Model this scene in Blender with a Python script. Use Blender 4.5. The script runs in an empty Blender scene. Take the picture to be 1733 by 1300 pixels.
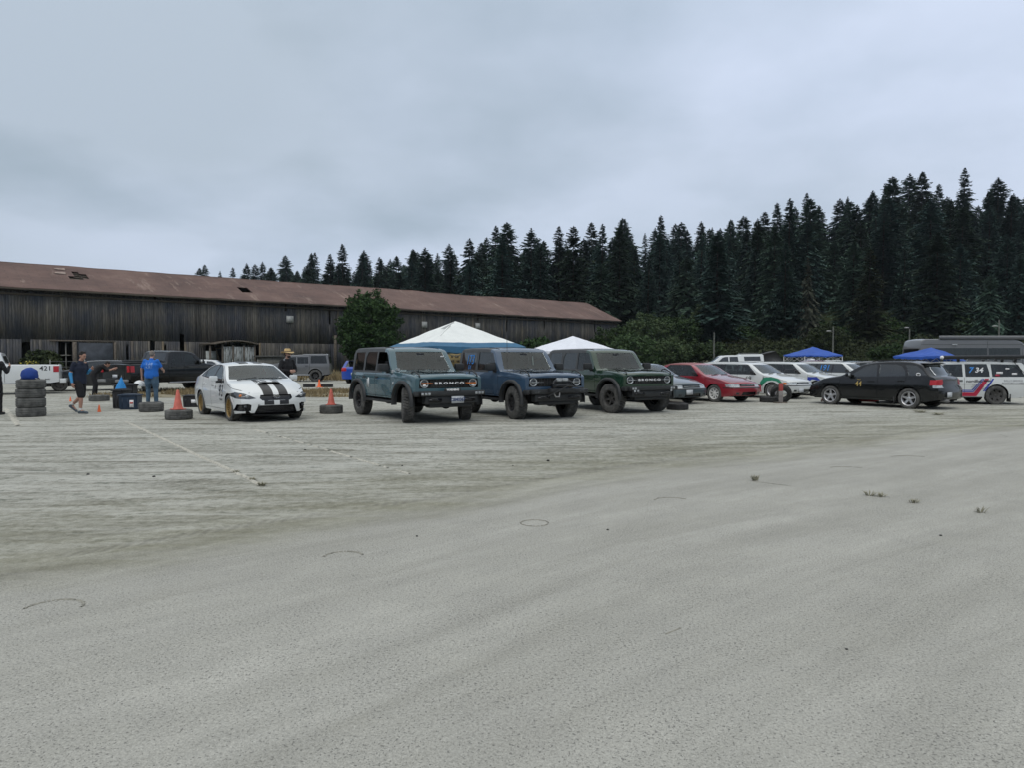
import bpy, bmesh, math, random
from mathutils import Vector, Matrix, noise
from mathutils.bvhtree import BVHTree
R = math.radians
rnd = random.Random(7)
scn = bpy.context.scene
col = scn.collection

# ---------------------------------------------------------------- camera
CAM_H, FPX, VH = 1.55, 1200.0, 607.0            # eye height, focal length in photo pixels, horizon row
cd = bpy.data.cameras.new('camera'); cam = bpy.data.objects.new('camera', cd); col.objects.link(cam)
cam.location = (0, 0, CAM_H)
cam.rotation_euler = (R(90) - math.atan((650 - VH) / FPX), 0, 0)
cd.sensor_width = 36; cd.lens = 36 * FPX / 1733; cd.clip_start = .1; cd.clip_end = 3000
scn.camera = cam

# ---------------------------------------------------------------- sky, sun, exposure
SUN_EL, SUN_AZ = R(48), R(200)
w = bpy.data.worlds.new("World"); scn.world = w; w.use_nodes = True
nt = w.node_tree; N = nt.nodes; Lk = nt.links; N.clear()
out = N.new('ShaderNodeOutputWorld'); bg = N.new('ShaderNodeBackground'); bg.inputs[1].default_value = .1
sky = N.new('ShaderNodeTexSky'); sky.sky_type = 'NISHITA'; sky.sun_disc = False
sky.sun_elevation = SUN_EL; sky.sun_rotation = SUN_AZ
tc = N.new('ShaderNodeTexCoord')
sep = N.new('ShaderNodeSeparateXYZ'); Lk.new(tc.outputs['Generated'], sep.inputs[0])
# project the view direction on a cloud deck: xy / (z + .25)
addz = N.new('ShaderNodeMath'); addz.operation = 'MAXIMUM'; Lk.new(sep.outputs[2], addz.inputs[0]); addz.inputs[1].default_value = 0
addz2 = N.new('ShaderNodeMath'); addz2.operation = 'ADD'; Lk.new(addz.outputs[0], addz2.inputs[0]); addz2.inputs[1].default_value = .22
dx = N.new('ShaderNodeMath'); dx.operation = 'DIVIDE'; Lk.new(sep.outputs[0], dx.inputs[0]); Lk.new(addz2.outputs[0], dx.inputs[1])
dy = N.new('ShaderNodeMath'); dy.operation = 'DIVIDE'; Lk.new(sep.outputs[1], dy.inputs[0]); Lk.new(addz2.outputs[0], dy.inputs[1])
cmb = N.new('ShaderNodeCombineXYZ'); Lk.new(dx.outputs[0], cmb.inputs[0]); Lk.new(dy.outputs[0], cmb.inputs[1])
def wnoise(scale, det, rough, off):
    mp = N.new('ShaderNodeMapping'); mp.inputs[1].default_value = off; Lk.new(cmb.outputs[0], mp.inputs[0])
    n = N.new('ShaderNodeTexNoise'); n.inputs['Scale'].default_value = scale; n.inputs['Detail'].default_value = det
    n.inputs['Roughness'].default_value = rough; Lk.new(mp.outputs[0], n.inputs[0]); return n
n1 = wnoise(.5, 4, .45, (3.1, 1.7, 0)); n2 = wnoise(1.1, 5, .5, (.6, 5.2, 2))
r1 = N.new('ShaderNodeValToRGB'); Lk.new(n1.outputs[0], r1.inputs[0])
r1.color_ramp.elements[0].position = .36; r1.color_ramp.elements[0].color = (5.8, 6.75, 7.85, 1)
r1.color_ramp.elements[1].position = .64; r1.color_ramp.elements[1].color = (8.1, 9.1, 11.1, 1)
r2 = N.new('ShaderNodeValToRGB'); Lk.new(n2.outputs[0], r2.inputs[0])
r2.color_ramp.elements[0].position = .3; r2.color_ramp.elements[0].color = (.72, .76, .76, 1)
r2.color_ramp.elements[1].position = .55; r2.color_ramp.elements[1].color = (1, 1, 1, 1)
mul = N.new('ShaderNodeMix'); mul.data_type = 'RGBA'; mul.blend_type = 'MULTIPLY'; mul.inputs[0].default_value = 1
Lk.new(r1.outputs[0], mul.inputs[6]); Lk.new(r2.outputs[0], mul.inputs[7])
# overcast skies are brighter towards the zenith
zr = N.new('ShaderNodeMapRange'); Lk.new(sep.outputs[2], zr.inputs[0]); zr.inputs[1].default_value = 0; zr.inputs[2].default_value = .9
zr.inputs[3].default_value = .80; zr.inputs[4].default_value = 1.0
zr2 = N.new('ShaderNodeMapRange'); zr2.interpolation_type = 'SMOOTHSTEP'; Lk.new(sep.outputs[2], zr2.inputs[0]); zr2.inputs[1].default_value = .42; zr2.inputs[2].default_value = .95
zr2.inputs[3].default_value = 0; zr2.inputs[4].default_value = 1
vm = N.new('ShaderNodeVectorMath'); vm.operation = 'SCALE'; Lk.new(mul.outputs[2], vm.inputs[0]); Lk.new(zr.outputs[0], vm.inputs['Scale'])
zen = N.new('ShaderNodeMix'); zen.data_type = 'RGBA'; Lk.new(zr2.outputs[0], zen.inputs[0]); Lk.new(vm.outputs[0], zen.inputs[6]); zen.inputs[7].default_value = (12.5, 12.6, 12.2, 1)
mx = N.new('ShaderNodeMix'); mx.data_type = 'RGBA'; mx.inputs[0].default_value = .93
Lk.new(sky.outputs[0], mx.inputs[6]); Lk.new(zen.outputs[2], mx.inputs[7])
Lk.new(mx.outputs[2], bg.inputs[0]); Lk.new(bg.outputs[0], out.inputs[0])

sd = bpy.data.lights.new('sun', 'SUN'); sd.energy = .8; sd.angle = R(30); sd.color = (1, .97, .92)
so = bpy.data.objects.new('sun', sd); col.objects.link(so)
so.rotation_euler = (R(90) - SUN_EL, 0, math.pi - SUN_AZ)
so['kind'] = 'structure'; del so['kind']
vs = scn.view_settings; vs.view_transform = 'Standard'; vs.look = 'None'; vs.gamma = 1; vs.exposure = 0; vs.use_curve_mapping = False

# ---------------------------------------------------------------- helpers
def smooth(t): t = max(0., min(1., t)); return t * t * (3 - 2 * t)
def lerp(a, b, t): return a + (b - a) * t
def pchip(pts):
    xs = [p[0] for p in pts]; ys = [p[1] for p in pts]; n = len(xs)
    d = [(ys[i+1] - ys[i]) / max(1e-9, xs[i+1] - xs[i]) for i in range(n - 1)]
    m = [0.] * n
    if n > 1: m[0] = d[0]; m[-1] = d[-1]
    for i in range(1, n - 1):
        m[i] = 0 if d[i-1] * d[i] <= 0 else 2 * d[i-1] * d[i] / (d[i-1] + d[i])
    def f(x):
        if x <= xs[0]: return ys[0]
        if x >= xs[-1]: return ys[-1]
        i = 0
        while x > xs[i+1]: i += 1
        h = xs[i+1] - xs[i]; t = (x - xs[i]) / h
        return ((1 + 2*t) * (1-t)**2 * ys[i] + t * (1-t)**2 * h * m[i] + t*t*(3-2*t) * ys[i+1] + t*t*(t-1) * h * m[i+1])
    return f
def G(u, v):                      # ground point seen at a photo pixel (a measuring aid for the layout)
    D = CAM_H * FPX / (v - VH); return ((u - 866.5) / FPX * D, D)
def X_at(u, D): return (u - 866.5) / FPX * D
def Z_at(v, D): return CAM_H + (VH - v) / FPX * D

def fin(bm, angle=35):
    a = R(angle)
    for f in bm.faces: f.smooth = True
    for e in bm.edges:
        e.smooth = not (len(e.link_faces) != 2 or e.calc_face_angle(0) > a)
def mk(name, bm, mats, parent=None, angle=35, label=None, loc=None, rot=None):
    if angle is not None: fin(bm, angle)
    me = bpy.data.meshes.new(name); bm.to_mesh(me); bm.free()
    if not isinstance(mats, (list, tuple)): mats = [mats]
    for m in mats: me.materials.append(m)
    o = bpy.data.objects.new(name, me); col.objects.link(o)
    if parent is not None: o.parent = parent
    if label: o['label'] = label
    if loc is not None: o.location = loc
    if rot is not None: o.rotation_euler = rot
    return o
def tag(o, label, cat, group=None):
    o['label'] = label; o['category'] = cat
    if group: o['group'] = group
    return o
def struct(o): o['kind'] = 'structure'; return o
def thing(name, label, cat, loc=(0, 0, 0), rz=0, group=None):
    o = bpy.data.objects.new(name, None); o.empty_display_size = .3; col.objects.link(o)
    o.location = loc; o.rotation_euler = (0, 0, rz); return tag(o, label, cat, group)
def kids(o): return [c for c in list(bpy.data.objects) if c.parent == o]
def copy_tree(o, parent=None):
    c = o.copy(); col.objects.link(c)
    if parent is not None: c.parent = parent
    for ch in KID.get(o.name, []) if o.name in KID else kids(o): copy_tree(ch, c)
    return c
KID = {}

def add_box(bm, x0, x1, y0, y1, z0, z1, mat=0, M=None, bev=0):
    cs = [(x0,y0,z0),(x1,y0,z0),(x1,y1,z0),(x0,y1,z0),(x0,y0,z1),(x1,y0,z1),(x1,y1,z1),(x0,y1,z1)]
    vs_ = [bm.verts.new(M @ Vector(c) if M else c) for c in cs]
    fs = [bm.faces.new([vs_[i] for i in q]) for q in ((0,3,2,1),(4,5,6,7),(0,1,5,4),(1,2,6,5),(2,3,7,6),(3,0,4,7))]
    for f in fs: f.material_index = mat
    if bev > 0:
        es = list({e for f in fs for e in f.edges})
        r = bmesh.ops.bevel(bm, geom=es, offset=bev, segments=2, affect='EDGES', profile=.6)
        for f in r['faces']: f.material_index = mat
    return vs_
def box(name, b, m, parent=None, bev=0, label=None, M=None, angle=35):
    bm = bmesh.new(); add_box(bm, *b, bev=bev, M=M); return mk(name, bm, m, parent, angle, label)
def add_tube(bm, pts, rad, n=8, mat=0, cap=True):
    pts = [Vector(p) for p in pts]
    rads = rad if isinstance(rad, (list, tuple)) else [rad] * len(pts)
    rings = []; up = None
    for i, p in enumerate(pts):
        d = (pts[min(i+1, len(pts)-1)] - pts[max(i-1, 0)]).normalized()
        if up is None: up = Vector((0, 0, 1)) if abs(d.z) < .9 else Vector((1, 0, 0))
        a = d.cross(up).normalized(); b = a.cross(d).normalized(); up = b
        rings.append([bm.verts.new(p + (a * math.cos(2*math.pi*k/n) + b * math.sin(2*math.pi*k/n)) * rads[i]) for k in range(n)])
    for A, B in zip(rings, rings[1:]):
        for k in range(n):
            f = bm.faces.new((A[k], A[(k+1) % n], B[(k+1) % n], B[k])); f.material_index = mat
    if cap:
        for rr in (rings[0], rings[-1]):
            try: f = bm.faces.new(rr); f.material_index = mat
            except ValueError: pass
def add_lathe(bm, prof, n=32, axis='z', mat=0, M=None, fr=None):
    """prof: (radius, height) pairs; fr(k, j) -> radius multiplier"""
    rings = []
    for j, (r, h) in enumerate(prof):
        ring = []
        for k in range(n):
            a = 2*math.pi*k/n; q = r * (fr(k, j) if fr else 1)
            c = (q*math.cos(a), q*math.sin(a), h) if axis == 'z' else (q*math.cos(a), h, q*math.sin(a)) if axis == 'y' else (h, q*math.cos(a), q*math.sin(a))
            v = Vector(c); ring.append(bm.verts.new(M @ v if M else v))
        rings.append(ring)
    for A, B in zip(rings, rings[1:]):
        for k in range(n):
            f = bm.faces.new((A[k], A[(k+1) % n], B[(k+1) % n], B[k])); f.material_index = mat
    return rings
def add_ball(bm, c, rx, ry, rz, seg=16, rings=10, mat=0, M=None):
    mm = Matrix.Translation(c) @ Matrix.Diagonal((rx, ry, rz, 1))
    if M: mm = M @ mm
    r = bmesh.ops.create_uvsphere(bm, u_segments=seg, v_segments=rings, radius=1, matrix=mm)
    for v in r['verts']:
        for f in v.link_faces: f.material_index = mat
    return r['verts']

# ---------------------------------------------------------------- materials
class NT:
    def __init__(s, name, rough=.6, metal=0, spec=.5, coat=0):
        s.m = bpy.data.materials.new(name); s.m.use_nodes = True; s.t = s.m.node_tree; s.N = s.t.nodes
        s.b = s.N['Principled BSDF']; s.o = s.N['Material Output']
        s.b.inputs['Roughness'].default_value = rough; s.b.inputs['Metallic'].default_value = metal
        s.b.inputs['Specular IOR Level'].default_value = spec; s.b.inputs['Coat Weight'].default_value = coat
        s.b.inputs['Coat Roughness'].default_value = .03
    def n(s, t, **k):
        x = s.N.new('ShaderNode' + t)
        for a, b in k.items(): setattr(x, a, b)
        return x
    def l(s, a, b): s.t.links.new(a, b)
    def co(s, scale=(1, 1, 1), obj=True, loc=(0, 0, 0), rot=(0, 0, 0)):
        c = s.n('TexCoord'); m = s.n('Mapping'); s.l(c.outputs['Object' if obj else 'Generated'], m.inputs[0])
        m.inputs[3].default_value = scale; m.inputs[1].default_value = loc; m.inputs[2].default_value = rot; return m.outputs[0]
    def pos(s, scale=(1, 1, 1), rot=(0, 0, 0), loc=(0, 0, 0)):
        c = s.n('NewGeometry'); m = s.n('Mapping'); s.l(c.outputs['Position'], m.inputs[0])
        m.inputs[3].default_value = scale; m.inputs[2].default_value = rot; m.inputs[1].default_value = loc; return m.outputs[0]
    def noise(s, vec, scale, det=4, rough=.55, dist=0):
        x = s.n('TexNoise'); s.l(vec, x.inputs[0]); x.inputs['Scale'].default_value = scale; x.inputs['Detail'].default_value = det
        x.inputs['Roughness'].default_value = rough; x.inputs['Distortion'].default_value = dist; return x.outputs[0]
    def ramp(s, fac, stops, interp='LINEAR'):
        x = s.n('ValToRGB'); s.l(fac, x.inputs[0]); cr = x.color_ramp; cr.interpolation = interp
        while len(cr.elements) < len(stops): cr.elements.new(.5)
        for e, (p, c) in zip(cr.elements, stops):
            e.position = p; e.color = (c, c, c, 1) if isinstance(c, (int, float)) else (*c, 1)
        return x.outputs[0]
    def mix(s, f, a, b, mode='MIX'):
        x = s.n('Mix', data_type='RGBA', blend_type=mode)
        for k, v in ((0, f), (6, a), (7, b)):
            if isinstance(v, (int, float)): x.inputs[k].default_value = v if k == 0 else (v, v, v, 1)
            elif isinstance(v, tuple): x.inputs[k].default_value = (*v, 1)
            else: s.l(v, x.inputs[k])
        return x.outputs[2]
    def math(s, op, a, b=0, c=None, clamp=False):
        x = s.n('Math', operation=op, use_clamp=clamp)
        for k, v in enumerate((a, b, c)):
            if v is None: continue
            if isinstance(v, (int, float)): x.inputs[k].default_value = v
            else: s.l(v, x.inputs[k])
        return x.outputs[0]
    def col(s, c):
        if isinstance(c, tuple): s.b.inputs[0].default_value = (*c, 1)
        else: s.l(c, s.b.inputs[0])
    def bump(s, h, dist=.01, strength=1):
        x = s.n('Bump'); x.inputs['Strength'].default_value = strength; x.inputs['Distance'].default_value = dist
        s.l(h, x.inputs['Height']); s.l(x.outputs[0], s.b.inputs['Normal'])

def plain(name, c, rough=.6, metal=0, var=.18, scale=6, spec=.5, bump=0, coat=0):
    t = NT(name, rough, metal, spec, coat); n = t.noise(t.co(), scale, 5)
    lo = tuple(x * (1 - var) for x in c); hi = tuple(min(1, x * (1 + var)) for x in c)
    t.col(t.ramp(n, [(.3, lo), (.7, hi)]))
    if bump: t.bump(t.noise(t.co(), scale * 6, 3), bump)
    return t.m
def paint(name, c, rough=.3, dust=.5, metal=0, coat=1.):
    dust *= .55
    """car paint with road dust low on the body"""
    t = NT(name, rough, metal, .25, coat)
    v = t.co(); n = t.noise(v, 3.5, 5); n2 = t.noise(v, 30, 4)
    sx = t.n('SeparateXYZ'); t.l(v, sx.inputs[0])
    low = t.n('MapRange'); t.l(sx.outputs[2], low.inputs[0]); low.inputs[1].default_value = .25; low.inputs[2].default_value = .95
    low.inputs[3].default_value = 1; low.inputs[4].default_value = .12
    f = t.math('MULTIPLY', low.outputs[0], t.ramp(n, [(.3, .25), (.75, 1.)])); f = t.math('MULTIPLY', f, dust, clamp=True)
    base = t.mix(t.math('MULTIPLY', t.ramp(n2, [(.35, 0.), (.7, 1.)]), .02), c, (.3, .28, .25))
    t.col(t.mix(f, base, (.21, .2, .175)))
    t.l(t.math('ADD', t.math('MULTIPLY', f, .5), rough, clamp=True), t.b.inputs['Roughness'])
    t.l(t.math('SUBTRACT', coat, f, clamp=True), t.b.inputs['Coat Weight'])
    return t.m
def glass(name, tint, rmin=.1, rough=.03):
    m = bpy.data.materials.new(name); m.use_nodes = True; t = m.node_tree; n = t.nodes; n.clear()
    o = n.new('ShaderNodeOutputMaterial'); tr = n.new('ShaderNodeBsdfTransparent'); tr.inputs[0].default_value = (*tint, 1)
    gl = n.new('ShaderNodeBsdfGlossy'); gl.inputs['Roughness'].default_value = rough; gl.inputs[0].default_value = (.9, .95, .96, 1)
    fr = n.new('ShaderNodeFresnel'); fr.inputs[0].default_value = 1.5
    a = n.new('ShaderNodeMath'); a.operation = 'MULTIPLY_ADD'; t.links.new(fr.outputs[0], a.inputs[0]); a.inputs[1].default_value = 1 - rmin; a.inputs[2].default_value = rmin
    a.use_clamp = True
    # thin film of dust on the pane
    tc = n.new('ShaderNodeTexCoord'); no = n.new('ShaderNodeTexNoise'); no.inputs['Scale'].default_value = 4; no.inputs['Detail'].default_value = 5
    t.links.new(tc.outputs['Object'], no.inputs[0])
    df = n.new('ShaderNodeBsdfDiffuse'); df.inputs[0].default_value = (.3, .3, .28, 1)
    mr = n.new('ShaderNodeMapRange'); t.links.new(no.outputs[0], mr.inputs[0]); mr.inputs[3].default_value = .0; mr.inputs[4].default_value = .05
    mx0 = n.new('ShaderNodeMixShader'); t.links.new(mr.outputs[0], mx0.inputs[0]); t.links.new(tr.outputs[0], mx0.inputs[1]); t.links.new(df.outputs[0], mx0.inputs[2])
    mx = n.new('ShaderNodeMixShader'); t.links.new(a.outputs[0], mx.inputs[0]); t.links.new(mx0.outputs[0], mx.inputs[1]); t.links.new(gl.outputs[0], mx.inputs[2])
    t.links.new(mx.outputs[0], o.inputs[0]); return m
M = {}
M['rubber'] = plain('rubber', (.028, .028, .028), .85, var=.3, scale=12, spec=.3)
def dusty_rubber():
    t = NT('dusty_rubber', .9, spec=.2); v = t.co(); n = t.noise(v, 7, 5)
    t.col(t.ramp(n, [(.3, (.04, .04, .04)), (.7, (.12, .118, .11))])); t.bump(t.noise(v, 60, 2), .004); return t.m
M['tyre_dusty'] = dusty_rubber()
M['plastic'] = plain('black_plastic', (.018, .019, .02), .55, var=.25, scale=9)
M['trim'] = plain('gloss_black_trim', (.008, .008, .01), .22, var=.2)
M['under'] = plain('underbody', (.008, .008, .008), .95, var=.3, spec=.1)
M['interior'] = plain('interior_fabric', (.055, .056, .06), .9, var=.3, scale=14)
M['interior_tan'] = plain('interior_light', (.16, .15, .14), .9, var=.3, scale=14)
M['chrome'] = plain('chrome', (.6, .6, .6), .15, 1, var=.05)
M['silver'] = plain('silver_alloy', (.45, .45, .46), .35, .7, var=.1)
M['gold'] = plain('gold_alloy', (.30, .2, .075), .4, .6, var=.15)
M['whitewheel'] = plain('white_wheel_paint', (.6, .6, .58), .4, var=.1)
M['blackwheel'] = plain('black_wheel_paint', (.014, .014, .015), .5, var=.3)
M['darkwheel'] = plain('grey_steel_wheel', (.05, .048, .045), .6, .3, var=.4)
M['glass'] = glass('clear_glass', (.60, .72, .70), .015)
M['glass_side'] = glass('side_glass', (.26, .30, .30), .0)
M['glass_dark'] = glass('privacy_glass', (.03, .033, .036), .035)
M['white_text'] = plain('white_lettering', (.75, .75, .75), .5, var=.04)
M['black_text'] = plain('black_lettering', (.012, .012, .014), .5, var=.1)
M['lens'] = plain('lamp_lens', (.42, .44, .45), .12, .35, var=.45, scale=22)
M['lens_dark'] = plain('dark_lamp_lens', (.08, .085, .09), .1, .4, var=.5, scale=22)
M['amber'] = plain('amber_lens', (.55, .16, .03), .25, var=.15)
M['redlens'] = plain('red_lens', (.38, .012, .02), .2, var=.15)
M['seam'] = plain('seam_black', (.004, .004, .004), .9, spec=.1)
M['blue_text'] = plain('blue_lettering', (.03, .22, .62), .5, var=.08)
M['yellow_text'] = plain('tan_lettering', (.38, .27, .08), .6, var=.1)
M['steel'] = plain('galvanised_steel', (.3, .3, .3), .5, .6)
M['dark_wood'] = plain('weathered_post_wood', (.12, .1, .08), .9, var=.4)
# ================================================================= GROUND
def make_ground():
    t = NT('packed_lot_surface', .92, spec=.25)
    g = t.n('NewGeometry'); sx = t.n('SeparateXYZ'); t.l(g.outputs['Position'], sx.inputs[0]); x, y = sx.outputs[0], sx.outputs[1]
    # edge of the worn asphalt apron, y = f(x)
    xn = t.n('MapRange'); t.l(x, xn.inputs[0]); xn.inputs[1].default_value = -8; xn.inputs[2].default_value = 24
    fc = t.n('FloatCurve'); t.l(xn.outputs[0], fc.inputs[1]); c = fc.mapping.curves[0]
    pts = [(-8, 3.6), (-3.8, 5.27), (-2.4, 6.5), (-1.06, 7.6), (1.07, 9.6), (4.1, 11.8), (12.4, 17.0), (24, 21.5)]
    pn = [((a + 8) / 32, b / 25) for a, b in pts]
    c.points[0].location = pn[0]; c.points[1].location = pn[-1]
    for p in pn[1:-1]: c.points.new(*p)
    fc.mapping.update()
    yy = t.math('SUBTRACT', y, t.math('MULTIPLY', fc.outputs[0], 25))
    P = t.pos()
    big = t.noise(P, .35, 4)
    wob = t.math('MULTIPLY', t.math('SUBTRACT', t.noise(P, .5, 4), .5), 1.6)
    yw = t.math('ADD', yy, wob)
    far = t.n('MapRange', interpolation_type='SMOOTHSTEP'); t.l(yw, far.inputs[0]); far.inputs[1].default_value = -.35; far.inputs[2].default_value = .55
    far = far.outputs[0]
    # streak space: stretched along the drive line
    def cxy(kx, yv, oz=0):
        q = t.n('CombineXYZ'); t.l(t.math('MULTIPLY', x, kx), q.inputs[0]); t.l(yv, q.inputs[1]); q.inputs[2].default_value = oz; return q.outputs[0]
    st1 = t.noise(cxy(.22, yy), 1.5, 7, .68, .35)
    yt_ = t.math('ADD', y, t.math('MULTIPLY', x, -.06))
    st2 = t.noise(cxy(.17, yt_), 2.6, 10, .74, .6)
    st3 = t.noise(cxy(.30, yt_, 3), 7.0, 7, .75, .5)
    g1 = t.noise(P, 9, 6, .75); fine = t.noise(P, 60, 3, .75); fine2 = t.noise(P, 140, 2, .7)
    patch = t.noise(P, .45, 5, .6); patch2 = t.noise(P, 1.9, 6, .7)
    # ---- worn apron: grey binder, dense dark grit, sparse pale grit
    a0 = t.ramp(st1, [(.32, (.298, .292, .258)), (.5, (.352, .346, .310)), (.68, (.412, .405, .365))])
    a0 = t.mix(t.math('MULTIPLY', t.ramp(patch2, [(.35, 1.), (.65, 0.)]), .35), a0, (.268, .265, .245))
    a0 = t.mix(.8, a0, t.ramp(fine, [(.28, .66), (.5, 1.), (.72, 1.28)]), 'MULTIPLY')
    a0 = t.mix(.7, a0, t.ramp(fine2, [(.25, .6), (.5, 1.), (.75, 1.35)]), 'MULTIPLY')
    dens = t.math('MULTIPLY', t.math('SUBTRACT', t.noise(P, 1.3, 5, .65), .5), .16)
    grit = t.noise(P, 78, 2, .5, .6); grit = t.ramp(t.math('ADD', grit, dens), [(.335, 1.), (.375, 0.)])
    a0 = t.mix(t.math('MULTIPLY', grit, .7), a0, (.13, .128, .12))
    big_ = t.ramp(t.noise(P, 38, 2, .5, .8), [(.20, 1.), (.225, 0.)]); a0 = t.mix(t.math('MULTIPLY', big_, .8), a0, (.06, .06, .057))
    pale = t.ramp(t.noise(P, 52, 2, .5, .3), [(.705, 0.), (.73, .7)]); a0 = t.mix(pale, a0, (.52, .52, .47))
    # ---- dusty packed lot beyond
    sA = t.math('ADD', t.math('MULTIPLY', st2, .62), t.math('MULTIPLY', g1, .38))
    d0 = t.ramp(sA, [(.40, (.12, .115, .088)), (.46, (.25, .246, .208)), (.51, (.35, .348, .308)), (.58, (.47, .465, .42))])
    d0 = t.mix(t.math('MULTIPLY', t.ramp(patch, [(.38, 1.), (.6, 0.)]), .35), d0, (.36, .36, .325))
    d0 = t.mix(t.math('MULTIPLY', t.ramp(t.math('ADD', t.math('MULTIPLY', st3, .7), t.math('MULTIPLY', g1, .3)), [(.40, 1.), (.46, 0.)]), .8), d0, (.115, .13, .108))
    d0 = t.mix(.8, d0, t.ramp(fine, [(.28, .68), (.5, 1.), (.72, 1.25)]), 'MULTIPLY')
    d0 = t.mix(t.ramp(t.noise(P, 30, 3, .6), [(.70, 0.), (.74, .6)]), d0, (.55, .54, .49))
    # ---- olive dust drift lying along the edge of the apron, pressed by tyres
    bd = t.ramp(t.math('ADD', t.math('MULTIPLY', yw, .13), .34), [(.18, 0.), (.30, 1.), (.50, .75), (.85, 0.)])
    tread = t.n('TexWave', wave_type='BANDS', bands_direction='X'); t.l(cxy(1, yy), tread.inputs[0]); tread.inputs['Scale'].default_value = 3.4; tread.inputs['Distortion'].default_value = 3; tread.inputs['Detail'].default_value = 3
    dust = t.ramp(t.math('ADD', t.math('MULTIPLY', st1, .6), t.math('MULTIPLY', g1, .4)), [(.38, (.125, .120, .082)), (.5, (.225, .22, .165)), (.6, (.32, .315, .255))])
    dust = t.mix(.7, dust, t.ramp(fine, [(.28, .68), (.5, 1.), (.72, 1.25)]), 'MULTIPLY')
    def lane(off, wd, lo, hi): return t.math('MULTIPLY', t.math('LESS_THAN', t.math('ABSOLUTE', t.math('SUBTRACT', yy, off)), wd), t.ramp(t.noise(P, .5, 3), [(lo, 0.), (hi, 1.)]))
    trk = t.math('MAXIMUM', lane(.10, .12, .42, .52), lane(.75, .05, .5, .58))
    dust = t.mix(t.math('MULTIPLY', t.math('ADD', t.math('MULTIPLY', tread.outputs[0], .6), .2), t.math('MULTIPLY', trk, .8)), dust, (.12, .115, .09))
    c1 = t.mix(far, a0, d0)
    c1 = t.mix(t.math('MULTIPLY', bd, t.ramp(st2, [(.36, 1.), (.62, .45)])), c1, dust)
    c1 = t.mix(t.math('MULTIPLY', t.ramp(t.noise(P, 1.1, 6, .75), [(.66, 0.), (.76, 1.)]), .3), c1, (.14, .138, .125))
    t.col(c1); stone_d = grit
    h = t.math('ADD', t.math('MULTIPLY', fine, .5), t.math('MULTIPLY', st3, t.math('MULTIPLY', far, 2.2)))
    h = t.math('SUBTRACT', h, t.math('MULTIPLY', stone_d, .25))
    t.bump(h, .014, .8)
    bm = bmesh.new()
    s = 1500
    vs_ = [bm.verts.new(p) for p in ((-s, -200, 0), (s, -200, 0), (s, 2200, 0), (-s, 2200, 0))]
    bm.faces.new(vs_)
    struct(mk('ground', bm, t.m, angle=None))
    # expansion joints: shallow pale ridges of filler
    jm = plain('joint_filler', (.40, .385, .33), .95, var=.35, scale=20)
    jd = plain('rut_earth', (.225, .218, .185), .95, var=.35, scale=20)
    def ridge(name, pts, wd, m, hgt=.012, brk=0.):
        bm = bmesh.new(); prev = None; P2 = []
        for (a, b) in zip(pts, pts[1:]):
            n = max(2, int((Vector(b) - Vector(a)).length / .12))
            for i in range(n): P2.append(Vector(a).lerp(Vector(b), i / n))
        for i, p in enumerate(P2):
            d = (P2[min(i+1, len(P2)-1)] - P2[max(i-1, 0)]).normalized(); nn = Vector((-d.y, d.x))
            ww = wd * rnd.uniform(.5, 1.35); o = rnd.uniform(-.3, .3) * wd
            ring = [bm.verts.new((p.x + nn.x*(k*ww + o), p.y + nn.y*(k*ww + o), .001 + hgt*(1 - k*k))) for k in (-1, -.4, .4, 1)]
            if prev and rnd.random() > brk:
                for a, b in zip(range(3), range(1, 4)): bm.faces.new((prev[a], prev[b], ring[b], ring[a]))
            prev = ring
        return struct(mk(name, bm, m))
    q = [Vector(G(*p)) for p in ((212, 715), (262, 738), (330, 771), (400, 803), (446, 826))]
    ridge('ground_joint', q, .035, jm, .02)
    q = [Vector(G(*p)) for p in ((430, 728), (470, 739), (560, 765), (630, 786), (700, 806))]
    ridge('ground_joint', q, .028, jm, .012, .25)
    q = [Vector(G(*p)) for p in ((8, 693), (30, 722))]
    ridge('ground_joint', q, .06, jm, .02)
    def arc(u, v, rad, a0, a1, wd=.011):
        cx, cy = G(u, v)
        pts = [Vector((cx + rad * math.cos(R(a)), cy + rad * math.sin(R(a)))) for a in range(a0, a1, 8)]
        ridge('ground_rut', pts, wd, jd, .006, .08)
    arc(578, 946, .15, 20, 190, .012); arc(905, 888, .13, 0, 352, .008); arc(1140, 850, .19, 30, 178, .012)
    arc(78, 1036, .17, 10, 190, .011); arc(1553, 778, .35, 40, 140); arc(1445, 797, .3, 40, 140)
    for seg in (((1275, 816), (1320, 822), (1385, 829)), ((1655, 868), (1690, 874)), ((1130, 1080), (1180, 1060)), ((1480, 842), (1500, 841)), ((1690, 735), (1712, 742))):
        ridge('ground_crack', [Vector(G(*p)) for p in seg], .008, jd, .004, .15)
make_ground()

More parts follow.
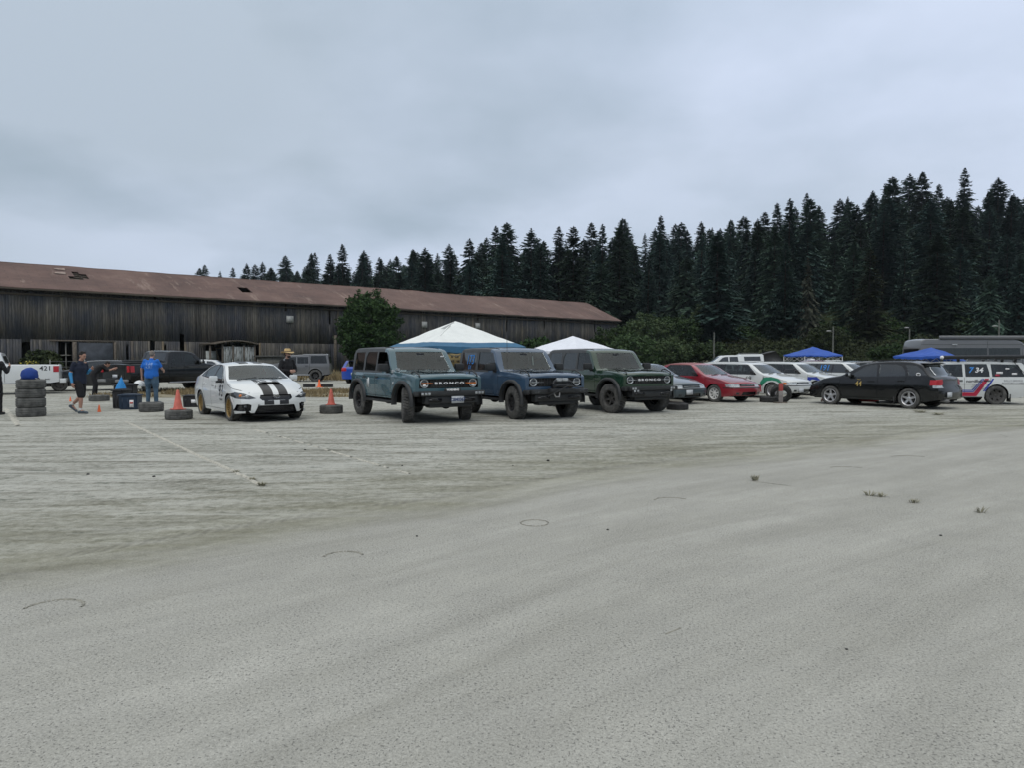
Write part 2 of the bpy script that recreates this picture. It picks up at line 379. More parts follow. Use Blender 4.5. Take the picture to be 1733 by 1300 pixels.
# small weeds in the cracks, each a plant of its own
M['weed'] = plain('dry_weed', (.24, .23, .165), .9, var=.3, scale=30)
M['weed_green'] = plain('green_weed', (.05, .075, .03), .9, var=.4, scale=30)
def weed(u, v, r, h, label, n=40, m='weed', name='weed'):
    x, y = G(u, v); bm = bmesh.new()
    for i in range(n):
        a = rnd.uniform(0, 6.28); q = r * rnd.random() * .5; b = Vector((q*math.cos(a), q*math.sin(a)*.6, 0))
        t = b + Vector((math.cos(a)*r*rnd.uniform(.2, .9), math.sin(a)*r*.5, h * rnd.uniform(.4, 1))); s = Vector((-math.sin(a), math.cos(a), 0)) * .004
        mdl = (b + t) / 2 + Vector((0, 0, h*.15))
        v_ = [bm.verts.new(p) for p in (b - s, b + s, mdl + s, mdl - s)]; tt = bm.verts.new(t)
        bm.faces.new(v_); bm.faces.new((v_[3], v_[2], tt))
    o = mk(name, bm, M[m], angle=None, loc=(x, y, 0)); tag(o, label, 'weed', 'weeds growing from the lot surface')
weed(441, 824, .09, .06, 'small dry weed at the near end of the long pale joint in the lot', 60)
weed(425, 815, .07, .05, 'tiny dry weed on the long pale joint, just beyond the weed at its end')
weed(397, 802, .07, .05, 'tiny weed farther up the long pale joint, nearest the white sedan')
weed(1281, 815, .09, .08, 'lone dry sprig at the left end of a thin crack on the apron')
weed(1475, 841, .10, .07, 'dry weed tuft on the apron, left one of two close together', 30)
weed(1495, 843, .09, .06, 'dry weed tuft on the apron, right one of two close together', 30)
weed(1551, 853, .08, .05, 'short weed on the apron right of the two tufts close together', 30)
weed(1665, 870, .09, .07, 'weed with thin stalks nearest the right edge of the apron', 22)
weed(1560, 699, .35, .10, 'low line of weeds beside the rear wheel of the black hatchback', 90)
weed(1590, 703, .30, .08, 'low patch of dead weeds behind the black hatchback', 90)

# loose stones
M['stone'] = plain('loose_stone', (.06, .06, .055), .9, var=.4)
for i, (u, v, r) in enumerate(((704, 911, .011), (680, 790, .016), (515, 763, .02), (928, 782, .026), (868, 790, .012), (1598, 910, .012), (1441, 1107, .008), (1030, 900, .012), (145, 805, .02), (257, 809, .02))):
    x, y = G(u, v); bm = bmesh.new(); bmesh.ops.create_icosphere(bm, subdivisions=2, radius=r)
    for q in bm.verts: q.co *= 1 + .3 * noise.noise(q.co * 60 + Vector((i, 0, 0))); q.co.z *= .6
    o = mk('stone', bm, M['stone'], loc=(x, y, r * .45), rot=(0, 0, i)); tag(o, 'small dark loose stone lying alone on the open lot', 'stone', 'loose stones on the lot')

# ---------------------------------------------------------------- dry grass
def grass(name, poly_pts, n, h, m, seed=3):
    r = random.Random(seed); bm = bmesh.new()
    for i in range(n):
        (x0, x1), (y0, y1) = poly_pts
        cx = r.uniform(x0, x1); cy = r.uniform(y0, y1)
        if noise.noise(Vector((cx*.35, cy*.5, seed))) < -.12: continue
        ds = cy / 1200 * 1.7
        for k in range(3):
            a = r.uniform(0, 6.28); hh = h * r.uniform(.4, 1.2); b = Vector((cx + r.gauss(0, .08), cy + r.gauss(0, .08), 0)); s = Vector((math.cos(a), math.sin(a), 0)) * max(.012, ds * .6)
            t = b + Vector((r.gauss(0, .3)*hh, r.gauss(0, .3)*hh, hh))
            bm.faces.new([bm.verts.new(p) for p in (b - s, b + s, t)])
    o = mk(name, bm, m, angle=None); o['kind'] = 'stuff'; return tag(o, 'dry grass growing in the lot', 'grass')
M['drygrass'] = plain('straw_grass', (.22, .17, .09), .95, var=.45, scale=.8)
M['dirt'] = plain('grass_dirt', (.20, .175, .115), .95, var=.4, scale=1.3)
M['greengrass'] = plain('rank_grass', (.07, .085, .035), .95, var=.5, scale=.5)
def sheet(name, pts, z, m):
    bm = bmesh.new(); n = len(pts); P2 = []
    for i in range(n):
        a = Vector(pts[i]); b = Vector(pts[(i+1) % n]); k = max(1, int((b - a).length / 1.0))
        for j in range(k):
            q = a.lerp(b, j / k); P2.append((q.x + rnd.uniform(-.25, .25), q.y + rnd.uniform(-.35, .35), z))
    f = bm.faces.new([bm.verts.new(p) for p in P2]); bmesh.ops.triangulate(bm, faces=[f]); return struct(mk(name, bm, m, angle=None))
sheet('grass_strip', [(-17, 28), (-3.4, 28.2), (-3.0, 34), (-17, 35)], .006, M['dirt'])
grass('dry_grass', ((-17, -3.2), (28.2, 34.5)), 3600, .17, M['drygrass'])
sheet('verge', [(-75, 54), (-40, 50), (-8, 62), (10, 80), (90, 60), (170, 80), (170, 200), (-75, 200)], .008, M['greengrass'])
grass('verge_grass', ((-62, -8), (50, 62)), 3500, .7, M['drygrass'], 5)['label'] = 'tall straw coloured grass in front of the long shed'
grass('verge_grass', ((-8, 60), (75, 100)), 3500, .9, M['greengrass'], 6)['label'] = 'rank green grass below the wooded hill'

# ================================================================= HILL
def zskyline(u):      # height of the ground under the skyline trees, and its distance
    ur = [(-900, 330, 8), (200, 340, 12), (350, 340, 27), (560, 300, 19), (800, 265, 18), (1050, 245, 22), (1260, 235, 27.5), (1450, 225, 32), (1733, 222, 35.5), (2300, 230, 38), (3200, 240, 34)]
    for a, b in zip(ur, ur[1:]):
        if u <= b[0]:
            t = (u - a[0]) / (b[0] - a[0]); return lerp(a[1], b[1], t), lerp(a[2], b[2], t)
    return ur[-1][1:]
def hill_z(x, y):
    u = 866.5 + FPX * x / max(20, y); Dr, zr_ = zskyline(u)
    foot = 135 if u > 900 else lerp(215, 135, smooth((u - 300) / 600))
    a = smooth((y - (foot - 27)) / 24) * (4.5 if u > 600 else 4.5 * smooth((u - 200) / 400))
    b = max(0., (y - foot) / (Dr - foot))
    z = -1.2 + 1.2 * smooth((y - (foot - 34)) / 6) + a + (zr_ - 4.5) * (b if b < 1 else 1 - .4 * smooth((b - 1) * 1.2))
    return z + .9 * noise.noise(Vector((x*.05, y*.05, 0))) * smooth((y - foot + 30) / 30)
def make_hill():
    t = NT('forest_floor', .95, spec=.1); n = t.noise(t.pos(), .12, 6, .65); n2 = t.noise(t.pos(), 1.2, 5, .7)
    c = t.ramp(n2, [(.3, (.018, .026, .012)), (.7, (.055, .066, .028))])
    t.col(t.mix(t.ramp(n, [(.62, 0.), (.72, .6)]), c, (.16, .10, .06)))
    bm = bmesh.new(); rows = []
    us = list(range(-900, 3201, 50)); ds = [96 + 5*i for i in range(15)] + [175 + 12*i for i in range(28)]
    for d in ds: rows.append([bm.verts.new(((u - 866.5)/FPX*d, d, hill_z((u - 866.5)/FPX*d, d))) for u in us])
    for A, B in zip(rows, rows[1:]):
        for i in range(len(us) - 1): bm.faces.new((A[i], A[i+1], B[i+1], B[i]))
    struct(mk('hillside', bm, t.m, angle=80))
make_hill()
# unseen wooded ridge behind the viewer, added to darken the reflections in the cars
def unseen_ridge():
    bm = bmesh.new(); rows = []
    for k in range(7):
        row = []
        for i in range(61):
            a = R(205 + 170*i/60 - 20); d = 120 + 25*k; h = (0, 7, 15, 24, 33, 40, 43)[k] * (.75 + .25*math.sin(i*.23)) + (3.5*noise.noise(Vector((i*.9, k, 5))) if k else -1)
            row.append(bm.verts.new((d*math.cos(a), d*math.sin(a), h)))
        rows.append(row)
    for A_, B_ in zip(rows, rows[1:]):
        for i in range(60): bm.faces.new((A_[i], A_[i+1], B_[i+1], B_[i]))
    t = NT('unseen_ridge_forest', .95, spec=.1); n = t.noise(t.pos(), .25, 6, .7); t.col(t.ramp(n, [(.35, (.012, .022, .016)), (.7, (.04, .06, .035))]))
    struct(mk('hillside', bm, t.m, angle=80))
unseen_ridge()
# bare earth tracks cut into the bank
def track(pts, wd):
    bm = bmesh.new(); prev = None
    for i, (u, d) in enumerate(pts):
        x = (u - 866.5)/FPX*d; a = bm.verts.new((x, d - wd/2, hill_z(x, d - wd/2) + .25)); b = bm.verts.new((x, d + wd/2, hill_z(x, d + wd/2) + .45))
        if prev: bm.faces.new((prev[0], a, b, prev[1]))
        prev = (a, b)
    struct(mk('dirt_track', bm, plain('bare_earth', (.24, .15, .10), .95, var=.3, scale=.6), angle=80))
track([(u, 130 + 1.5*math.sin(u*.02)) for u in range(1140, 1360, 15)], 2.6)
track([(u, 131 + 1.5*math.sin(u*.02)) for u in range(1560, 1740, 15)], 5)
# ================================================================= TREES
def foliage(name, lo, hi, trans=.0, sc=.9):
    t = NT(name, .8, spec=.15); oi = t.n('ObjectInfo'); n = t.noise(t.co(), sc, 4, .6)
    c = t.ramp(n, [(.3, lo), (.7, hi)])
    hs = t.n('HueSaturation'); t.l(c, hs.inputs['Color'])
    t.l(t.math('ADD', t.math('MULTIPLY', oi.outputs['Random'], .9), .55), hs.inputs['Value'])
    t.l(t.math('ADD', t.math('MULTIPLY', oi.outputs['Random'], .05), .47), hs.inputs['Hue'])
    t.l(hs.outputs[0], t.b.inputs[0]); return t.m
M['fir'] = foliage('fir_needles', (.026, .052, .048), (.054, .094, .074))
M['fir2'] = foliage('hemlock_needles', (.033, .062, .046), (.062, .100, .064))
M['fir3'] = foliage('olive_needles', (.030, .045, .020), (.055, .075, .032))
M['grey_fir'] = foliage('dying_needles', (.045, .052, .036), (.085, .085, .062))
M['leaf'] = foliage('broad_leaves', (.018, .037, .015), (.046, .078, .026), sc=.8)
M['leaf2'] = foliage('alder_leaves', (.028, .048, .020), (.056, .082, .034), sc=.8)
M['leaf3'] = foliage('bramble_leaves', (.026, .041, .018), (.060, .076, .034), sc=.6)
M['bark'] = plain('bark', (.07, .055, .045), .95, var=.4, scale=2)

def conifer_mesh(name, seed, h, rb, m, sparse=1., base=.06, droop=.3, skirt=.9):
    r = random.Random(seed); bm = bmesh.new()
    nl = int(h / .46); lean = Vector((r.uniform(-.3, .3), r.uniform(-.3, .3)))
    for i in range(nl):
        t = i / (nl - 1); z = h * (base + (1 - base) * t); rr = rb * (1 - t) ** skirt * (1 if t > .12 else .55 + .45 * t / .12) + .12
        rr *= 1 + .35 * noise.noise(Vector((z * .45, seed, 0)))
        nb = max(6, int((9 + 3 * (1 - t)) * sparse))
        a0 = r.uniform(0, 6.28)
        for k in range(nb):
            if r.random() < .07: continue
            a = a0 + 6.283 * k / nb + r.uniform(-.4, .4)
            side = .80 + .55 * noise.noise(Vector((math.cos(a)*1.3, math.sin(a)*1.3, z * .16 + seed)))
            L_ = rr * side * r.uniform(.62, 1.18)
            d = Vector((math.cos(a), math.sin(a), 0)); s = Vector((-d.y, d.x, 0)); o = Vector((lean.x*t*t, lean.y*t*t, z + r.uniform(-.2, .2)))
            up = .25 if t > .8 else 0
            def P(q): return o + d * (L_ * q) + Vector((0, 0, L_ * (up * q - droop * q * q * (1.1 if t < .8 else .3) + .1 * q * q * q)))
            w0 = .13 * L_ + .17
            a1, b1, c1 = P(.15), P(.6), P(1.)
            vs_ = [bm.verts.new(p) for p in (a1 - s*w0*.4, a1 + s*w0*.4, b1 + s*w0, b1 - s*w0, c1)]
            bm.faces.new((vs_[0], vs_[1], vs_[2], vs_[3])); bm.faces.new((vs_[3], vs_[2], vs_[4]))
            for q in (.28, .46, .62, .78, .92):
                for sg in (-1, 1):
                    if r.random() < .1: continue
                    ln = L_ * (.42 * (1 - q) + .14) * r.uniform(.7, 1.2) + .12; p = P(q)
                    e = p + d * ln * .65 + s * sg * ln * .8 + Vector((0, 0, -ln * r.uniform(.1, .55)))
                    wv = d * (.13 * ln + .17)
                    bm.faces.new([bm.verts.new(x) for x in (p - wv, p + wv, e + Vector((0, 0, r.uniform(-.1, .1))))])
    # leader
    tp = Vector((lean.x, lean.y, h)); 
    for k in range(3):
        a = k * 2.1; s = Vector((math.cos(a), math.sin(a), 0)) * .10
        bm.faces.new([bm.verts.new(x) for x in (tp - s - Vector((0, 0, .9)), tp + s - Vector((0, 0, .9)), tp + Vector((0, 0, .5)))])
    me = bpy.data.meshes.new(name); bm.to_mesh(me); bm.free(); me.materials.append(M[m])
    bt = bmesh.new(); add_tube(bt, [(0, 0, -1), (0, 0, h*.3), (lean.x*.5, lean.y*.5, h*.7), (lean.x, lean.y, h*.98)], [.38, .28, .14, .03], 7); fin(bt)
    mt = bpy.data.meshes.new('trunk'); bt.to_mesh(mt); bt.free(); mt.materials.append(M['bark'])
    return me, mt
CON = [conifer_mesh('crown', 11, 26, 6.6, 'fir', skirt=.7), conifer_mesh('crown', 12, 24, 5.8, 'fir', droop=.4, skirt=.62), conifer_mesh('crown', 13, 28, 7.2, 'fir', skirt=.75, sparse=.9, droop=.22),
       conifer_mesh('crown', 14, 21, 6.6, 'fir2', droop=.45, skirt=.6), conifer_mesh('crown', 15, 23, 5.4, 'fir', sparse=.8, skirt=.85), conifer_mesh('crown', 16, 27, 7.0, 'fir2', skirt=.58)]
CON_GREY = conifer_mesh('crown', 31, 20, 4.2, 'grey_fir', sparse=.62, droop=.75)
CON_OLIVE = conifer_mesh('crown', 32, 21, 5.2, 'fir3', droop=.3, skirt=.72)
def tree(mesh, x, y, z, s, rz, label, group=None, name='conifer_tree', cat='conifer'):
    o = thing(name, label, cat, (x, y, z), rz, group); o.scale = (s[0], s[0], s[1])
    a = bpy.data.objects.new('crown', mesh[0]); b = bpy.data.objects.new('trunk', mesh[1])
    for c in (a, b): col.objects.link(c); c.parent = o
    return o
tree(CON_GREY, X_at(1366, 128), 128, hill_z(X_at(1366, 128), 128) - .5, (.78, .80), 0, 'dying grey-green drooping conifer in front of the forest, left of the first blue canopy')
tree(CON_OLIVE, X_at(1468, 130), 130, hill_z(X_at(1468, 130), 130) - .5, (1.0, .85), 1, 'broad olive-green conifer at the forest foot right of the grey drooping conifer')
def roof_v(u): return 443 + u * 69 / 990 if u < 1043 else 600
fr = random.Random(5); cnt = 0
rows = [(1.0, 6.0), (.88, 6.6), (.72, 7.6), (.55, 7.8), (.38, 7.8), (.24, 7.8), (.10, 7.6), (-.03, 8.6)]
GRP = 'dark conifers of the wooded hill'
for ri, (b, sp) in enumerate(rows):
    u = 340. if ri < 2 else 420.
    while u < 1800:
        Dr, zr_ = zskyline(u); foot = 135 if u > 900 else lerp(215, 135, smooth((u - 300) / 600))
        d = foot + b * (Dr - foot) + fr.uniform(-5, 5); x = X_at(u, d); z = hill_z(x, d)
        k = fr.randrange(6); sc = fr.uniform(.78, 1.06) * (1 if ri < 3 else .95 if ri < 6 else .82)
        if ri == 0: sc = fr.choice((.60, .74, .8, .88, .98, 1.08)) * (.80 if u < 560 else 1)
        if ri == 0 and k == 3: k = 0
        h = [26, 24, 28, 21, 23, 27][k] * sc
        vt = VH - (z + h - CAM_H) / d * FPX
        ok = vt < roof_v(u) - 6 or u > 1046
        if ri >= 6 and (abs(u - 1366) < 26 or abs(u - 1468) < 26): ok = False
        if ri == 7 and u < 1180: ok = False
        if ok and cnt < 296:
            wide = fr.uniform(.85, 1.15)
            lab = ('dark conifer whose spire stands on the ridge line of the wooded hill' if ri == 0 else 'dark conifer low at the foot of the wooded hill' if ri >= 6 else 'dark conifer in the middle of the wooded hill, closed in by others')
            tree(CON[k], x, d, z - 1, (sc * wide * 1.15, sc), fr.uniform(0, 6.28), lab, {0: 'conifers on the ridge of the wooded hill'}.get(ri, 'conifers at the foot of the wooded hill' if ri >= 6 else 'conifers in the middle of the wooded hill')); cnt += 1
        u += sp / d * FPX * fr.uniform(.5, 1.5) * (.55 if u < 560 and ri < 2 else 1)

def broadleaf(name, seed, rx, ry, h, base, ncl, nl, leaf, m, label, loc, cat='tree', group=None, trunk=True, lob=.35):
    r = random.Random(seed); bm = bmesh.new(); cz = (h + base) / 2; rz = (h - base) / 2
    for i in range(ncl):
        while True:
            p = Vector((r.uniform(-1, 1), r.uniform(-1, 1), r.uniform(-1, 1)))
            if .02 < p.length < 1: break
        q = p.normalized(); L_ = p.length ** .55
        f = 1 + lob * noise.noise(q * 1.9 + Vector((seed, 0, 0))) + .12 * noise.noise(q * 5 + Vector((0, seed, 0)))
        c = Vector((q.x * rx * L_ * f, q.y * ry * L_ * f, cz + q.z * rz * L_ * f))
        if c.z < base * .6: c.z = base * .6 + r.random() * .4
        cr = r.uniform(.28, .62) * max(.5, min(rx, h) / 3.2)
        for j in range(nl):
            d = Vector((r.gauss(0, 1), r.gauss(0, 1), r.gauss(0, .8))); d = d.normalized() * cr * r.random() ** .5
            a = Vector((r.gauss(0, 1), r.gauss(0, 1), r.gauss(0, .6))).normalized(); b2 = a.cross(Vector((r.gauss(0, 1), r.gauss(0, 1), r.gauss(0, 1)))).normalized()
            s = leaf * r.uniform(.6, 1.3); o = c + d
            bm.faces.new([bm.verts.new(x) for x in (o - a*s, o + b2*s*.55, o + a*s, o - b2*s*.55)])
    root = thing(name, label, cat, loc, 0, group); mk('crown', bm, M[m], root, angle=None)
    bt = bmesh.new()
    for k in range(4):
        a = k * 1.6; add_tube(bt, [(0, 0, -.3), (.1*math.cos(a), .1*math.sin(a), base + .3), (rx*.35*math.cos(a), ry*.35*math.sin(a), h*.45), (rx*.5*math.cos(a), ry*.5*math.sin(a), h*.75)], [.10*h/6, .09*h/6, .05*h/6, .015], 6)
    mk('trunk', bt, M['bark'], root)
    return root
broadleaf('round_tree', 4, 3.15, 3.0, 8.8, .5, 900, 24, .17, 'leaf', 'round bushy green tree standing alone before the long wooden shed', (X_at(626, 80), 80, 0), lob=.3)
bs = [ # u, D, rx, h, material, label
 (1072, 92, 3.4, 4.6, 'leaf2', 'light green leafy bush right beside the far corner of the shed'),
 (1118, 100, 3.8, 4.5, 'leaf3', 'bush behind the green off-roader, next right from the light green bush at the shed corner'),
 (1160, 104, 3.6, 4.0, 'leaf', 'dark green bush behind the dark teal sedan'),
 (1040, 112, 4.0, 6.0, 'leaf', 'tall dark bush just behind the far corner of the shed'),
 (1100, 122, 4.6, 6.2, 'leaf3', 'tall leafy bush between the shed corner and the forest'),
 (1145, 125, 4.2, 5.6, 'leaf', 'tall dark bush at the left end of the bare dirt track'),
 (1195, 112, 3.0, 3.9, 'leaf2', 'bush behind the roof of the dark red sedan'),
 (905, 88, 2.4, 4.0, 'leaf', 'bush growing against the shed between the two white canopies'),
 (478, 84, 1.7, 3.7, 'leaf', 'small bush against the shed wall above the man in the straw hat'),
 (72, 62, 1.4, 2.2, 'leaf3', 'weedy shrub growing before the dark doorways at the left end of the shed'),
 (1396, 118, 3.0, 5.6, 'leaf2', 'yellow-green young tree right of the grey drooping conifer'),
 (1335, 105, 2.2, 2.8, 'leaf2', 'low bush behind the truck with the open canopy hatch'),
 (1505, 112, 3.2, 3.4, 'leaf', 'low dark bush at the forest foot left of the grey van'),
 (685, 90, 2.2, 3.2, 'leaf3', 'small bush at the right foot of the round tree'),
]
for i, (u, D, rx, h, m, lab) in enumerate(bs):
    x = X_at(u, D); zz = hill_z(x, D) if D > 108 else 0
    broadleaf('bush', 40 + i, rx, rx * .9, h, .1, int(150 + 50 * rx), 20, .22, m, lab, (x, D, max(0, zz)), 'bush', trunk=False, lob=.4)
# big leaf trees mixed in the forest edge
for i, (u, D, rx, h, m, lab) in enumerate([(1205, 133, 3.6, 8, 'leaf3', 'leafy tree at the forest edge above the left end of the dirt track'), (655, 252, 7.5, 17, 'leaf2', 'olive-green round tree rising behind the shed roof above the lone round tree'), (1325, 180, 4.5, 15, 'leaf2', 'light green leafy tree among the dark conifers above the grey drooping one'),
                           (800, 225, 7, 16, 'leaf', 'dark leafy tree just behind the middle of the shed roof'), (1022, 190, 5, 15, 'leaf3', 'leafy tree above the far ridge end of the shed roof')]):
    x = X_at(u, D); broadleaf('leafy_tree', 70 + i, rx, rx, h, 1, 420, 20, .32, m, lab, (x, D, hill_z(x, D)), 'tree')
# yellow flowering bush near the doorways
bm = bmesh.new(); r = random.Random(2)
fl = broadleaf('flowering_bush', 60, 1.0, .8, 1.3, .1, 90, 16, .12, 'leaf2', 'low bush with yellow flowers behind the white pickup bed', (X_at(52, 58), 58, 0), 'bush')
for i in range(160):
    a = r.uniform(0, 6.28); q = r.random() ** .5; c = Vector((q*.9*math.cos(a), q*.8*math.sin(a) - .1, .9 + .45*(1 - q*q) + r.uniform(-.3, .1)))
    s = .07; d = Vector((r.gauss(0, 1), r.gauss(0, 1), 1)).normalized(); e = d.orthogonal().normalized() * s; f = d.cross(e)
    bm.faces.new([bm.verts.new(c + x) for x in (e, f, -e, -f)])
mk('flower_heads', bm, plain('yellow_petals', (.5, .42, .06), .8), fl, angle=None)['kind'] = 'stuff'
# brambles covering the bank
def brambles(name, n, xr, yr, m, lab, sz, seed, hh):
    r = random.Random(seed); bm = bmesh.new()
    for i in range(n):
        y = r.uniform(*yr); u = r.uniform(*xr); x = X_at(u, y); z = hill_z(x, y)
        bump = max(0, noise.noise(Vector((x*.22, y*.22, seed))) + .35) * hh
        for k in range(7):
            o = Vector((x + r.gauss(0, .6), y + r.gauss(0, .5), max(z, 0) + bump * r.random() ** .5 + .1))
            a = Vector((r.gauss(0, 1), r.gauss(0, 1), r.gauss(0, .6))).normalized(); b = a.cross(Vector((r.gauss(0, 1), r.gauss(0, 1), r.gauss(0, 1)))).normalized(); s = sz * r.uniform(.6, 1.4)
            bm.faces.new([bm.verts.new(p) for p in (o - a*s, o + b*s*.6, o + a*s, o - b*s*.6)])
    o = mk(name, bm, M[m], angle=None); o['kind'] = 'stuff'; tag(o, lab, 'ground cover')
brambles('brambles', 5200, (1080, 1760), (106, 129), 'leaf3', 'brambles covering the bank below the forest', .26, 4, 2.4)
brambles('undergrowth', 2600, (1080, 1760), (133, 150), 'leaf', 'dark undergrowth at the foot of the forest', .34, 5, 3.0)
brambles('dry_brush', 1600, (1030, 1760), (96, 108), 'weed', 'brownish dry brush at the far edge of the lot', .18, 6, 1.3)

# utility and lamp poles
M['pole'] = plain('grey_pole', (.07, .075, .065), .8, var=.3)
def pole(u, D, vtop, lab, arm=None, name='lamp_post'):
    x = X_at(u, D); z0 = max(0, hill_z(x, D)) - .2; z1 = Z_at(vtop, D)
    o = thing(name, lab, 'pole', (x, D, z0)); bm = bmesh.new(); add_tube(bm, [(0, 0, 0), (0, 0, z1 - z0)], [.13, .09], 8); mk('post', bm, M['pole'], o)
    if arm:
        bm = bmesh.new(); add_tube(bm, [(0, 0, z1 - z0 - arm[1]), (arm[0], 0, z1 - z0 - arm[1] + .25)], .05, 6); mk('arm', bm, M['pole'], o)
        bm = bmesh.new(); add_ball(bm, (arm[0]*1.25, 0, z1 - z0 - arm[1] + .25), .38, .16, .11); mk('lamp_head', bm, M['steel'], o)
pole(1208, 108, 562, 'plain grey pole in front of the brambles, left of the truck with the open hatch', name='utility_pole')
pole(1409, 100, 552, 'tall pole with a small lamp head just right of the first blue canopy', (-.5, .9))
pole(1538, 105, 556, 'short lamp post whose top shows over the rear of the grey van', (-.35, .1))
pole(1689, 96, 541, 'lamp post rising behind the front half of the grey van', (-.45, 1.1))
# ================================================================= LONG WOODEN SHED
A = Vector((-45.8, 63.4)); B = Vector((17.8, 120.9)); dAB = (B - A).normalized(); nAB = Vector((-dAB.y, dAB.x))   # nAB points away from the camera
A2 = A - dAB * 32; LEN = (B - A2).length; HALF = 7.2
def make_shed():
    root = thing('long_shed', 'long weathered wooden shed with a rusty brown metal roof', 'shed', (A2.x, A2.y, 0), math.atan2(dAB.y, dAB.x))
    # local: x along the front wall, y away from the viewer
    def xl(u): # wall coordinate under photo column u
        k = (u - 866.5) / FPX; t = (A2.x - k*A2.y) / (k*dAB.y - dAB.x); return t
    def depth(s): return A2.y + dAB.y * s
    def zl(u, v): return CAM_H + (VH - v) / FPX * depth(xl(u))
    t = NT('weathered_boards', .9, spec=.15); o = t.co(); sx = t.n('SeparateXYZ'); t.l(o, sx.inputs[0])
    bx_ = t.math('FLOOR', t.math('MULTIPLY', sx.outputs[0], 1/.22)); row = t.math('GREATER_THAN', sx.outputs[2], 3.35); row2 = t.math('GREATER_THAN', sx.outputs[2], 50.)
    cb = t.n('CombineXYZ'); t.l(bx_, cb.inputs[0]); t.l(t.math('ADD', row, row2), cb.inputs[1]); wn = t.n('TexWhiteNoise', noise_dimensions='3D'); t.l(cb.outputs[0], wn.inputs[0])
    c = t.ramp(wn.outputs[0], [(0, (.075, .070, .064)), (.5, (.100, .093, .083)), (.85, (.122, .113, .099)), (.97, (.15, .135, .11)), (1, (.17, .135, .092))])
    m = t.n('Mapping'); t.l(o, m.inputs[0]); m.inputs[3].default_value = (9, 9, .55); gr = t.noise(m.outputs[0], 1.6, 6, .7)
    c = t.mix(.85, c, t.ramp(gr, [(.3, .3), (.66, 1.7)]), 'MULTIPLY')
    m2 = t.n('Mapping'); t.l(o, m2.inputs[0]); m2.inputs[3].default_value = (.35, 1, .22); bg_ = t.noise(m2.outputs[0], 1, 5, .6)
    c = t.mix(t.ramp(bg_, [(.44, 0.), (.62, .6)]), c, (.04, .05, .075))
    m3 = t.n('Mapping'); t.l(o, m3.inputs[0]); m3.inputs[3].default_value = (1.1, 1, .12); rs = t.noise(m3.outputs[0], 1.3, 4, .6)
    c = t.mix(t.ramp(rs, [(.66, 0.), (.76, .5)]), c, (.13, .075, .035))
    lz = t.n('MapRange'); t.l(sx.outputs[2], lz.inputs[0]); lz.inputs[1].default_value = 3.2; lz.inputs[2].default_value = 2.9; lz.inputs[3].default_value = 0; lz.inputs[4].default_value = .0
    c = t.mix(lz.outputs[0], c, (.105, .095, .075))
    t.col(c)
    wallm = t.m
    # boards: each lapped a little in front of or behind its neighbour, cut round the openings
    opens = [(xl(101), xl(122), 0, 3.2), (xl(38), xl(52), 0, 3.1), (xl(254), xl(263), 1.2, 3.4), (xl(307), xl(314), 0, 4.2), (xl(214), xl(217), 1.5, 2.8), (xl(154), xl(180), .3, 1.15), (xl(279), xl(282), 1.6, 3.0),
             (xl(500), xl(560), .4, 1.6), (xl(345)+.3, xl(440), 0, 3.1)]
    bm = bmesh.new(); r = random.Random(9); x = 0
    while x < LEN - .05:
        x1 = min(LEN, x + .22); xm = (x + x1) / 2; yo = r.choice((0, 0, .02, .035)) + r.uniform(0, .01)
        segs = [(r.uniform(-.05, .1) if r.random() > .06 else r.uniform(.2, .9), 8.0)]
        for (a, b, z0, z1) in opens:
            if a < xm < b:
                ns = []
                for (p, q) in segs:
                    if z0 > p + .1: ns.append((p, z0 + r.uniform(-.15, .15)))
                    if z1 < q: ns.append((z1 + r.uniform(-.1, .1), q))
                segs = ns
        if r.random() < .012: segs = [(s[0], s[1] - r.uniform(.5, 2.5)) if s[1] > 7 else s for s in segs]
        for (p, q) in segs:
            cuts = [p] + [z for z in (3.35,) if p + .3 < z < q - .3] + [q]
            for p2, q2 in zip(cuts, cuts[1:]):
                y2 = yo - (.03 if p2 < 3 else 0)
                add_box(bm, x + .004, x1 - .004, y2, y2 + .03, p2, q2)
        x = x1
    fin(bm, 30); mk('front_wall', bm, wallm, root, None)
    bm = bmesh.new()
    add_box(bm, 0, LEN - .1, 2*HALF - .05, 2*HALF, 0, 8); add_box(bm, 0, .05, .1, 2*HALF - .1, 0, 8); mk('back_wall', bm, wallm, root)
    bm = bmesh.new()   # right gable
    y = .1
    while y < 2*HALF - .1:
        y1 = y + .28; top = 8 + 3.3 * (1 - abs((y + y1)/2 - HALF) / HALF)
        add_box(bm, LEN - .04 - r.uniform(0, .02), LEN, y, y1 - .006, 0, top - .1); y = y1
    mk('gable_wall', bm, wallm, root)
    # inner posts and floor debris seen through the doorways
    bm = bmesh.new(); s = 2
    while s < LEN:
        for yy in (.25, 5, 10): add_box(bm, s, s + .25, yy, yy + .25, 0, 7.9)
        s += 4.2
    mk('inner_posts', bm, M['dark_wood'], root)
    # roof
    t = NT('rusty_roof', .85, spec=.2); o = t.co(); n = t.noise(o, .25, 6, .65); n2 = t.noise(o, 2.2, 5, .7)
    mp = t.n('Mapping'); t.l(o, mp.inputs[0]); mp.inputs[3].default_value = (.28, .5, .5); vo = t.n('TexBrick'); t.l(mp.outputs[0], vo.inputs[0])
    vo.inputs['Scale'].default_value = 1; vo.inputs['Color1'].default_value = (1, 1, 1, 1); vo.inputs['Color2'].default_value = (.8, .8, .8, 1); vo.inputs['Mortar'].default_value = (.55, .55, .55, 1); vo.inputs['Mortar Size'].default_value = .012
    c = t.ramp(n, [(.3, (.105, .070, .062)), (.55, (.155, .10, .086)), (.75, (.21, .145, .12))]); c = t.mix(.5, c, vo.outputs[0], 'MULTIPLY')
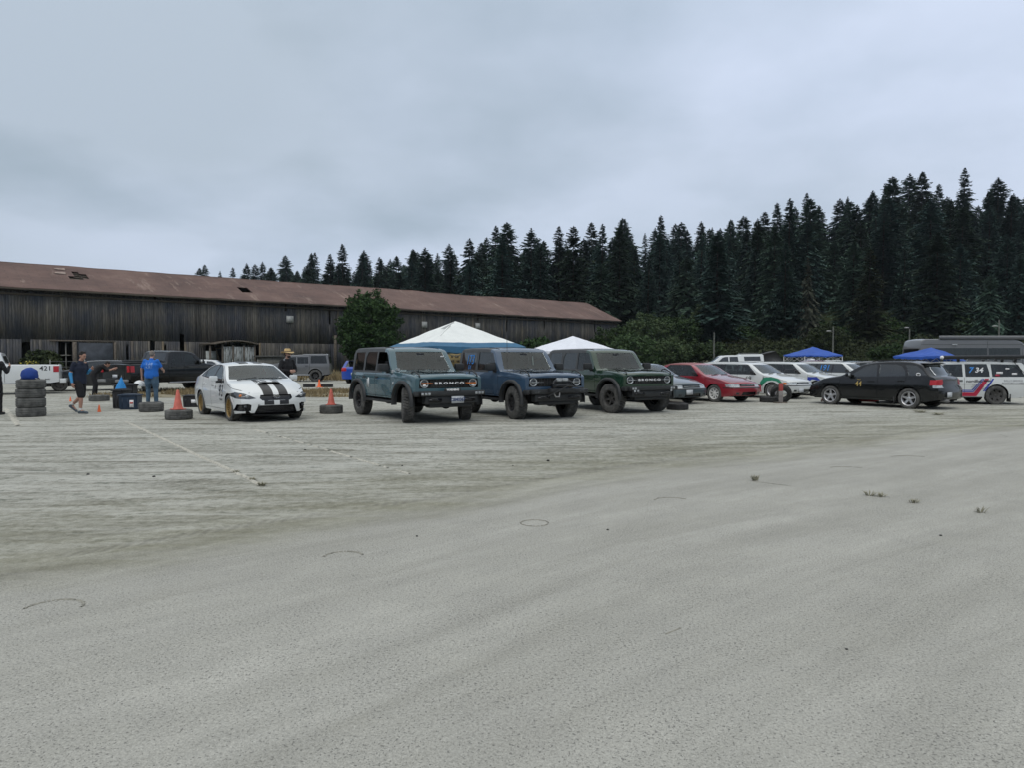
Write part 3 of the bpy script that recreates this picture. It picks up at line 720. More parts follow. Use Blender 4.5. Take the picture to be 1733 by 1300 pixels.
    c = t.mix(t.math('MULTIPLY', t.ramp(n2, [(.45, 0.), (.75, 1.)]), .45), c, (.11, .082, .075))
    m3 = t.n('Mapping'); t.l(o, m3.inputs[0]); m3.inputs[3].default_value = (.5, .1, .1); m3.inputs[2].default_value = (0, 0, .8); sc = t.noise(m3.outputs[0], 1.6, 6, .75)
    c = t.mix(t.ramp(sc, [(.58, 0.), (.68, .6)]), c, (.30, .23, .19)); t.col(c); t.bump(n2, .03)
    rm = t.m
    def ridge_z(s):
        f = pchip([(0, 10.85), (32, 11.0), (60, 11.12), (80, 11.28), (90, 11.18), (100, 11.36), (LEN, 11.5)]); return f(s) + .03 * noise.noise(Vector((s*.3, 0, 0)))
    HE = 8.28; OV = .7
    holes = [(xl(108), .30, .62), (xl(418), .36, .5)]
    bm = bmesh.new(); NX = 200; NY = 14
    def rp(i, j, back=False):
        s = -0.5 + (LEN + 1.0) * i / NX; q = j / NY; zr_ = ridge_z(s); z = lerp(HE - .28, zr_, q) + .05 * noise.noise(Vector((s*.4, q*4, 1))); y = lerp(-OV, HALF, q)
        if back: y = 2*HALF - y
        return Vector((s, y, z))
    hs = set()
    for i in range(NX):
        s = -.5 + (LEN + 1) * (i + .5) / NX; hj = hash(i*7919) % 3 - 1
        if 44.2 < s < 46.5: hs |= {(i, j) for j in range(4 + hj, 10)} - ({(i, 6)} if i % 2 else set())
        if 75 < s < 75.9: hs |= {(i, j) for j in (6, 7)}
    hx = xl(120); hs = set()
    for i in range(NX):
        s = -.5 + (LEN + 1) * (i + .5) / NX
        for j in range(NY):
            q = (j + .5) / NY
            # the hole leans with the slope: compare against where its corners are seen
            if abs(s - (hx + 1.4) + (q - .5) * -2.0) < .7 and .40 < q < .80 and not (q > .7 and s > hx + 1.9): hs.add((i, j))
            if abs(s - (xl(416) + 1.2)) < .45 and .36 < q < .55: hs.add((i, j))
    for back in (False, True):
        g = [[bm.verts.new(rp(i, j, back)) for j in range(NY + 1)] for i in range(NX + 1)]
        for i in range(NX):
            for j in range(NY):
                if not back and (i, j) in hs: continue
                bm.faces.new((g[i][j], g[i+1][j], g[i+1][j+1], g[i][j+1]))
    rf = mk('roof', bm, rm, root, 30)
    so_ = rf.modifiers.new('thick', 'SOLIDIFY'); so_.thickness = .07; so_.offset = -1
    bm = bmesh.new()
    for k in range(7):
        s0 = hx - 1.5; q = .36 + k * .08; p = lerp(HE - .28, ridge_z(s0), q); y = lerp(-OV, HALF, q)
        add_box(bm, s0, s0 + 6, y, y + .12, p - .22, p - .10)
    for k in range(6):
        s0 = hx - 1 + k * 1.0; add_tube(bm, [(s0, -OV + .3, HE - .45), (s0, HALF, ridge_z(s0) - .35)], .05, 4)
    mk('roof_battens', bm, M['dark_wood'], root)
    bm = bmesh.new()   # torn sheet lying beside the hole
    for (a, b, c_, d_) in ((-.4, .5, .62, .66), (-.2, .7, .80, .83)):
        q0, q1 = c_, d_; z0 = lerp(HE - .28, ridge_z(hx), q0) + .12; z1 = lerp(HE - .28, ridge_z(hx), q1) + .2
        y0 = lerp(-OV, HALF, q0); y1 = lerp(-OV, HALF, q1)
        f = bm.faces.new([bm.verts.new(p) for p in ((hx + a, y0, z0), (hx + b, y0, z0 - .05), (hx + b, y1, z1), (hx + a, y1, z1 - .06))])
    o_ = mk('torn_roof_sheet', bm, plain('bare_tin', (.26, .20, .17), .6, var=.3), root); o_.modifiers.new('t', 'SOLIDIFY').thickness = .03
    # eave board and shadowed soffit rail
    bm = bmesh.new(); add_box(bm, -.4, LEN + .4, -OV + .02, -OV + .10, HE - .50, HE - .30); add_box(bm, -.4, LEN + .4, -.10, -.04, 7.35, 7.55)
    mk('eave_board', bm, plain('eave_timber', (.085, .07, .055), .9, var=.4, scale=.5), root)
    bm = bmesh.new(); add_box(bm, LEN + .42, LEN + .47, -OV, HALF, 0, 0.001); bm.free()
    # long lower ledger and patched panels
    bm = bmesh.new(); add_box(bm, xl(84), xl(195), -.16, -.08, 3.2, 3.34); add_box(bm, xl(195) - .1, xl(195) + .1, -.16, -.08, 0, 3.19)
    add_box(bm, xl(122) + .05, xl(122) + .4, -.15, -.09, 0, 3.19); mk('door_track', bm, M['dark_wood'], root)
    bm = bmesh.new(); add_box(bm, xl(134), xl(194) - .15, -.13, -.085, .2, 3.1); mk('sliding_door', bm, plain('blue_grey_boards', (.055, .062, .075), .9, var=.4, scale=1.5), root)
    # pale vents high on the wall
    for (u, v) in ((491, 540), (577, 543), (718, 549), (808, 551)):
        s = xl(u); z = zl(u, v); box('wall_vent', (s - .42, s + .42, -.14, -.07, z - .38, z + .38), plain('vent_panel', (.42, .42, .40), .7), root)
    # leaning plank
    bm = bmesh.new(); s = xl(563); add_box(bm, s, s + .3, -.5, -.35, 0, 4.4); mk('propped_plank', bm, M['dark_wood'], root)
    # cross bars in the doorways
    bm = bmesh.new(); add_box(bm, xl(101), xl(122), .1, .18, 1.85, 1.95); add_box(bm, xl(112), xl(112) + .1, .2, .3, 0, 3.1)
    for k in range(4): add_box(bm, xl(154) + .2 + k*.55, xl(154) + .3 + k*.55, .0, .06, .3, 1.15)
    mk('doorway_bars', bm, plain('pale_timber', (.2, .19, .17), .9), root)
    return root, xl
shed, XL = make_shed()

# lean-to with whitewashed panels standing against the shed
def leanto():
    def at(s, y): p = A2 + dAB * s + nAB * y; return (p.x, p.y, 0)
    s0 = XL(315); s1 = XL(437); W_ = s1 - s0 - 3.0
    root = thing('lean_to', 'open-sided lean-to with whitewashed glazed panels against the long shed', 'shed', at(s0 + 1.6, -2.6), math.atan2(dAB.y, dAB.x))
    bm = bmesh.new()
    for x in (0, .27, .5, .75, 1): add_box(bm, W_*x - .08, W_*x + .08, 0, .16, 0, 3.0)
    add_box(bm, W_*.27, W_*.27 + .1, .2, 2.2, 2.6, 2.75)
    add_tube(bm, [(W_*.13, .1, 2.5), (W_*.24, .1, .3)], .07, 5)
    mk('posts', bm, M['dark_wood'], root)
    bm = bmesh.new(); n = 20
    for i in range(n):
        x0 = -.3 + (W_ + .6)*i/n; x1 = -.3 + (W_ + .6)*(i+1)/n; z = 3.05 + .35*math.sin(math.pi*min(1, max(0, (i/n - .1)/.9))); add_box(bm, x0, x1, -.3, 2.5, z, z + .12)
    mk('roof', bm, M['dark_wood'], root)
    t = NT('whitewashed_glass', .5); o = t.co(scale=(3, 1, .6)); n_ = t.noise(o, 2.0, 6, .7); t.col(t.ramp(n_, [(.38, (.05, .055, .05)), (.5, (.30, .32, .31)), (.7, (.52, .55, .54))]))
    for k, (a, b) in enumerate(((.28, .49), (.52, .74), (.765, .985))):
        f = box('glazed_panel', (W_*a, W_*b, .04, .10, .15, 2.85), t.m, root)
        bm = bmesh.new()
        for z in (1.0, 1.05): add_box(bm, W_*a, W_*b, .025, .039, z, z + .05)
        for q in range(1, 4): xx = W_*lerp(a, b, q/4); add_box(bm, xx, xx + .04, .03, .0385, .15, 2.85)
        mk('glazing_bar', bm, M['dark_wood'], f)
    box('white_sheet', (W_*.02, W_*.25, 1.6, 1.65, 1.1, 2.4), plain('white_sheeting', (.5, .52, .5), .7), root)
    box('rail', (0.05, W_*.26, .02, .1, .95, 1.08), M['dark_wood'], root)
leanto()
def hut():
    D = 74; root = thing('small_hut', 'small low grey hut beside the man in the straw hat', 'hut', (X_at(460, D), D, 0), .6)
    box('wall', (-1.1, 1.1, 0, 1.6, 0, 1.75), plain('hut_boards', (.13, .125, .11), .9, var=.4, scale=4), root)
    bm = bmesh.new(); add_box(bm, -1.35, 1.35, -.25, 1.9, 1.76, 1.9); mk('roof', bm, plain('hut_roof', (.09, .09, .085), .8), root)
hut()
# wire fence line in front of the shed
def wire_fence():
    root = thing('wire_fence', 'low wire fence with thin pale posts in front of the long shed', 'fence', (X_at(85, 56), 56, 0), .75)
    bm = bmesh.new()
    for z in (.4, .9, 1.35): add_tube(bm, [(0, 0, z), (24, 0, z)], .012, 4)
    mk('wire', bm, M['steel'], root)
    for k in range(11):
        bm = bmesh.new(); add_tube(bm, [(k*2.4, 0, 0), (k*2.4, 0, 1.5)], .035, 6); mk('post', bm, plain('pale_post', (.25, .25, .23), .8) if k == 0 else bpy.data.materials['pale_post'], root)
wire_fence()
# ================================================================= VEHICLE BUILDER
def pip(poly, a, b):
    c = False; n = len(poly)
    for i in range(n):
        x0, y0 = poly[i]; x1, y1 = poly[i-1]
        if (y0 > b) != (y1 > b) and a < (x1 - x0) * (b - y0) / (y1 - y0) + x0: c = not c
    return c
def text_bm(s, size=1., bold=0, sx=1., shear=0, spacing=1.):
    cu = bpy.data.curves.new('t', 'FONT'); cu.body = s; cu.size = size; cu.align_x = 'CENTER'; cu.align_y = 'CENTER'; cu.offset = bold; cu.shear = shear; cu.space_character = spacing; cu.resolution_u = 3
    o = bpy.data.objects.new('t', cu); col.objects.link(o); bpy.context.view_layer.update()
    me = bpy.data.meshes.new_from_object(o.evaluated_get(bpy.context.evaluated_depsgraph_get()))
    bm = bmesh.new(); bm.from_mesh(me); bpy.data.objects.remove(o); bpy.data.curves.remove(cu); bpy.data.meshes.remove(me)
    bmesh.ops.remove_doubles(bm, verts=bm.verts, dist=1e-5)
    for v in bm.verts: v.co.x *= sx; v.co.z = 0
    return bm

class Car:
    """x forward, y left, z up; origin on the ground midway between the axles. s = metres behind the front bumper."""
    def __init__(c, name, label, cat, x, y, head, P, body_mat, group=None):
        c.P = P; c.xm = P['s1'] + P['wb'] / 2
        c.root = thing(name, label, cat, (x, y, 0), R(head), group)
        c.zt = pchip(P['top']); c.zb = pchip(P['belt']); c.hw = pchip(P['hw']); c.prof = pchip(P['prof'])
        c.pf = pchip(P.get('pf', [(0, 0), (2, 0)])); c.pr = pchip(P.get('pr', [(0, 0), (2, 0)])); c.sill = pchip(P['sill'])
        c.zroof = max(p[1] for p in P['top']); c.bm = c.shell(); c.body_mat = body_mat
        c.bvh = BVHTree.FromBMesh(c.bm); c.seams = []
    def zlow(c, s):
        P = c.P; z = c.sill(s)
        for sa in (P['s1'], P['s1'] + P['wb']):
            d = abs(s - sa)
            if d < P['ra']: z = max(z, P['zc'] + math.sqrt(max(0, P['ra']**2 - d*d)))
        return z
    def section(c, s):
        P = c.P; w_ = c.hw(s); zt = c.zt(s); zb = min(c.zb(s), zt - .015); zl = min(c.zlow(s), zb - .04); rr = min(P.get('rr', .06), (zt - zb) * .7)
        pts = []
        for k in range(8):
            z = lerp(zl, zb, k / 7); pts.append((w_ * c.prof(z), z))
        yb = pts[-1][0]; yr = P['yroof'] * w_ / max(p[1] for p in P['hw'])
        def yt(z): q = (z - zb) / max(.05, c.zroof - zb); return lerp(yb, yr, q ** P.get('tpow', 1.15))
        for k in (1, 2, 3, 4): z = lerp(zb, zt - rr, k / 4); pts.append((yt(z), z))
        ye = pts[-1][0]; ri = P.get('ri', rr * 1.3) if zt - zb > .25 else rr * 1.4
        pts.append((ye - ri * .12, zt - rr * .45)); pts.append((ye - ri * .45, zt - rr * .12)); pts.append((ye - ri, zt))
        cr = c.P.get('crown', .04)
        for k in (1, 2, 3, 4, 5):
            q = 1 - k / 5; pts.append(((ye - ri) * q, zt + cr * (1 - q * q)))
        return pts
    def shell(c):
        P = c.P; S = set(); L_ = P['L']
        n = int(L_ / .11)
        for i in range(n + 1): S.add(round(L_ * i / n, 4))
        for f in ('top', 'belt'):
            for p in P[f]:
                if 0 <= p[0] <= L_: S.add(round(p[0], 4))
        for sa in (P['s1'], P['s1'] + P['wb']):
            S = {s for s in S if abs(s - sa) > P['ra'] + .01 or any(abs(s - p[0]) < 1e-3 for p in P['top'])}
            for k in range(17):
                s = sa - P['ra'] * math.cos(math.pi * k / 16)
                if 0 < s < L_: S.add(round(s + (1e-3 if k == 0 else -1e-3 if k == 16 else 0), 4))
            for s in (sa - P['ra'] - .003, sa + P['ra'] + .003):
                if 0 < s < L_: S.add(round(s, 4))
        S = sorted(S); bm = bmesh.new(); rings = []
        for s in S:
            pts = c.section(s); ring = [bm.verts.new((s, -y, z)) for y, z in pts] + [bm.verts.new((s, y, z)) for y, z in reversed(pts[:-1])]
            rings.append(ring)
        for Ar, Br in zip(rings, rings[1:]):
            for k in range(len(Ar) - 1): bm.faces.new((Ar[k], Ar[k+1], Br[k+1], Br[k]))
        m = len(rings[0]) // 2; K = 10
        for ring, flip in ((rings[0], 1), (rings[-1], 0)):
            rows = []
            for j in range(m + 1):
                a = ring[j]; b = ring[-1-j]
                rows.append([a] + [bm.verts.new(a.co.lerp(b.co, k / K)) for k in range(1, K)] + [b] if j < m else [a] * (K + 1))
            for Ra, Rb in zip(rows, rows[1:]):
                for k in range(K):
                    f = [Ra[k], Ra[k+1], Rb[k+1], Rb[k]]; g = []
                    for v in f:
                        if v not in g: g.append(v)
                    if len(g) > 2:
                        try: bm.faces.new(g if flip else g[::-1])
                        except ValueError: pass
        wmax = max(p[1] for p in P['hw']); Lf = P.get('Lf', .9); Lr = P.get('Lr', .7)
        for v in bm.verts:
            s, y, z = v.co; q = min(1, abs(y) / wmax); wf = smooth(1 - s / Lf) if s < Lf else 0; wr = smooth(1 - (L_ - s) / Lr) if L_ - s < Lr else 0
            ds = wf * (c.pf(z) + P.get('kf', .2) * q ** 2.6) - wr * (c.pr(z) + P.get('kr', .14) * q ** 2.6)
            if z > c.zb(s) and P.get('kw'):
                sw0, sw1 = P['ws']; g = smooth((z - c.zb(s)) / .2)
                if s < sw1 + .9: ds += P['kw'] * q * q * g * (1 if s < sw1 else smooth(1 - (s - sw1) / .9))
                if 'rw' in P and s > P['rw'][0] - .7: ds -= P['kw'] * q * q * g * (1 if s > P['rw'][0] else smooth(1 - (P['rw'][0] - s) / .7))
            v.co = (c.xm - (s + ds), y, z)
        bmesh.ops.remove_doubles(bm, verts=bm.verts, dist=1e-4)
        bm.normal_update(); bmesh.ops.recalc_face_normals(bm, faces=bm.faces)
        # make sure normals face outwards
        t = sum(1 if f.normal.dot(f.calc_center_median() - Vector((0, 0, .6))) > 0 else -1 for f in bm.faces)
        if t < 0: bmesh.ops.reverse_faces(bm, faces=bm.faces)
        bm.normal_update(); return bm
    # --- cutting parts out of the skin
    def cut(c, poly, axis, filt):
        """poly in car coordinates: 'y' -> (x,z)  'x' -> (y,z)  'z' -> (x,y)"""
        bm = c.bm; ia, ib = {'y': (0, 2), 'x': (1, 2), 'z': (0, 1)}[axis]
        a0 = min(p[0] for p in poly); a1 = max(p[0] for p in poly); b0 = min(p[1] for p in poly); b1 = max(p[1] for p in poly)
        def cand():
            r = []
            for f in bm.faces:
                if not filt(f): continue
                A_ = [v.co[ia] for v in f.verts]; B_ = [v.co[ib] for v in f.verts]
                if max(A_) < a0 or min(A_) > a1 or max(B_) < b0 or min(B_) > b1: continue
                r.append(f)
            return r
        for i in range(len(poly)):
            p, q = poly[i-1], poly[i]; d = (q[0] - p[0], q[1] - p[1])
            if abs(d[0]) + abs(d[1]) < 1e-6: continue
            no = Vector((0, 0, 0)); no[ia] = -d[1]; no[ib] = d[0]; co = Vector((0, 0, 0)); co[ia] = p[0]; co[ib] = p[1]
            fs = cand(); geom = list({v for f in fs for v in f.verts}) + list({e for f in fs for e in f.edges}) + fs
            bmesh.ops.bisect_plane(bm, geom=geom, dist=1e-5, plane_co=co, plane_no=no.normalized())
        bm.normal_update()
        return [f for f in cand() if pip(poly, f.calc_center_median()[ia], f.calc_center_median()[ib])]
    def take(c, fs, name, mat, off=0., label=None, parent=None, rim=True):
        """lift faces out of the skin into a part of their own, sunk (off<0) or proud (off>0)"""
        if not fs: return None
        nb = bmesh.new(); mp = {}; vn = {}
        for f in fs:
            for v in f.verts: vn.setdefault(v, Vector()); vn[v] += f.normal * f.calc_area()
        for v, n in vn.items(): mp[v] = nb.verts.new(v.co + (n.normalized() if n.length > 1e-9 else Vector((0, 0, 1))) * off)
        for f in fs: nb.faces.new([mp[v] for v in f.verts])
        if off < -.004 and rim:
            nb.edges.ensure_lookup_table(); inv = {b: a for a, b in mp.items()}
            for e in [e for e in nb.edges if len(e.link_faces) == 1]:
                a, b = e.verts; ca, cb = inv[a].co, inv[b].co
                nb.faces.new((a, b, nb.verts.new(cb), nb.verts.new(ca)))
        bmesh.ops.delete(c.bm, geom=fs, context='FACES')
        loose = [v for v in c.bm.verts if not v.link_faces]; bmesh.ops.delete(c.bm, geom=loose, context='VERTS')
        nb.normal_update(); return mk(name, nb, mat, parent or c.root, 35, label)
    def sx(c, poly): return [(c.xm - s, b) for s, b in poly]
    def side(c, name, poly, mat, off=-.006, sides='RL', label=None, nmin=.3):
        r = []
        for sd_ in sides:
            sg = -1 if sd_ == 'R' else 1
            fs = c.cut(c.sx(poly), 'y', lambda f: f.normal.y * sg > nmin)
            r.append(c.take(fs, name, mat, off, label))
        return r
    def front(c, name, poly, mat, off=-.006, mirror=False, nmin=.2, smax=2.6, label=None, smin=-1):
        r = []
        for m_ in ((1, -1) if mirror else (1,)):
            pl = [(y * m_, z) for y, z in poly]
            fs = c.cut(pl, 'x', lambda f: f.normal.x > nmin and smin < c.xm - f.calc_center_median().x < smax)
            r.append(c.take(fs, name, mat, off, label))
        return r
    def rear(c, name, poly, mat, off=-.006, mirror=False, nmin=.2, label=None, smin=2.):
        r = []
        for m_ in ((1, -1) if mirror else (1,)):
            pl = [(y * m_, z) for y, z in poly]
            fs = c.cut(pl, 'x', lambda f: f.normal.x < -nmin and c.xm - f.calc_center_median().x > smin)
            r.append(c.take(fs, name, mat, off, label))
        return r
    def topc(c, name, poly, mat, off=.0, nmin=.25, smin=0, smax=9, label=None, zmax=9):
        fs = c.cut(c.sx(poly), 'z', lambda f: f.normal.z > nmin and smin < c.xm - f.calc_center_median().x < smax and f.calc_center_median().z < zmax)
        return c.take(fs, name, mat, off, label)
    def seam(c, pts, w=.010, sides='RL'):
        """a shut line: thin dark strips cut in the skin, collected in one panel_gaps part"""
        for (p, q) in zip(pts, pts[1:]):
            d = Vector((q[0] - p[0], q[1] - p[1])); n = Vector((-d.y, d.x)).normalized() * w / 2
            poly = [(p[0] + n.x, p[1] + n.y), (q[0] + n.x, q[1] + n.y), (q[0] - n.x, q[1] - n.y), (p[0] - n.x, p[1] - n.y)]
            for sd_ in sides:
                sg = -1 if sd_ == 'R' else 1; c.seams.append((c.sx(poly), 'y', sg))
    def do_seams(c):
        nb = bmesh.new()
        for poly, ax, sg in c.seams:
            fs = c.cut(poly, ax, lambda f: f.normal.y * sg > .3)
            for f in fs: f.material_index = 1
    def hit(c, o, d):
        r = c.bvh.ray_cast(Vector(o), Vector(d)); return r[0]
    def ys(c, s, z, sg=-1):
        h = c.hit((c.xm - s, sg * 3, z), (0, -sg, 0)); return h.y if h else sg * c.hw(s)
    def xf(c, y, z):
        h = c.hit((6, y, z), (-1, 0, 0)); return h.x if h else c.xm
    def xr(c, y, z):
        h = c.hit((-6, y, z), (1, 0, 0)); return h.x if h else c.xm - c.P['L']
    def ztop_at(c, s, y):
        h = c.hit((c.xm - s, y, 4), (0, 0, -1)); return h.z if h else c.zt(s)
    def text(c, name, s, size, mat, side='R', at=(0, 0), bold=.01, rot=0, sx=1., label=None, off=.006, spacing=1., shear=0):
        """lettering laid on the skin; side R/L/F/B; at = (s,z) or (y,z)"""
        bm = text_bm(s, size, bold * size, sx, shear, spacing)
        bmesh.ops.triangulate(bm, faces=bm.faces)
        rm = Matrix.Rotation(rot, 3, 'Z')
        for v in bm.verts:
            q = rm @ v.co; a, b = q.x, q.y
            if side in 'RL':
                sg = -1 if side == 'R' else 1; x = c.xm - at[0] + (a if side == 'R' else -a); z = at[1] + b
                h = c.hit((x, sg * 3, z), (0, -sg, 0)); yy = (h.y if h else sg * .9) + sg * off; v.co = (x, yy, z)
            else:
                sg = 1 if side == 'F' else -1; y = at[0] + (a if side == 'F' else -a); z = at[1] + b
                h = c.hit((6 * sg, y, z), (-sg, 0, 0)); xx = (h.x if h else c.xm) + sg * off; v.co = (xx, y, z)
        return mk(name, bm, mat, c.root, 60, label)
    def box(c, name, s0, s1, y0, y1, z0, z1, mat, bev=.01, label=None, parent=None):
        return box(name, (c.xm - s1, c.xm - s0, y0, y1, z0, z1), mat, parent or c.root, bev, label)
    def finish(c, interior='interior', liner=True, seats=True, wheels=None, zfloor=.55, mats2=None):
        P = c.P; c.do_seams()
        mk('body', c.bm, [c.body_mat, M['seam']], c.root, 32)
        L_ = P['L']; wmax = max(p[1] for p in P['hw']); yi = wmax - P.get('tw', .24) - .06
        bm = bmesh.new(); zc = P['zc'] + P['ra'] + .02
        add_box(bm, c.xm - L_ + .25, c.xm - .22, -yi, yi, P.get('zund', .26), zc)
        # inner lining that closes the wheel wells from above
        for sa in (P['s1'], P['s1'] + P['wb']): add_box(bm, c.xm - sa - P['ra'] - .02, c.xm - sa + P['ra'] + .02, -wmax * .93, wmax * .93, zc - .02 + .03, zc + .04)
        for e in (.12, L_ - .5): add_box(bm, c.xm - e - .3, c.xm - e, -wmax*.78, wmax*.78, P.get('zund', .26) + .04, c.sill(e) + .12)
        mk('underbody', bm, M['under'], c.root)
        if seats:
            im = M[interior]; sw = P['ws']; zf = P.get('zseat', .5); bm = bmesh.new()
            s = sw[1] + P.get('seat0', .15)
            for ss, ys_ in ((s, (-.36, .36)), (s + .85, (-.36, .36))):
                if ss > P.get('seatmax', 9): continue
                for y in ys_:
                    add_box(bm, c.xm - ss - .5, c.xm - ss, y - .24, y + .24, zf, zf + .14, bev=.04)
                    Mx = Matrix.Translation((c.xm - ss - .5, y, zf + .1)) @ Matrix.Rotation(R(-14), 4, 'Y')
                    add_box(bm, -.07, .07, -.23, .23, 0, .56, M=Mx, bev=.04); add_box(bm, -.05, .05, -.12, .12, .60, .78, M=Mx, bev=.03)
            mk('seats', bm, im, c.root)
            bm = bmesh.new(); zd = c.zt(sw[0]) - .06
            add_box(bm, c.xm - sw[0] - .62, c.xm - sw[0] - .05, -wmax*.82, wmax*.82, zd - .3, zd, bev=.05)
            d = mk('dashboard', bm, M['interior'], c.root)
            bm = bmesh.new(); yy = .36; Mx = Matrix.Translation((c.xm - sw[0] - .72, yy, zd + .02)) @ Matrix.Rotation(R(65), 4, 'Y')
            for k in range(20):
                pass
            pts = [Mx @ Vector((.18*math.cos(a), .18*math.sin(a), 0)) for a in [2*math.pi*k/20 for k in range(21)]]
            add_tube(bm, pts, .015, 6); add_box(bm, -.02, .02, -.17, .17, -.02, .01, M=Mx); mk('steering_wheel', bm, M['trim'], c.root)
        for sa, kind in ((P['s1'], 'F'), (P['s1'] + P['wb'], 'B')):
            for sg in (-1, 1):
                wd = wheels; o = wheel(wd, c.root); x = c.xm - sa
                o.location = (x, sg * (P.get('trk', wmax * 2 - wd['w'] - .02) / 2), wd['R'] - wd.get('sink', .012))
                st = P.get('steer', 0) if kind == 'F' else 0
                o.rotation_euler = (0, 0, R(st) + (math.pi if sg > 0 else 0))
        return c.root
    def mirrors(c, s, z, mat, size=(.1, .2, .13), y=None, arm=True, label=None):
        for sg in (-1, 1):
            yy = abs(c.ys(s, z, sg)) if y is None else y
            bm = bmesh.new(); x = c.xm - s
            add_box(bm, x - .03, x + size[0] - .03, *sorted((sg*(yy + .05), sg*(yy + .05 + size[1]))), z + .03, z + .03 + size[2], bev=min(size)*.3)
            o = mk('mirror', bm, mat, c.root, 40, label)
            bm = bmesh.new(); add_box(bm, x, x + .04, *sorted((sg*(yy - .06), sg*(yy + .09))), z - .02, z + .05, bev=.01); mk('mirror_arm', bm, M['plastic'], o)
            bm = bmesh.new(); y0, y1 = sorted((sg*(yy + .07), sg*(yy + .03 + size[1]))); add_box(bm, x - .034, x - .031, y0, y1, z + .045, z + .015 + size[2]); mk('mirror_glass', bm, M['lens'], o)
    def handles(c, lst, mat, sides=(-1, 1), w=.2):
        for s, z in lst:
            for sg in sides:
                yy = c.ys(s, z, sg); bm = bmesh.new(); add_box(bm, c.xm - s - w/2, c.xm - s + w/2, *sorted((yy - sg*.01, yy + sg*.035)), z - .018, z + .018, bev=.01); mk('door_handle', bm, mat, c.root)
    def wipers(c, s, z, ys_=(-.1, .55), ln=.52):
        for y in ys_:
            x = c.xm - s; bm = bmesh.new()
            p0 = Vector((x + .02, y - ln, 0)); p1 = Vector((x - .06, y, 0))
            pts = []
            for k in range(7):
                q = p0.lerp(p1, k / 6); h = c.hit((q.x, q.y, 4), (0, 0, -1)); pts.append((q.x, q.y, (h.z if h else z) + .018))
            add_tube(bm, pts, .011, 5); mk('wiper', bm, M['plastic'], c.root)
    def plate(c, side_, y, z, txt, w=.31, h=.155, x=None):
        sg = 1 if side_ == 'F' else -1
        if x is None: x = (c.xf(y, z) if sg > 0 else c.xr(y, z))
        x += sg * .02; bm = bmesh.new(); add_box(bm, x - .006, x + .006, y - w/2, y + w/2, z - h/2, z + h/2)
        o = mk('licence_plate', bm, plain('plate_white', (.5, .52, .54), .5, var=.08) if 'plate_white' not in bpy.data.materials else bpy.data.materials['plate_white'], c.root)
        if txt:
            tb = text_bm(txt, h * .62, .004, .92)
            for v in tb.verts: v.co = (x + sg * .009, y + v.co.x * sg, z + v.co.y)
            mk('plate_lettering', tb, M.setdefault('plate_text', plain('plate_blue', (.04, .06, .14), .6)), o, None)

def tyre_bm(R_, w, rim, tread='road', seg=48):
    bm = bmesh.new(); h = w / 2; sh = R_ - .022 if tread == 'road' else R_ - .03
    prof = [(rim, -h*.82), (rim + .02, -h*.98), (lerp(rim, R_, .45), -h*1.03), (sh - .01, -h*.97), (R_ - .006, -h*.82)]
    if tread == 'road':
        for y in (-.5, 0, .5): prof += [(R_, h*(y - .16)), (R_ - .009, h*(y - .12)), (R_ - .009, h*(y - .04)), (R_, h*(y))]
    else:
        prof += [(R_, -h*.78), (R_, -h*.42), (R_, -h*.38), (R_, -h*.04), (R_, h*.04), (R_, h*.38), (R_, h*.42), (R_, h*.78)]
        seg = 144
    prof += [(R_ - .006, h*.82), (sh - .01, h*.97), (lerp(rim, R_, .45), h*1.03), (rim + .02, h*.98), (rim, h*.82), (rim - .004, 0), (rim, -h*.82)]
    if tread == 'road': add_lathe(bm, prof, seg, 'y')
    else:
        dpt = .024
        def fr(k, j):
            if j in (3, 4, 5, 6): return 1 - (dpt/R_ if (k % 4) == 0 else 0)
            if j in (7, 8): return 1 - (dpt/R_ if ((k + 1) % 4) == 0 else 0)
            if j in (9, 10): return 1 - (dpt/R_ if ((k + 3) % 4) == 0 else 0)
            if j in (11, 12, 13, 14): return 1 - (dpt/R_ if ((k + 2) % 4) == 0 else 0)
            return 1
        add_lathe(bm, prof, seg, 'y', fr=fr)
    bmesh.ops.remove_doubles(bm, verts=bm.verts, dist=1e-5); bmesh.ops.recalc_face_normals(bm, faces=bm.faces); return bm
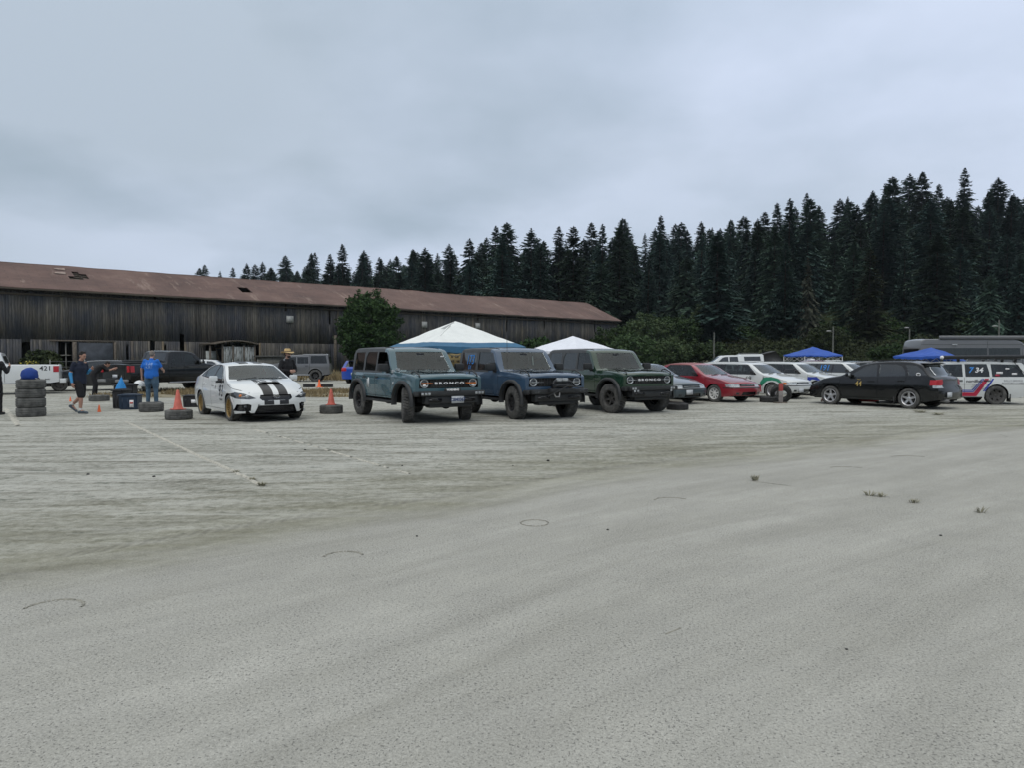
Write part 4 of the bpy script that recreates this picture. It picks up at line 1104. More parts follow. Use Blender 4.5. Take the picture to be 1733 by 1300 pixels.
def rim_bm(r, w, style):
    """outer face towards -y"""
    bm = bmesh.new(); h = w / 2 * .8; f = -h
    add_lathe(bm, [(r + .012, f - .004), (r, f - .010), (r - .02, f + .004), (r - .03, f + .05), (r - .035, h * .6)], 40, 'y')       # lip and barrel
    dish = {'mesh': .045, 'steel': .05, 'six': .075}.get(style, .03)
    def spoke(a, w0, w1, r0, r1, y0, y1, th=.02):
        ca, sa = math.cos(a), math.sin(a)
        def Pp(rr, ss, y): return (rr*ca - ss*sa, y, rr*sa + ss*ca)
        q = [Pp(r0, -w0, y0), Pp(r0, w0, y0), Pp(r1, w1, y1), Pp(r1, -w1, y1)]; q2 = [Pp(r0, -w0, y0 + th*1.8), Pp(r0, w0, y0 + th*1.8), Pp(r1, w1, y1 + th), Pp(r1, -w1, y1 + th)]
        a_ = [bm.verts.new(p) for p in q]; b_ = [bm.verts.new(p) for p in q2]
        bm.faces.new(a_)
        for i in range(4): bm.faces.new((a_[i], b_[i], b_[(i+1) % 4], a_[(i+1) % 4]))
    n, w0, w1 = {'mesh': (9, .011, .011), 'five': (5, .035, .028), 'ten': (8, .020, .026), 'six': (6, .03, .022), 'steel': (6, .06, .055), 'multi': (10, .014, .014)}[style]
    for k in range(n):
        a = 2*math.pi*k/n + .3
        if style in ('mesh', 'multi'):
            for da in (-.16, .16): spoke(a + da, w0, w1, .05, r - .02, f + dish, f + .012)
        else: spoke(a, w0, w1, .04, r - .018, f + dish, f + .014)
    add_lathe(bm, [(.0001, f + dish - .012), (.035, f + dish - .012), (.06, f + dish + .002), (.07, f + dish + .05)], 20, 'y')
    for k in range(5):
        a = 2*math.pi*k/5; add_ball(bm, (.052*math.cos(a), f + dish - .003, .052*math.sin(a)), .007, .007, .007, 6, 4)
    return bm
_w = {}
def wheel(d, parent):
    key = (d['R'], d['w'], d['rim'], d['style'], d['tread'], d['mat'], d.get('tm', 'tyre_dusty'))
    if key not in _w:
        t = tyre_bm(d['R'], d['w'], d['rim'], d['tread']); fin(t, 30); m1 = bpy.data.meshes.new('wheel'); t.to_mesh(m1); t.free(); m1.materials.append(M[d.get('tm', 'tyre_dusty')])
        b = rim_bm(d['rim'], d['w'], d['style']); fin(b, 30); m2 = bpy.data.meshes.new('rim'); b.to_mesh(m2); b.free(); m2.materials.append(M[d['mat']])
        b = bmesh.new(); add_lathe(b, [(.001, d['w']*.02 - .0), (d['rim'] - .006, d['w']*.02), (d['rim'] - .004, d['w']*.3)], 30, 'y'); add_lathe(b, [(.001, -d['w']*.08), (d['rim']*.62, -d['w']*.08), (d['rim']*.62, -d['w']*.02)], 30, 'y', mat=1)
        m3 = bpy.data.meshes.new('brake_disc'); b.to_mesh(m3); b.free(); m3.materials.append(M['under']); m3.materials.append(M['darkwheel'])
        _w[key] = (m1, m2, m3)
    m1, m2, m3 = _w[key]
    o = bpy.data.objects.new('wheel', m1); col.objects.link(o); o.parent = parent
    for nm, m in (('rim', m2), ('brake_disc', m3)):
        q = bpy.data.objects.new(nm, m); col.objects.link(q); q.parent = o
    return o
# ================================================================= THE THREE OFF-ROADERS
HT = plain('hardtop_grey', (.060, .064, .068), .6, var=.15, scale=5)
def offroader(label, x, y, head, m, four=True, steer=-12, tread='off', kind=1):
    wb = 2.95 if four else 2.55; L_ = 4.24 if four else 3.90; e = L_
    P = dict(L=L_, s1=.70, wb=wb, zc=.43, ra=.515, rr=.055, ri=.09, crown=.025, yroof=.80, tpow=1.05, kf=.07, kr=.06, kw=.05, Lf=.7, ws=(1.34, 1.74),
        top=[(0, 1.10), (.03, 1.135), (.10, 1.16), (.5, 1.195), (1.25, 1.235), (1.33, 1.24), (1.36, 1.27), (1.70, 1.745), (1.76, 1.79), (1.86, 1.815), (2.3, 1.845), (3.2, 1.855), (e - .25, 1.845), (e - .1, 1.81), (e, 1.72)],
        belt=[(0, 1.06), (.3, 1.12), (1.3, 1.185), (e, 1.19)], hw=[(0, .885), (.12, .915), (.4, .935), (e - .4, .935), (e, .91)],
        prof=[(.3, .90), (.5, .965), (.62, .985), (.9, 1.0), (1.1, 1.0), (1.14, .985), (1.2, .962)], sill=[(0, .72), (.2, .72), (.3, .60), (.55, .56), (e - .5, .56), (e, .60)], steer=steer, tw=.27, zund=.45, zseat=.85, seat0=.15, seatmax=e - 1.2)
    c = Car('off_road_suv', label, 'off-road vehicle', x, y, head, P, m)
    gs, gd, gc = M['glass_side'], M['glass_dark'], M['glass']
    # windows
    c.front('windshield', [(-.74, 1.275), (.74, 1.275), (.66, 1.735), (-.66, 1.735)], gc, -.008, smin=1.2, smax=1.95, nmin=.15)
    if four:
        c.side('front_door_window' if kind != 1 else 'front_door_window', [(1.50, 1.245), (1.82, 1.70), (1.87, 1.725), (2.35, 1.735), (2.37, 1.70), (2.37, 1.245)], gs, -.012, 'RL' if kind != 1 else 'L')
        if kind == 1:   # this window is wound down: an open hole with a dark frame
            fs = c.cut(c.sx([(1.50, 1.245), (1.82, 1.70), (1.87, 1.725), (2.35, 1.735), (2.37, 1.70), (2.37, 1.245)]), 'y', lambda f: f.normal.y < -.3)
            c.take([f for f in fs if f.calc_center_median().z < 1.30], 'front_door_window', gs, -.012)
            fs = c.cut(c.sx([(1.50, 1.29), (1.82, 1.70), (1.87, 1.725), (2.35, 1.735), (2.37, 1.70), (2.37, 1.29)]), 'y', lambda f: f.normal.y < -.3)
            bmesh.ops.delete(c.bm, geom=fs, context='FACES')
        c.side('rear_door_window', [(2.46, 1.245), (2.46, 1.735), (3.10, 1.735), (3.20, 1.60), (3.20, 1.245)], gd, -.012)
        c.side('quarter_window', [(3.32, 1.245), (3.32, 1.735), (e - .26, 1.73), (e - .20, 1.245)], gd, -.004)
    else:
        c.side('front_door_window', [(1.50, 1.245), (1.82, 1.70), (1.87, 1.725), (2.60, 1.735), (2.62, 1.70), (2.62, 1.245)], gs, -.012)
        c.side('quarter_window', [(2.76, 1.245), (2.76, 1.735), (e - .24, 1.73), (e - .18, 1.245)], gd, -.004)
    c.rear('rear_window', [(-.62, 1.24), (.62, 1.24), (.58, 1.68), (-.58, 1.68)], gd, -.006)
    # hard top behind the front header
    q = c.cut(c.sx([(1.985, 1.192), (1.985, 1.95), (e + .2, 1.95), (e + .2, 1.192)]), 'y', lambda f: True)
    c.take(q, 'hard_top', HT, 0)
    c.topc('hood_stripe_panel', [(.35, -.42), (1.15, -.50), (1.15, .50), (.35, .42)], m, .022, smax=1.2, zmax=1.25)
    # nose
    gh = [(-.80, .845), (-.78, 1.075), (.78, 1.075), (.80, .845)]
    c.front('grille', gh, M['trim'], -.06, smax=.5)
    xg = c.xf(0, .80)
    bm = bmesh.new()
    for k in range(7): z = .865 + k*.03; add_box(bm, xg - .056, xg - .038, -.5, .5, z, z + .012)
    for k in range(13): y0 = -.5 + k*1.0/12; add_box(bm, xg - .058, xg - .046, y0 - .004, y0 + .004, .86, 1.06)
    mk('grille_mesh', bm, M['plastic'], c.root)
    for sg in (-1, 1):
        yy = sg * .655; xx = c.xm - .025 - .03; Mx = Matrix.Translation((xx, yy, .96))
        bm = bmesh.new(); add_lathe(bm, [(.075, -.03), (.108, -.03), (.112, .0), (.098, .008), (.088, -.005), (.075, -.03)], 36, 'x', M=Mx); h = mk('headlight', bm, M['lens'], c.root)
        bm = bmesh.new(); add_lathe(bm, [(.0005, -.012), (.05, -.012), (.088, -.02)], 30, 'x', M=Mx); mk('lens', bm, M['lens_dark'], h)
        if kind == 1:
            bm = bmesh.new(); add_box(bm, xx + .0, xx + .016, *sorted((sg*.44, sg*.735)), .945, .975, bev=.004); mk('amber_bar', bm, M['amber'], h)
            bm = bmesh.new(); add_ball(bm, (xx + .005, yy - sg*.0, .91), .02, .045, .03, 12, 8); mk('bulb', bm, M['white_text'], h)
        else:
            bm = bmesh.new(); add_box(bm, xx + .0, xx + .016, *sorted((sg*.36, sg*.72)), .95, .97, bev=.004); mk('lamp_bar', bm, M['lens'], h)
    if kind != 2:
        tb = text_bm('BRONCO', .078, .0035, 1.9, spacing=1.42)
        for v in tb.verts: v.co = (xg - .030, v.co.x, .96 + v.co.y)
        ob = mk('grille_lettering', tb, M['white_text'], c.root, None); ob.modifiers.new('t', 'SOLIDIFY').thickness = .01
    # bumper and valance
    zb0 = .56 if kind != 2 else .58
    bm = bmesh.new(); add_box(bm, c.xm - .08, c.xm + .16, -.82, .82, .66, .775, bev=.03)
    for sg in (-1, 1): add_box(bm, c.xm - .12, c.xm + .08, *sorted((sg*.83, sg*.93)), .655, .77, bev=.03)
    mk('bumper', bm, M['plastic'], c.root)
    bm = bmesh.new(); add_box(bm, c.xm - .12, c.xm + .10, -.70, .70, .47, .66, bev=.04); add_box(bm, c.xm - .25, c.xm + .02, -.55, .55, .38, .47, bev=.03); mk('skid_plate', bm, M['plastic'], c.root)
    bm = bmesh.new(); add_box(bm, c.xm + .085, c.xm + .112, -.62, -.28, .52, .60); add_box(bm, c.xm + .085, c.xm + .112, .28, .62, .52, .60); mk('bumper_recess', bm, M['trim'], c.root)
    for sg in (-1, 1):
        bm = bmesh.new(); Mx = Matrix.Translation((c.xm + .16, sg*.50, .60)); add_tube(bm, [Mx @ Vector((-.02, -.05, .0)), Mx @ Vector((.06, -.045, 0)), Mx @ Vector((.085, 0, 0)), Mx @ Vector((.06, .045, 0)), Mx @ Vector((-.02, .05, 0))], .016, 6)
        mk('tow_hook', bm, M['plastic'], c.root)
        for k in range(3 if kind == 1 else 2):
            y0 = sg * (.60 + .085*k); box('fog_lamp', (c.xm + .150, c.xm + .166, min(y0, y0 + sg*.06), max(y0, y0 + sg*.06), .69, .745), M['lens'] if kind != 2 else M['lens_dark'], c.root, .006)
    # trail sights on the wing tops
    for sg in (-1, 1):
        bm = bmesh.new(); z0 = c.ztop_at(.30, sg*.76); z1 = c.ztop_at(.08, sg*.76)
        add_tube(bm, [(c.xm - .48, sg*.79, z0 + .01), (c.xm - .44, sg*.785, z0 + .06), (c.xm - .30, sg*.78, z0 + .07), (c.xm - .10, sg*.775, z1 + .05), (c.xm - .05, sg*.775, z1 - .02)], .017, 6); mk('trail_sight', bm, M['plastic'], c.root)
    # flares
    for sa in (P['s1'], P['s1'] + wb):
        for sg in (-1, 1):
            bm = bmesh.new(); ring = []
            for k in range(25):
                a = R(-3 + 186 * k / 24); ca, sa_ = math.cos(a), math.sin(a)
                fl = 1 + .05 * abs(math.sin(2*a))
                rs = [(P['ra'] - .012, .85), (P['ra'] - .012, .975), (P['ra'] + .02, .99), (P['ra'] + .065, .965), (P['ra'] + .08, .925)]
                ring.append([bm.verts.new((c.xm - sa + r_*fl*ca, sg*y_, P['zc'] + r_*fl*sa_)) for r_, y_ in rs])
            for a_, b_ in zip(ring, ring[1:]):
                for k in range(4): bm.faces.new((a_[k], a_[k+1], b_[k+1], b_[k]))
            mk('fender_flare', bm, M['plastic'], c.root)
    d1, d2 = (2.41, 3.26) if four else (2.69, None)
    c.seam([(1.40, 1.19), (1.38, .80), (1.36, .57)], .014); c.seam([(d1, 1.19), (d1, .57)], .014)
    if d2: c.seam([(d2, 1.19), (d2, 1.0), (d2 - .08, .86)], .014)
    c.seam([(.55 + .55, .60), (e - .95, .60)], .012); c.seam([(1.4, 1.10), (.55, 1.06), (.2, 1.03)], .008)
    c.handles([(d1 - .16, 1.08)] + ([(d2 - .14, 1.08)] if d2 else []), M['plastic'], w=.17)
    c.mirrors(1.56, 1.21, M['plastic'], (.13, .26, .19), y=.90)
    c.wipers(1.24, 1.24, (-.02, .62), .55)
    bm = bmesh.new()
    for sg in (-1, 1): add_box(bm, c.xm - P['s1'] - wb + .62, c.xm - P['s1'] - .62, *sorted((sg*.80, sg*.95)), .44, .50, bev=.02)
    mk('side_step', bm, M['plastic'], c.root)
    bm = bmesh.new(); add_box(bm, -.4, .4, -.08, .08, .36, .52, bev=.04); add_tube(bm, [(-wb/2, -.7, .43), (-wb/2, .7, .43)], .06, 8); add_tube(bm, [(wb/2, -.7, .43), (wb/2, .7, .43)], .055, 8); add_ball(bm, (-wb/2, .0, .43), .16, .16, .16); add_ball(bm, (wb/2, .25, .43), .14, .14, .14)
    for sg in (-1, 1): add_box(bm, -wb/2 + .3, wb/2 - .2, *sorted((sg*.38, sg*.46)), .40, .52)
    mk('axles_and_frame', bm, M['under'], c.root)
    # spare wheel on the tail
    sp = wheel(dict(R=.42, w=.27, rim=.22, style='six', tread='off', mat='blackwheel'), c.root); sp.name = 'spare_wheel'; sp.location = (c.xm - e - .2, .1, 1.0); sp.rotation_euler = (0, 0, R(90 + 180))
    c.rear('tail_light', [(.74, .95), (.86, .95), (.86, 1.17), (.74, 1.17)], M['redlens'], .02, True)
    # roof seam grooves at the header
    for yv in (-.63, .63):
        bm = bmesh.new(); add_tube(bm, [(c.xm - s, yv, c.ztop_at(s, yv) + .004) for s in (1.84, 2.0, 2.2, 2.4)], .008, 5); mk('roof_seal', bm, M['seam'], c.root)
    bm = bmesh.new(); add_box(bm, c.xm - 1.72, c.xm - 1.62, -.11, .11, 1.58, 1.70, bev=.02); mk('rear_view_mirror', bm, M['trim'], c.root)
    c.offs = e
    return c
teal = paint('slate_teal_paint', (.042, .098, .122), .25, .30)
navy = paint('slate_blue_paint', (.030, .064, .115), .25, .30)
green = paint('dark_green_paint', (.010, .036, .020), .22, .25)
W6 = dict(R=.43, w=.285, rim=.222, style='six', tread='off', mat='blackwheel')
# 1: slate teal, four doors, amber lamps
c = offroader('slate teal four-door off-roader with amber headlight bars and its driver window open', -2.66, 18.75, -57, teal, True, 0, kind=1)
c.P['steer'] = -22
c.plate('F', .13, .565, 'CBM0367', .33, .17, x=c.xm + .115)
bm = bmesh.new(); add_box(bm, c.xm + .11, c.xm + .135, -.22, .22, .775, .835, bev=.008); sb = mk('small_sign', bm, M['plastic'], c.root)
tb = text_bm('WARNING', .065, .004, 1.05)
for v in tb.verts: v.co = (c.xm + .137, v.co.x, .805 + v.co.y)
mk('sign_lettering', tb, M['white_text'], sb, None)
box('door_sticker', (c.xm - 2.86, c.xm - 2.80, -.945, -.938, .80, 1.06), M['white_text'], c.root, 0)
box('door_sticker', (c.xm - 2.93, c.xm - 2.90, -.945, -.938, .82, 1.02), M['white_text'], c.root, 0)
box('wing_sticker', (c.xm - 1.26, c.xm - 1.20, -.944, -.937, .90, .98), M['lens'], c.root, 0)
box('ditch_light', (c.xm - 1.38, c.xm - 1.30, -.80, -.72, 1.25, 1.32), M['lens'], c.root, .01)
box('ditch_light', (c.xm - 1.38, c.xm - 1.30, -.93, -.86, 1.20, 1.28), M['lens'], c.root, .01)
box('windshield_sticker', (c.xm - 1.52, c.xm - 1.515, .52, .62, 1.60, 1.63), M['white_text'], c.root, 0)
c.finish(wheels=W6)
# 2: slate blue, two doors, winch
c = offroader('slate blue two-door off-roader with a winch bar and 173 on its rear side window', .14, 19.55, -60, navy, False, 0, kind=2)
c.P['steer'] = -6
c.text('window_number', '173', .38, M['blue_text'], 'R', (3.12, 1.52), .004, off=.004, sx=.85, shear=.12)
c.text('window_number', 'EX', .15, M['blue_text'], 'R', (3.12, 1.31), .004, off=.004)
bm = bmesh.new(); X0 = c.xm + .16
add_box(bm, X0 - .05, X0 + .14, -.36, .36, .70, .80, bev=.02)
for y in (-.26, .26): add_tube(bm, [(X0 + .02, y, .78), (X0 + .10, y, .98), (X0 + .04, y*.6, 1.03)], .022, 6)
add_tube(bm, [(X0 + .10, -.26, .98), (X0 + .10, .26, .98)], .02, 6); add_tube(bm, [(X0 + .15, -.45, .62), (X0 + .22, .1, .88), (X0 + .12, .62, .80)], .016, 6)
mk('winch_bar', bm, M['plastic'], c.root)
bm = bmesh.new(); add_tube(bm, [(X0 + .06, -.22, .87), (X0 + .06, .22, .87)], .06, 12); add_box(bm, X0 + .0, X0 + .12, .16, .30, .81, .93, bev=.02); add_box(bm, X0 + .0, X0 + .12, -.30, -.18, .81, .93, bev=.02); mk('winch', bm, M['trim'], c.root)
for y in (-.08, .10): box('bar_light', (X0 + .02, X0 + .10, y - .075, y + .075, .99, 1.07), M['lens'], c.root, .02)
bm = bmesh.new(); add_tube(bm, [(X0 + .15, -.30, .70), (X0 + .19, -.26, .60), (X0 + .19, -.16, .60), (X0 + .15, -.12, .70)], .018, 6); mk('shackle', bm, M['steel'], c.root)
bm = bmesh.new(); add_tube(bm, [(c.xm - 1.12, -.80, 1.2), (c.xm - 1.13, -.80, 2.05)], .007, 5); mk('antenna', bm, M['plastic'], c.root)
bm = bmesh.new(); add_tube(bm, [(c.xm - 1.62, .30, 1.38), (c.xm - 1.75, .36, 1.62)], .012, 5); mk('hanging_tag', bm, M['white_text'], c.root)
c.finish(wheels=dict(R=.43, w=.30, rim=.222, style='steel', tread='off', mat='blackwheel'))
# 3: dark green, four doors
c = offroader('dark green four-door off-roader with white grille letters, nearest the dark teal sedan', 2.85, 21.75, -62, green, True, 0, kind=3)
c.P['steer'] = 8
for y in (-.66, -.55, .62): box('fog_lamp', (c.xm + .155, c.xm + .170, y - .03, y + .03, .62, .68), M['lens'], c.root, .006)
c.finish(wheels=dict(R=.43, w=.285, rim=.225, style='six', tread='off', mat='darkwheel'))
# ================================================================= ROAD CARS
def sedan90(label, x, y, head, m, wagon=False, detail=True, roofm=None, numbers=None, wh=None, glassm='glass_side', name='sedan', cat='car', steer=0, seats=True, interior='interior', hood_mat=None, trim_m=None, raise_=0.0, bumper_mat=None):
    L_ = 4.55; rz = raise_
    if wagon: top = [(0, .66), (.04, .70), (.5, .80), (1.25, .93), (1.30, .945), (1.36, .975), (1.98, 1.335), (2.10, 1.375), (2.7, 1.41), (3.6, 1.415), (4.15, 1.40), (4.22, 1.37), (4.42, 1.02), (4.5, .98), (4.55, .93)]
    else: top = [(0, .66), (.04, .70), (.5, .80), (1.25, .93), (1.30, .945), (1.36, .975), (1.98, 1.315), (2.10, 1.35), (2.6, 1.38), (3.1, 1.365), (3.3, 1.33), (3.85, 1.01), (3.95, .98), (4.45, .96), (4.55, .90)]
    up = lambda l: [(a, b + rz) for a, b in l]
    P = dict(L=L_, s1=.90, wb=2.58, zc=.31 + rz*.3, ra=.355, rr=.04, ri=.05, crown=.03, yroof=.66, tpow=1.1, kf=.13, kr=.10, kw=.10, Lf=.8, Lr=.6, ws=(1.30, 2.02), rw=((4.2, 4.5) if wagon else (3.2, 3.9)),
        top=up(top), belt=up([(0, .62), (.5, .76), (1.3, .88), (2.5, .905), (4.55, .90)]), hw=[(0, .77), (.15, .815), (.5, .84), (4.0, .84), (4.55, .80)],
        prof=up([(.15, .94), (.30, .975), (.50, 1.0), (.62, 1.0), (.68, .992), (.9, .955)]), sill=up([(0, .24), (.3, .20), (4.1, .20), (4.55, .28)]), pf=up([(.2, .10), (.30, .02), (.42, 0), (.52, .01), (.56, .07), (.70, .12)]), pr=up([(.25, .06), (.38, 0), (.52, 0), (.6, .06), (.9, .1)]), steer=steer, tw=.2, zund=.2 + rz, zseat=.42 + rz)
    c = Car(name, label, cat, x, y, head, P, m); z = lambda v: v + rz
    g = M[glassm]
    c.front('windshield', [(-.66, z(.985)), (.66, z(.985)), (.53, z(1.325)), (-.53, z(1.325))], M['glass'], -.006, smin=1.2, smax=2.15, nmin=.12)
    c.side('front_door_window', [(1.62, z(.95)), (2.06, z(1.29)), (2.16, z(1.315)), (2.42, z(1.33)), (2.46, z(.945))], g)
    if wagon:
        c.side('rear_door_window', [(2.54, z(.945)), (2.50, z(1.33)), (3.15, z(1.34)), (3.28, z(1.1)), (3.30, z(.945))], g)
        c.side('quarter_window', [(3.38, z(.945)), (3.36, z(1.1)), (3.25, z(1.34)), (4.05, z(1.32)), (4.22, z(1.0)), (4.22, z(.95))], g)
        c.rear('rear_window', [(-.58, z(1.02)), (.58, z(1.02)), (.5, z(1.33)), (-.5, z(1.33))], g)
    else:
        c.side('rear_door_window', [(2.54, z(.945)), (2.50, z(1.33)), (3.00, z(1.30)), (3.30, z(1.16)), (3.52, z(.96))], g)
        c.rear('rear_window', [(-.58, z(1.03)), (.58, z(1.03)), (.48, z(1.29)), (-.48, z(1.29))], g, nmin=.12)
    for nm_, pl in (('window_frame', [(1.60, z(.925)), (2.05, z(1.325)), ((4.12 if wagon else 3.05), z(1.345 if wagon else 1.33)), ((4.24 if wagon else 3.62), z(.925))]),): c.side(nm_, pl, M['trim'], 0, nmin=.25)
    if roofm:
        fs = c.cut(c.sx([(2.06, z(1.30)), (2.06, 1.8), (4.3, 1.8), (4.3, z(1.30))]) , 'y', lambda f: True); c.take(fs, 'roof', roofm, 0)
    if hood_mat: c.topc('hood', [(.22, -.70), (1.24, -.70), (1.24, .70), (.22, .70)], hood_mat, .004, smax=1.28)
    if detail:
        c.front('headlight', [(.43, z(.545)), (.80, z(.55)), (.80, z(.665)), (.43, z(.66))], M['lens'], -.012, True, smax=.6)
        c.front('indicator', [(.80, z(.56)), (.825, z(.56)), (.825, z(.655)), (.80, z(.655))], (M['amber'] if wagon else M['lens']), -.01, True, nmin=.05, smax=.8)
        gr = c.front('grille', [(-.41, z(.565)), (.41, z(.565)), (.41, z(.655)), (-.41, z(.655))], M['trim'], -.02, smax=.5)
        xx = c.xf(0, z(.61)) ; box('grille_bar', (xx - .016, xx + .002, -.38, .38, z(.60), z(.62)), M['lens'], c.root, .004)
        c.front('bumper_intake', [(-.40, z(.26)), (.40, z(.26)), (.36, z(.37)), (-.36, z(.37))], M['trim'], -.03, smax=.5)
        c.front('fog_lamp', [(.52, z(.29)), (.66, z(.29)), (.66, z(.36)), (.52, z(.36))], M['lens_dark'], -.01, True, smax=.6)
        c.front('bumper_strip', [(-.86, z(.508)), (.86, z(.508)), (.86, z(.535)), (-.86, z(.535))], trim_m or M['plastic'], .008, smax=.7, nmin=.05)
        c.side('side_moulding', [(1.32, z(.51)), (3.25, z(.51)), (3.25, z(.54)), (1.32, z(.54))], trim_m or M['plastic'], .006)
        c.seam([(1.30, z(.90)), (1.28, z(.5)), (1.34, z(.25))], .010); c.seam([(2.48, z(.93)), (2.48, z(.25))], .010); c.seam([(3.36, z(.93)), (3.28, z(.6)), (3.05, z(.3))], .010)
        c.seam([(.30, z(.70)), (1.28, z(.865))], .008); c.seam([(1.34, z(.25)), (3.0, z(.25))], .008)
        c.handles([(2.36, z(.79)), (3.16, z(.79))], M['plastic'], w=.16)
        c.wipers(1.28, .95, (-.05, .5), .45)
    c.rear('tail_light', [(.42, z(.66)), (.78, z(.66)), (.78, z(.84)), (.42, z(.84))], M['redlens'], .004, True)
    c.mirrors(1.74, z(.95), M['plastic'], (.09, .17, .11))
    c.zz = z; c.wh = wh or dict(R=.315, w=.2, rim=.2, style='ten', tread='road', mat='whitewheel'); c.seats_ = seats; c.int_ = interior
    return c
def done(c, **k): c.finish(interior=c.int_, wheels=c.wh, seats=c.seats_, **k); return c

white = paint('white_paint', (.66, .68, .68), .28, .20)
white2 = paint('old_white_paint', (.58, .60, .59), .4, .35)
red = paint('dark_red_paint', (.24, .010, .022), .3, .15)
black = paint('black_paint', (.004, .005, .006), .2, .05, 0, .45)
dteal = paint('dark_teal_paint', (.024, .045, .058), .35, .35)
silver = paint('silver_paint', (.30, .32, .33), .3, .2, .4)
dgrey = paint('grey_paint', (.11, .114, .12), .35, .3)
blue = paint('bright_blue_paint', (.010, .055, .34), .28, .15)
fadedred = plain('faded_red_roof', (.24, .08, .08), .6, var=.2)
greyhood = paint('sun_faded_red', (.16, .022, .032), .4, .25)

# ---- white rally-striped sedan 93
def wrx():
    L_ = 4.60
    P = dict(L=L_, s1=.93, wb=2.65, zc=.325, ra=.37, rr=.06, ri=.08, crown=.045, yroof=.62, tpow=1.25, kf=.27, kr=.2, kw=.14, Lf=1.0, Lr=.8, ws=(1.14, 2.02), rw=(3.2, 4.0),
        top=[(0, .68), (.05, .73), (.3, .83), (.7, .925), (1.08, .985), (1.14, .995), (1.20, 1.02), (1.94, 1.375), (2.06, 1.405), (2.5, 1.435), (2.9, 1.43), (3.2, 1.385), (3.9, 1.12), (4.02, 1.09), (4.5, 1.07), (4.6, 1.0)],
        belt=[(0, .62), (.4, .74), (.9, .85), (1.3, .91), (2.5, .965), (3.8, 1.02), (4.6, .98)], hw=[(0, .80), (.2, .85), (.6, .89), (1.0, .898), (1.6, .875), (3.2, .885), (3.7, .90), (4.3, .875), (4.6, .83)],
        prof=[(.15, .93), (.25, .965), (.42, .985), (.6, 1.0), (.72, 1.0), (.8, .985), (1.0, .93)], sill=[(0, .23), (.3, .20), (.5, .19), (4.1, .21), (4.6, .30)],
        pf=[(.18, .10), (.24, .02), (.32, .0), (.46, .0), (.54, .015), (.64, .05), (.74, .12)], pr=[(.25, .08), (.4, 0), (.6, 0), (.85, .03), (1.0, .06)], steer=0, tw=.23, zund=.18, zseat=.42)
    c = Car('sports_sedan', 'white sports sedan numbered 93 with twin black stripes and gold wheels', 'car', -7.10, 19.05, -52.5, P, white)
    bk = plain('satin_black_stripe', (.016, .016, .018), .4, var=.15)
    c.front('windshield', [(-.76, 1.03), (-.25, 1.015), (.25, 1.015), (.76, 1.03), (.59, 1.36), (.2, 1.385), (-.2, 1.385), (-.59, 1.36)], M['glass'], -.006, smin=1.0, smax=2.15, nmin=.1)
    c.side('front_door_window', [(1.72, .99), (2.12, 1.30), (2.28, 1.365), (2.46, 1.385), (2.52, 1.02)], M['glass_side'])
    c.side('vent_window', [(1.50, .955), (1.66, .985), (2.03, 1.275), (1.98, 1.25)], M['glass_dark'])
    c.side('rear_door_window', [(2.60, 1.025), (2.54, 1.385), (2.9, 1.375), (3.15, 1.32), (3.35, 1.235), (3.32, 1.07)], M['glass_side'])
    c.side('quarter_window', [(3.38, 1.075), (3.40, 1.21), (3.62, 1.10)], M['glass_dark'])
    c.rear('rear_window', [(-.58, 1.12), (.58, 1.12), (.46, 1.36), (-.46, 1.36)], M['glass_side'], nmin=.1)
    c.side('window_frame', [(1.44, .93), (2.02, 1.29), (2.26, 1.385), (2.5, 1.405), (2.95, 1.39), (3.2, 1.33), (3.42, 1.235), (3.70, 1.08), (2.55, 1.0)], M['trim'], 0, nmin=.25)
    # nose openings
    c.front('upper_grille', [(-.40, .585), (-.34, .53), (.34, .53), (.40, .585), (.37, .665), (-.37, .665)], M['trim'], -.03, smax=.6)
    c.front('lower_grille', [(-.52, .225), (.52, .225), (.44, .415), (-.44, .415)], M['trim'], -.06, smax=.6, nmin=.1)
    c.front('fog_recess', [(.60, .285), (.86, .27), (.84, .44), (.66, .455), (.585, .43)], M['trim'], -.05, True, smax=1.0, nmin=.05)
    c.front('headlight', [(.47, .585), (.62, .562), (.85, .575), (.93, .66), (.85, .73), (.70, .70)], M['lens_dark'], -.006, True, smax=1.1, nmin=.02)
    xg = c.xf(0, .60)
    bm = bmesh.new()
    for k in range(5): z = .25 + k*.033; add_box(bm, c.xf(0, .3) - .055, c.xf(0, .3) - .045, -.42, .42, z, z + .008)
    mk('grille_bars', bm, M['plastic'], c.root)
    for sg in (-1, 1):
        y = sg*.66; z = .63; xx = c.xf(y, z)
        bm = bmesh.new(); add_ball(bm, (xx - .012, y, z), .03, .05, .045, 16, 10); mk('projector_lamp', bm, M['lens'], c.root)
        bm = bmesh.new(); y2 = sg*.79; add_ball(bm, (c.xf(y2, .645) - .015, y2, .645), .03, .04, .036, 16, 10); mk('corner_lamp', bm, M['amber'] if sg < 0 else M['lens_dark'], c.root)
        bm = bmesh.new(); y3 = sg*.70; add_ball(bm, (c.xf(y3, .38) - .02, y3, .385), .02, .04, .035, 14, 8); mk('fog_lamp', bm, M['lens_dark'], c.root)
    # badge: an oval of stars
    bm = bmesh.new(); add_ball(bm, (c.xf(0, .61) - .005, 0, .615), .012, .082, .042, 24, 10); bd = mk('badge', bm, M['trim'], c.root)
    bm = bmesh.new(); xx = c.xf(0, .61) + .009
    pts = [(xx, .078*math.cos(a), .615 + .038*math.sin(a)) for a in [2*math.pi*k/28 for k in range(29)]]; add_tube(bm, pts, .004, 5)
    for (y, z, r_) in ((-.035, .622, .014), (.0, .63, .008), (.03, .625, .008), (.012, .603, .008), (.042, .606, .008), (-.01, .604, .007)): add_ball(bm, (xx, y, z), .004, r_, r_*.8, 8, 6)
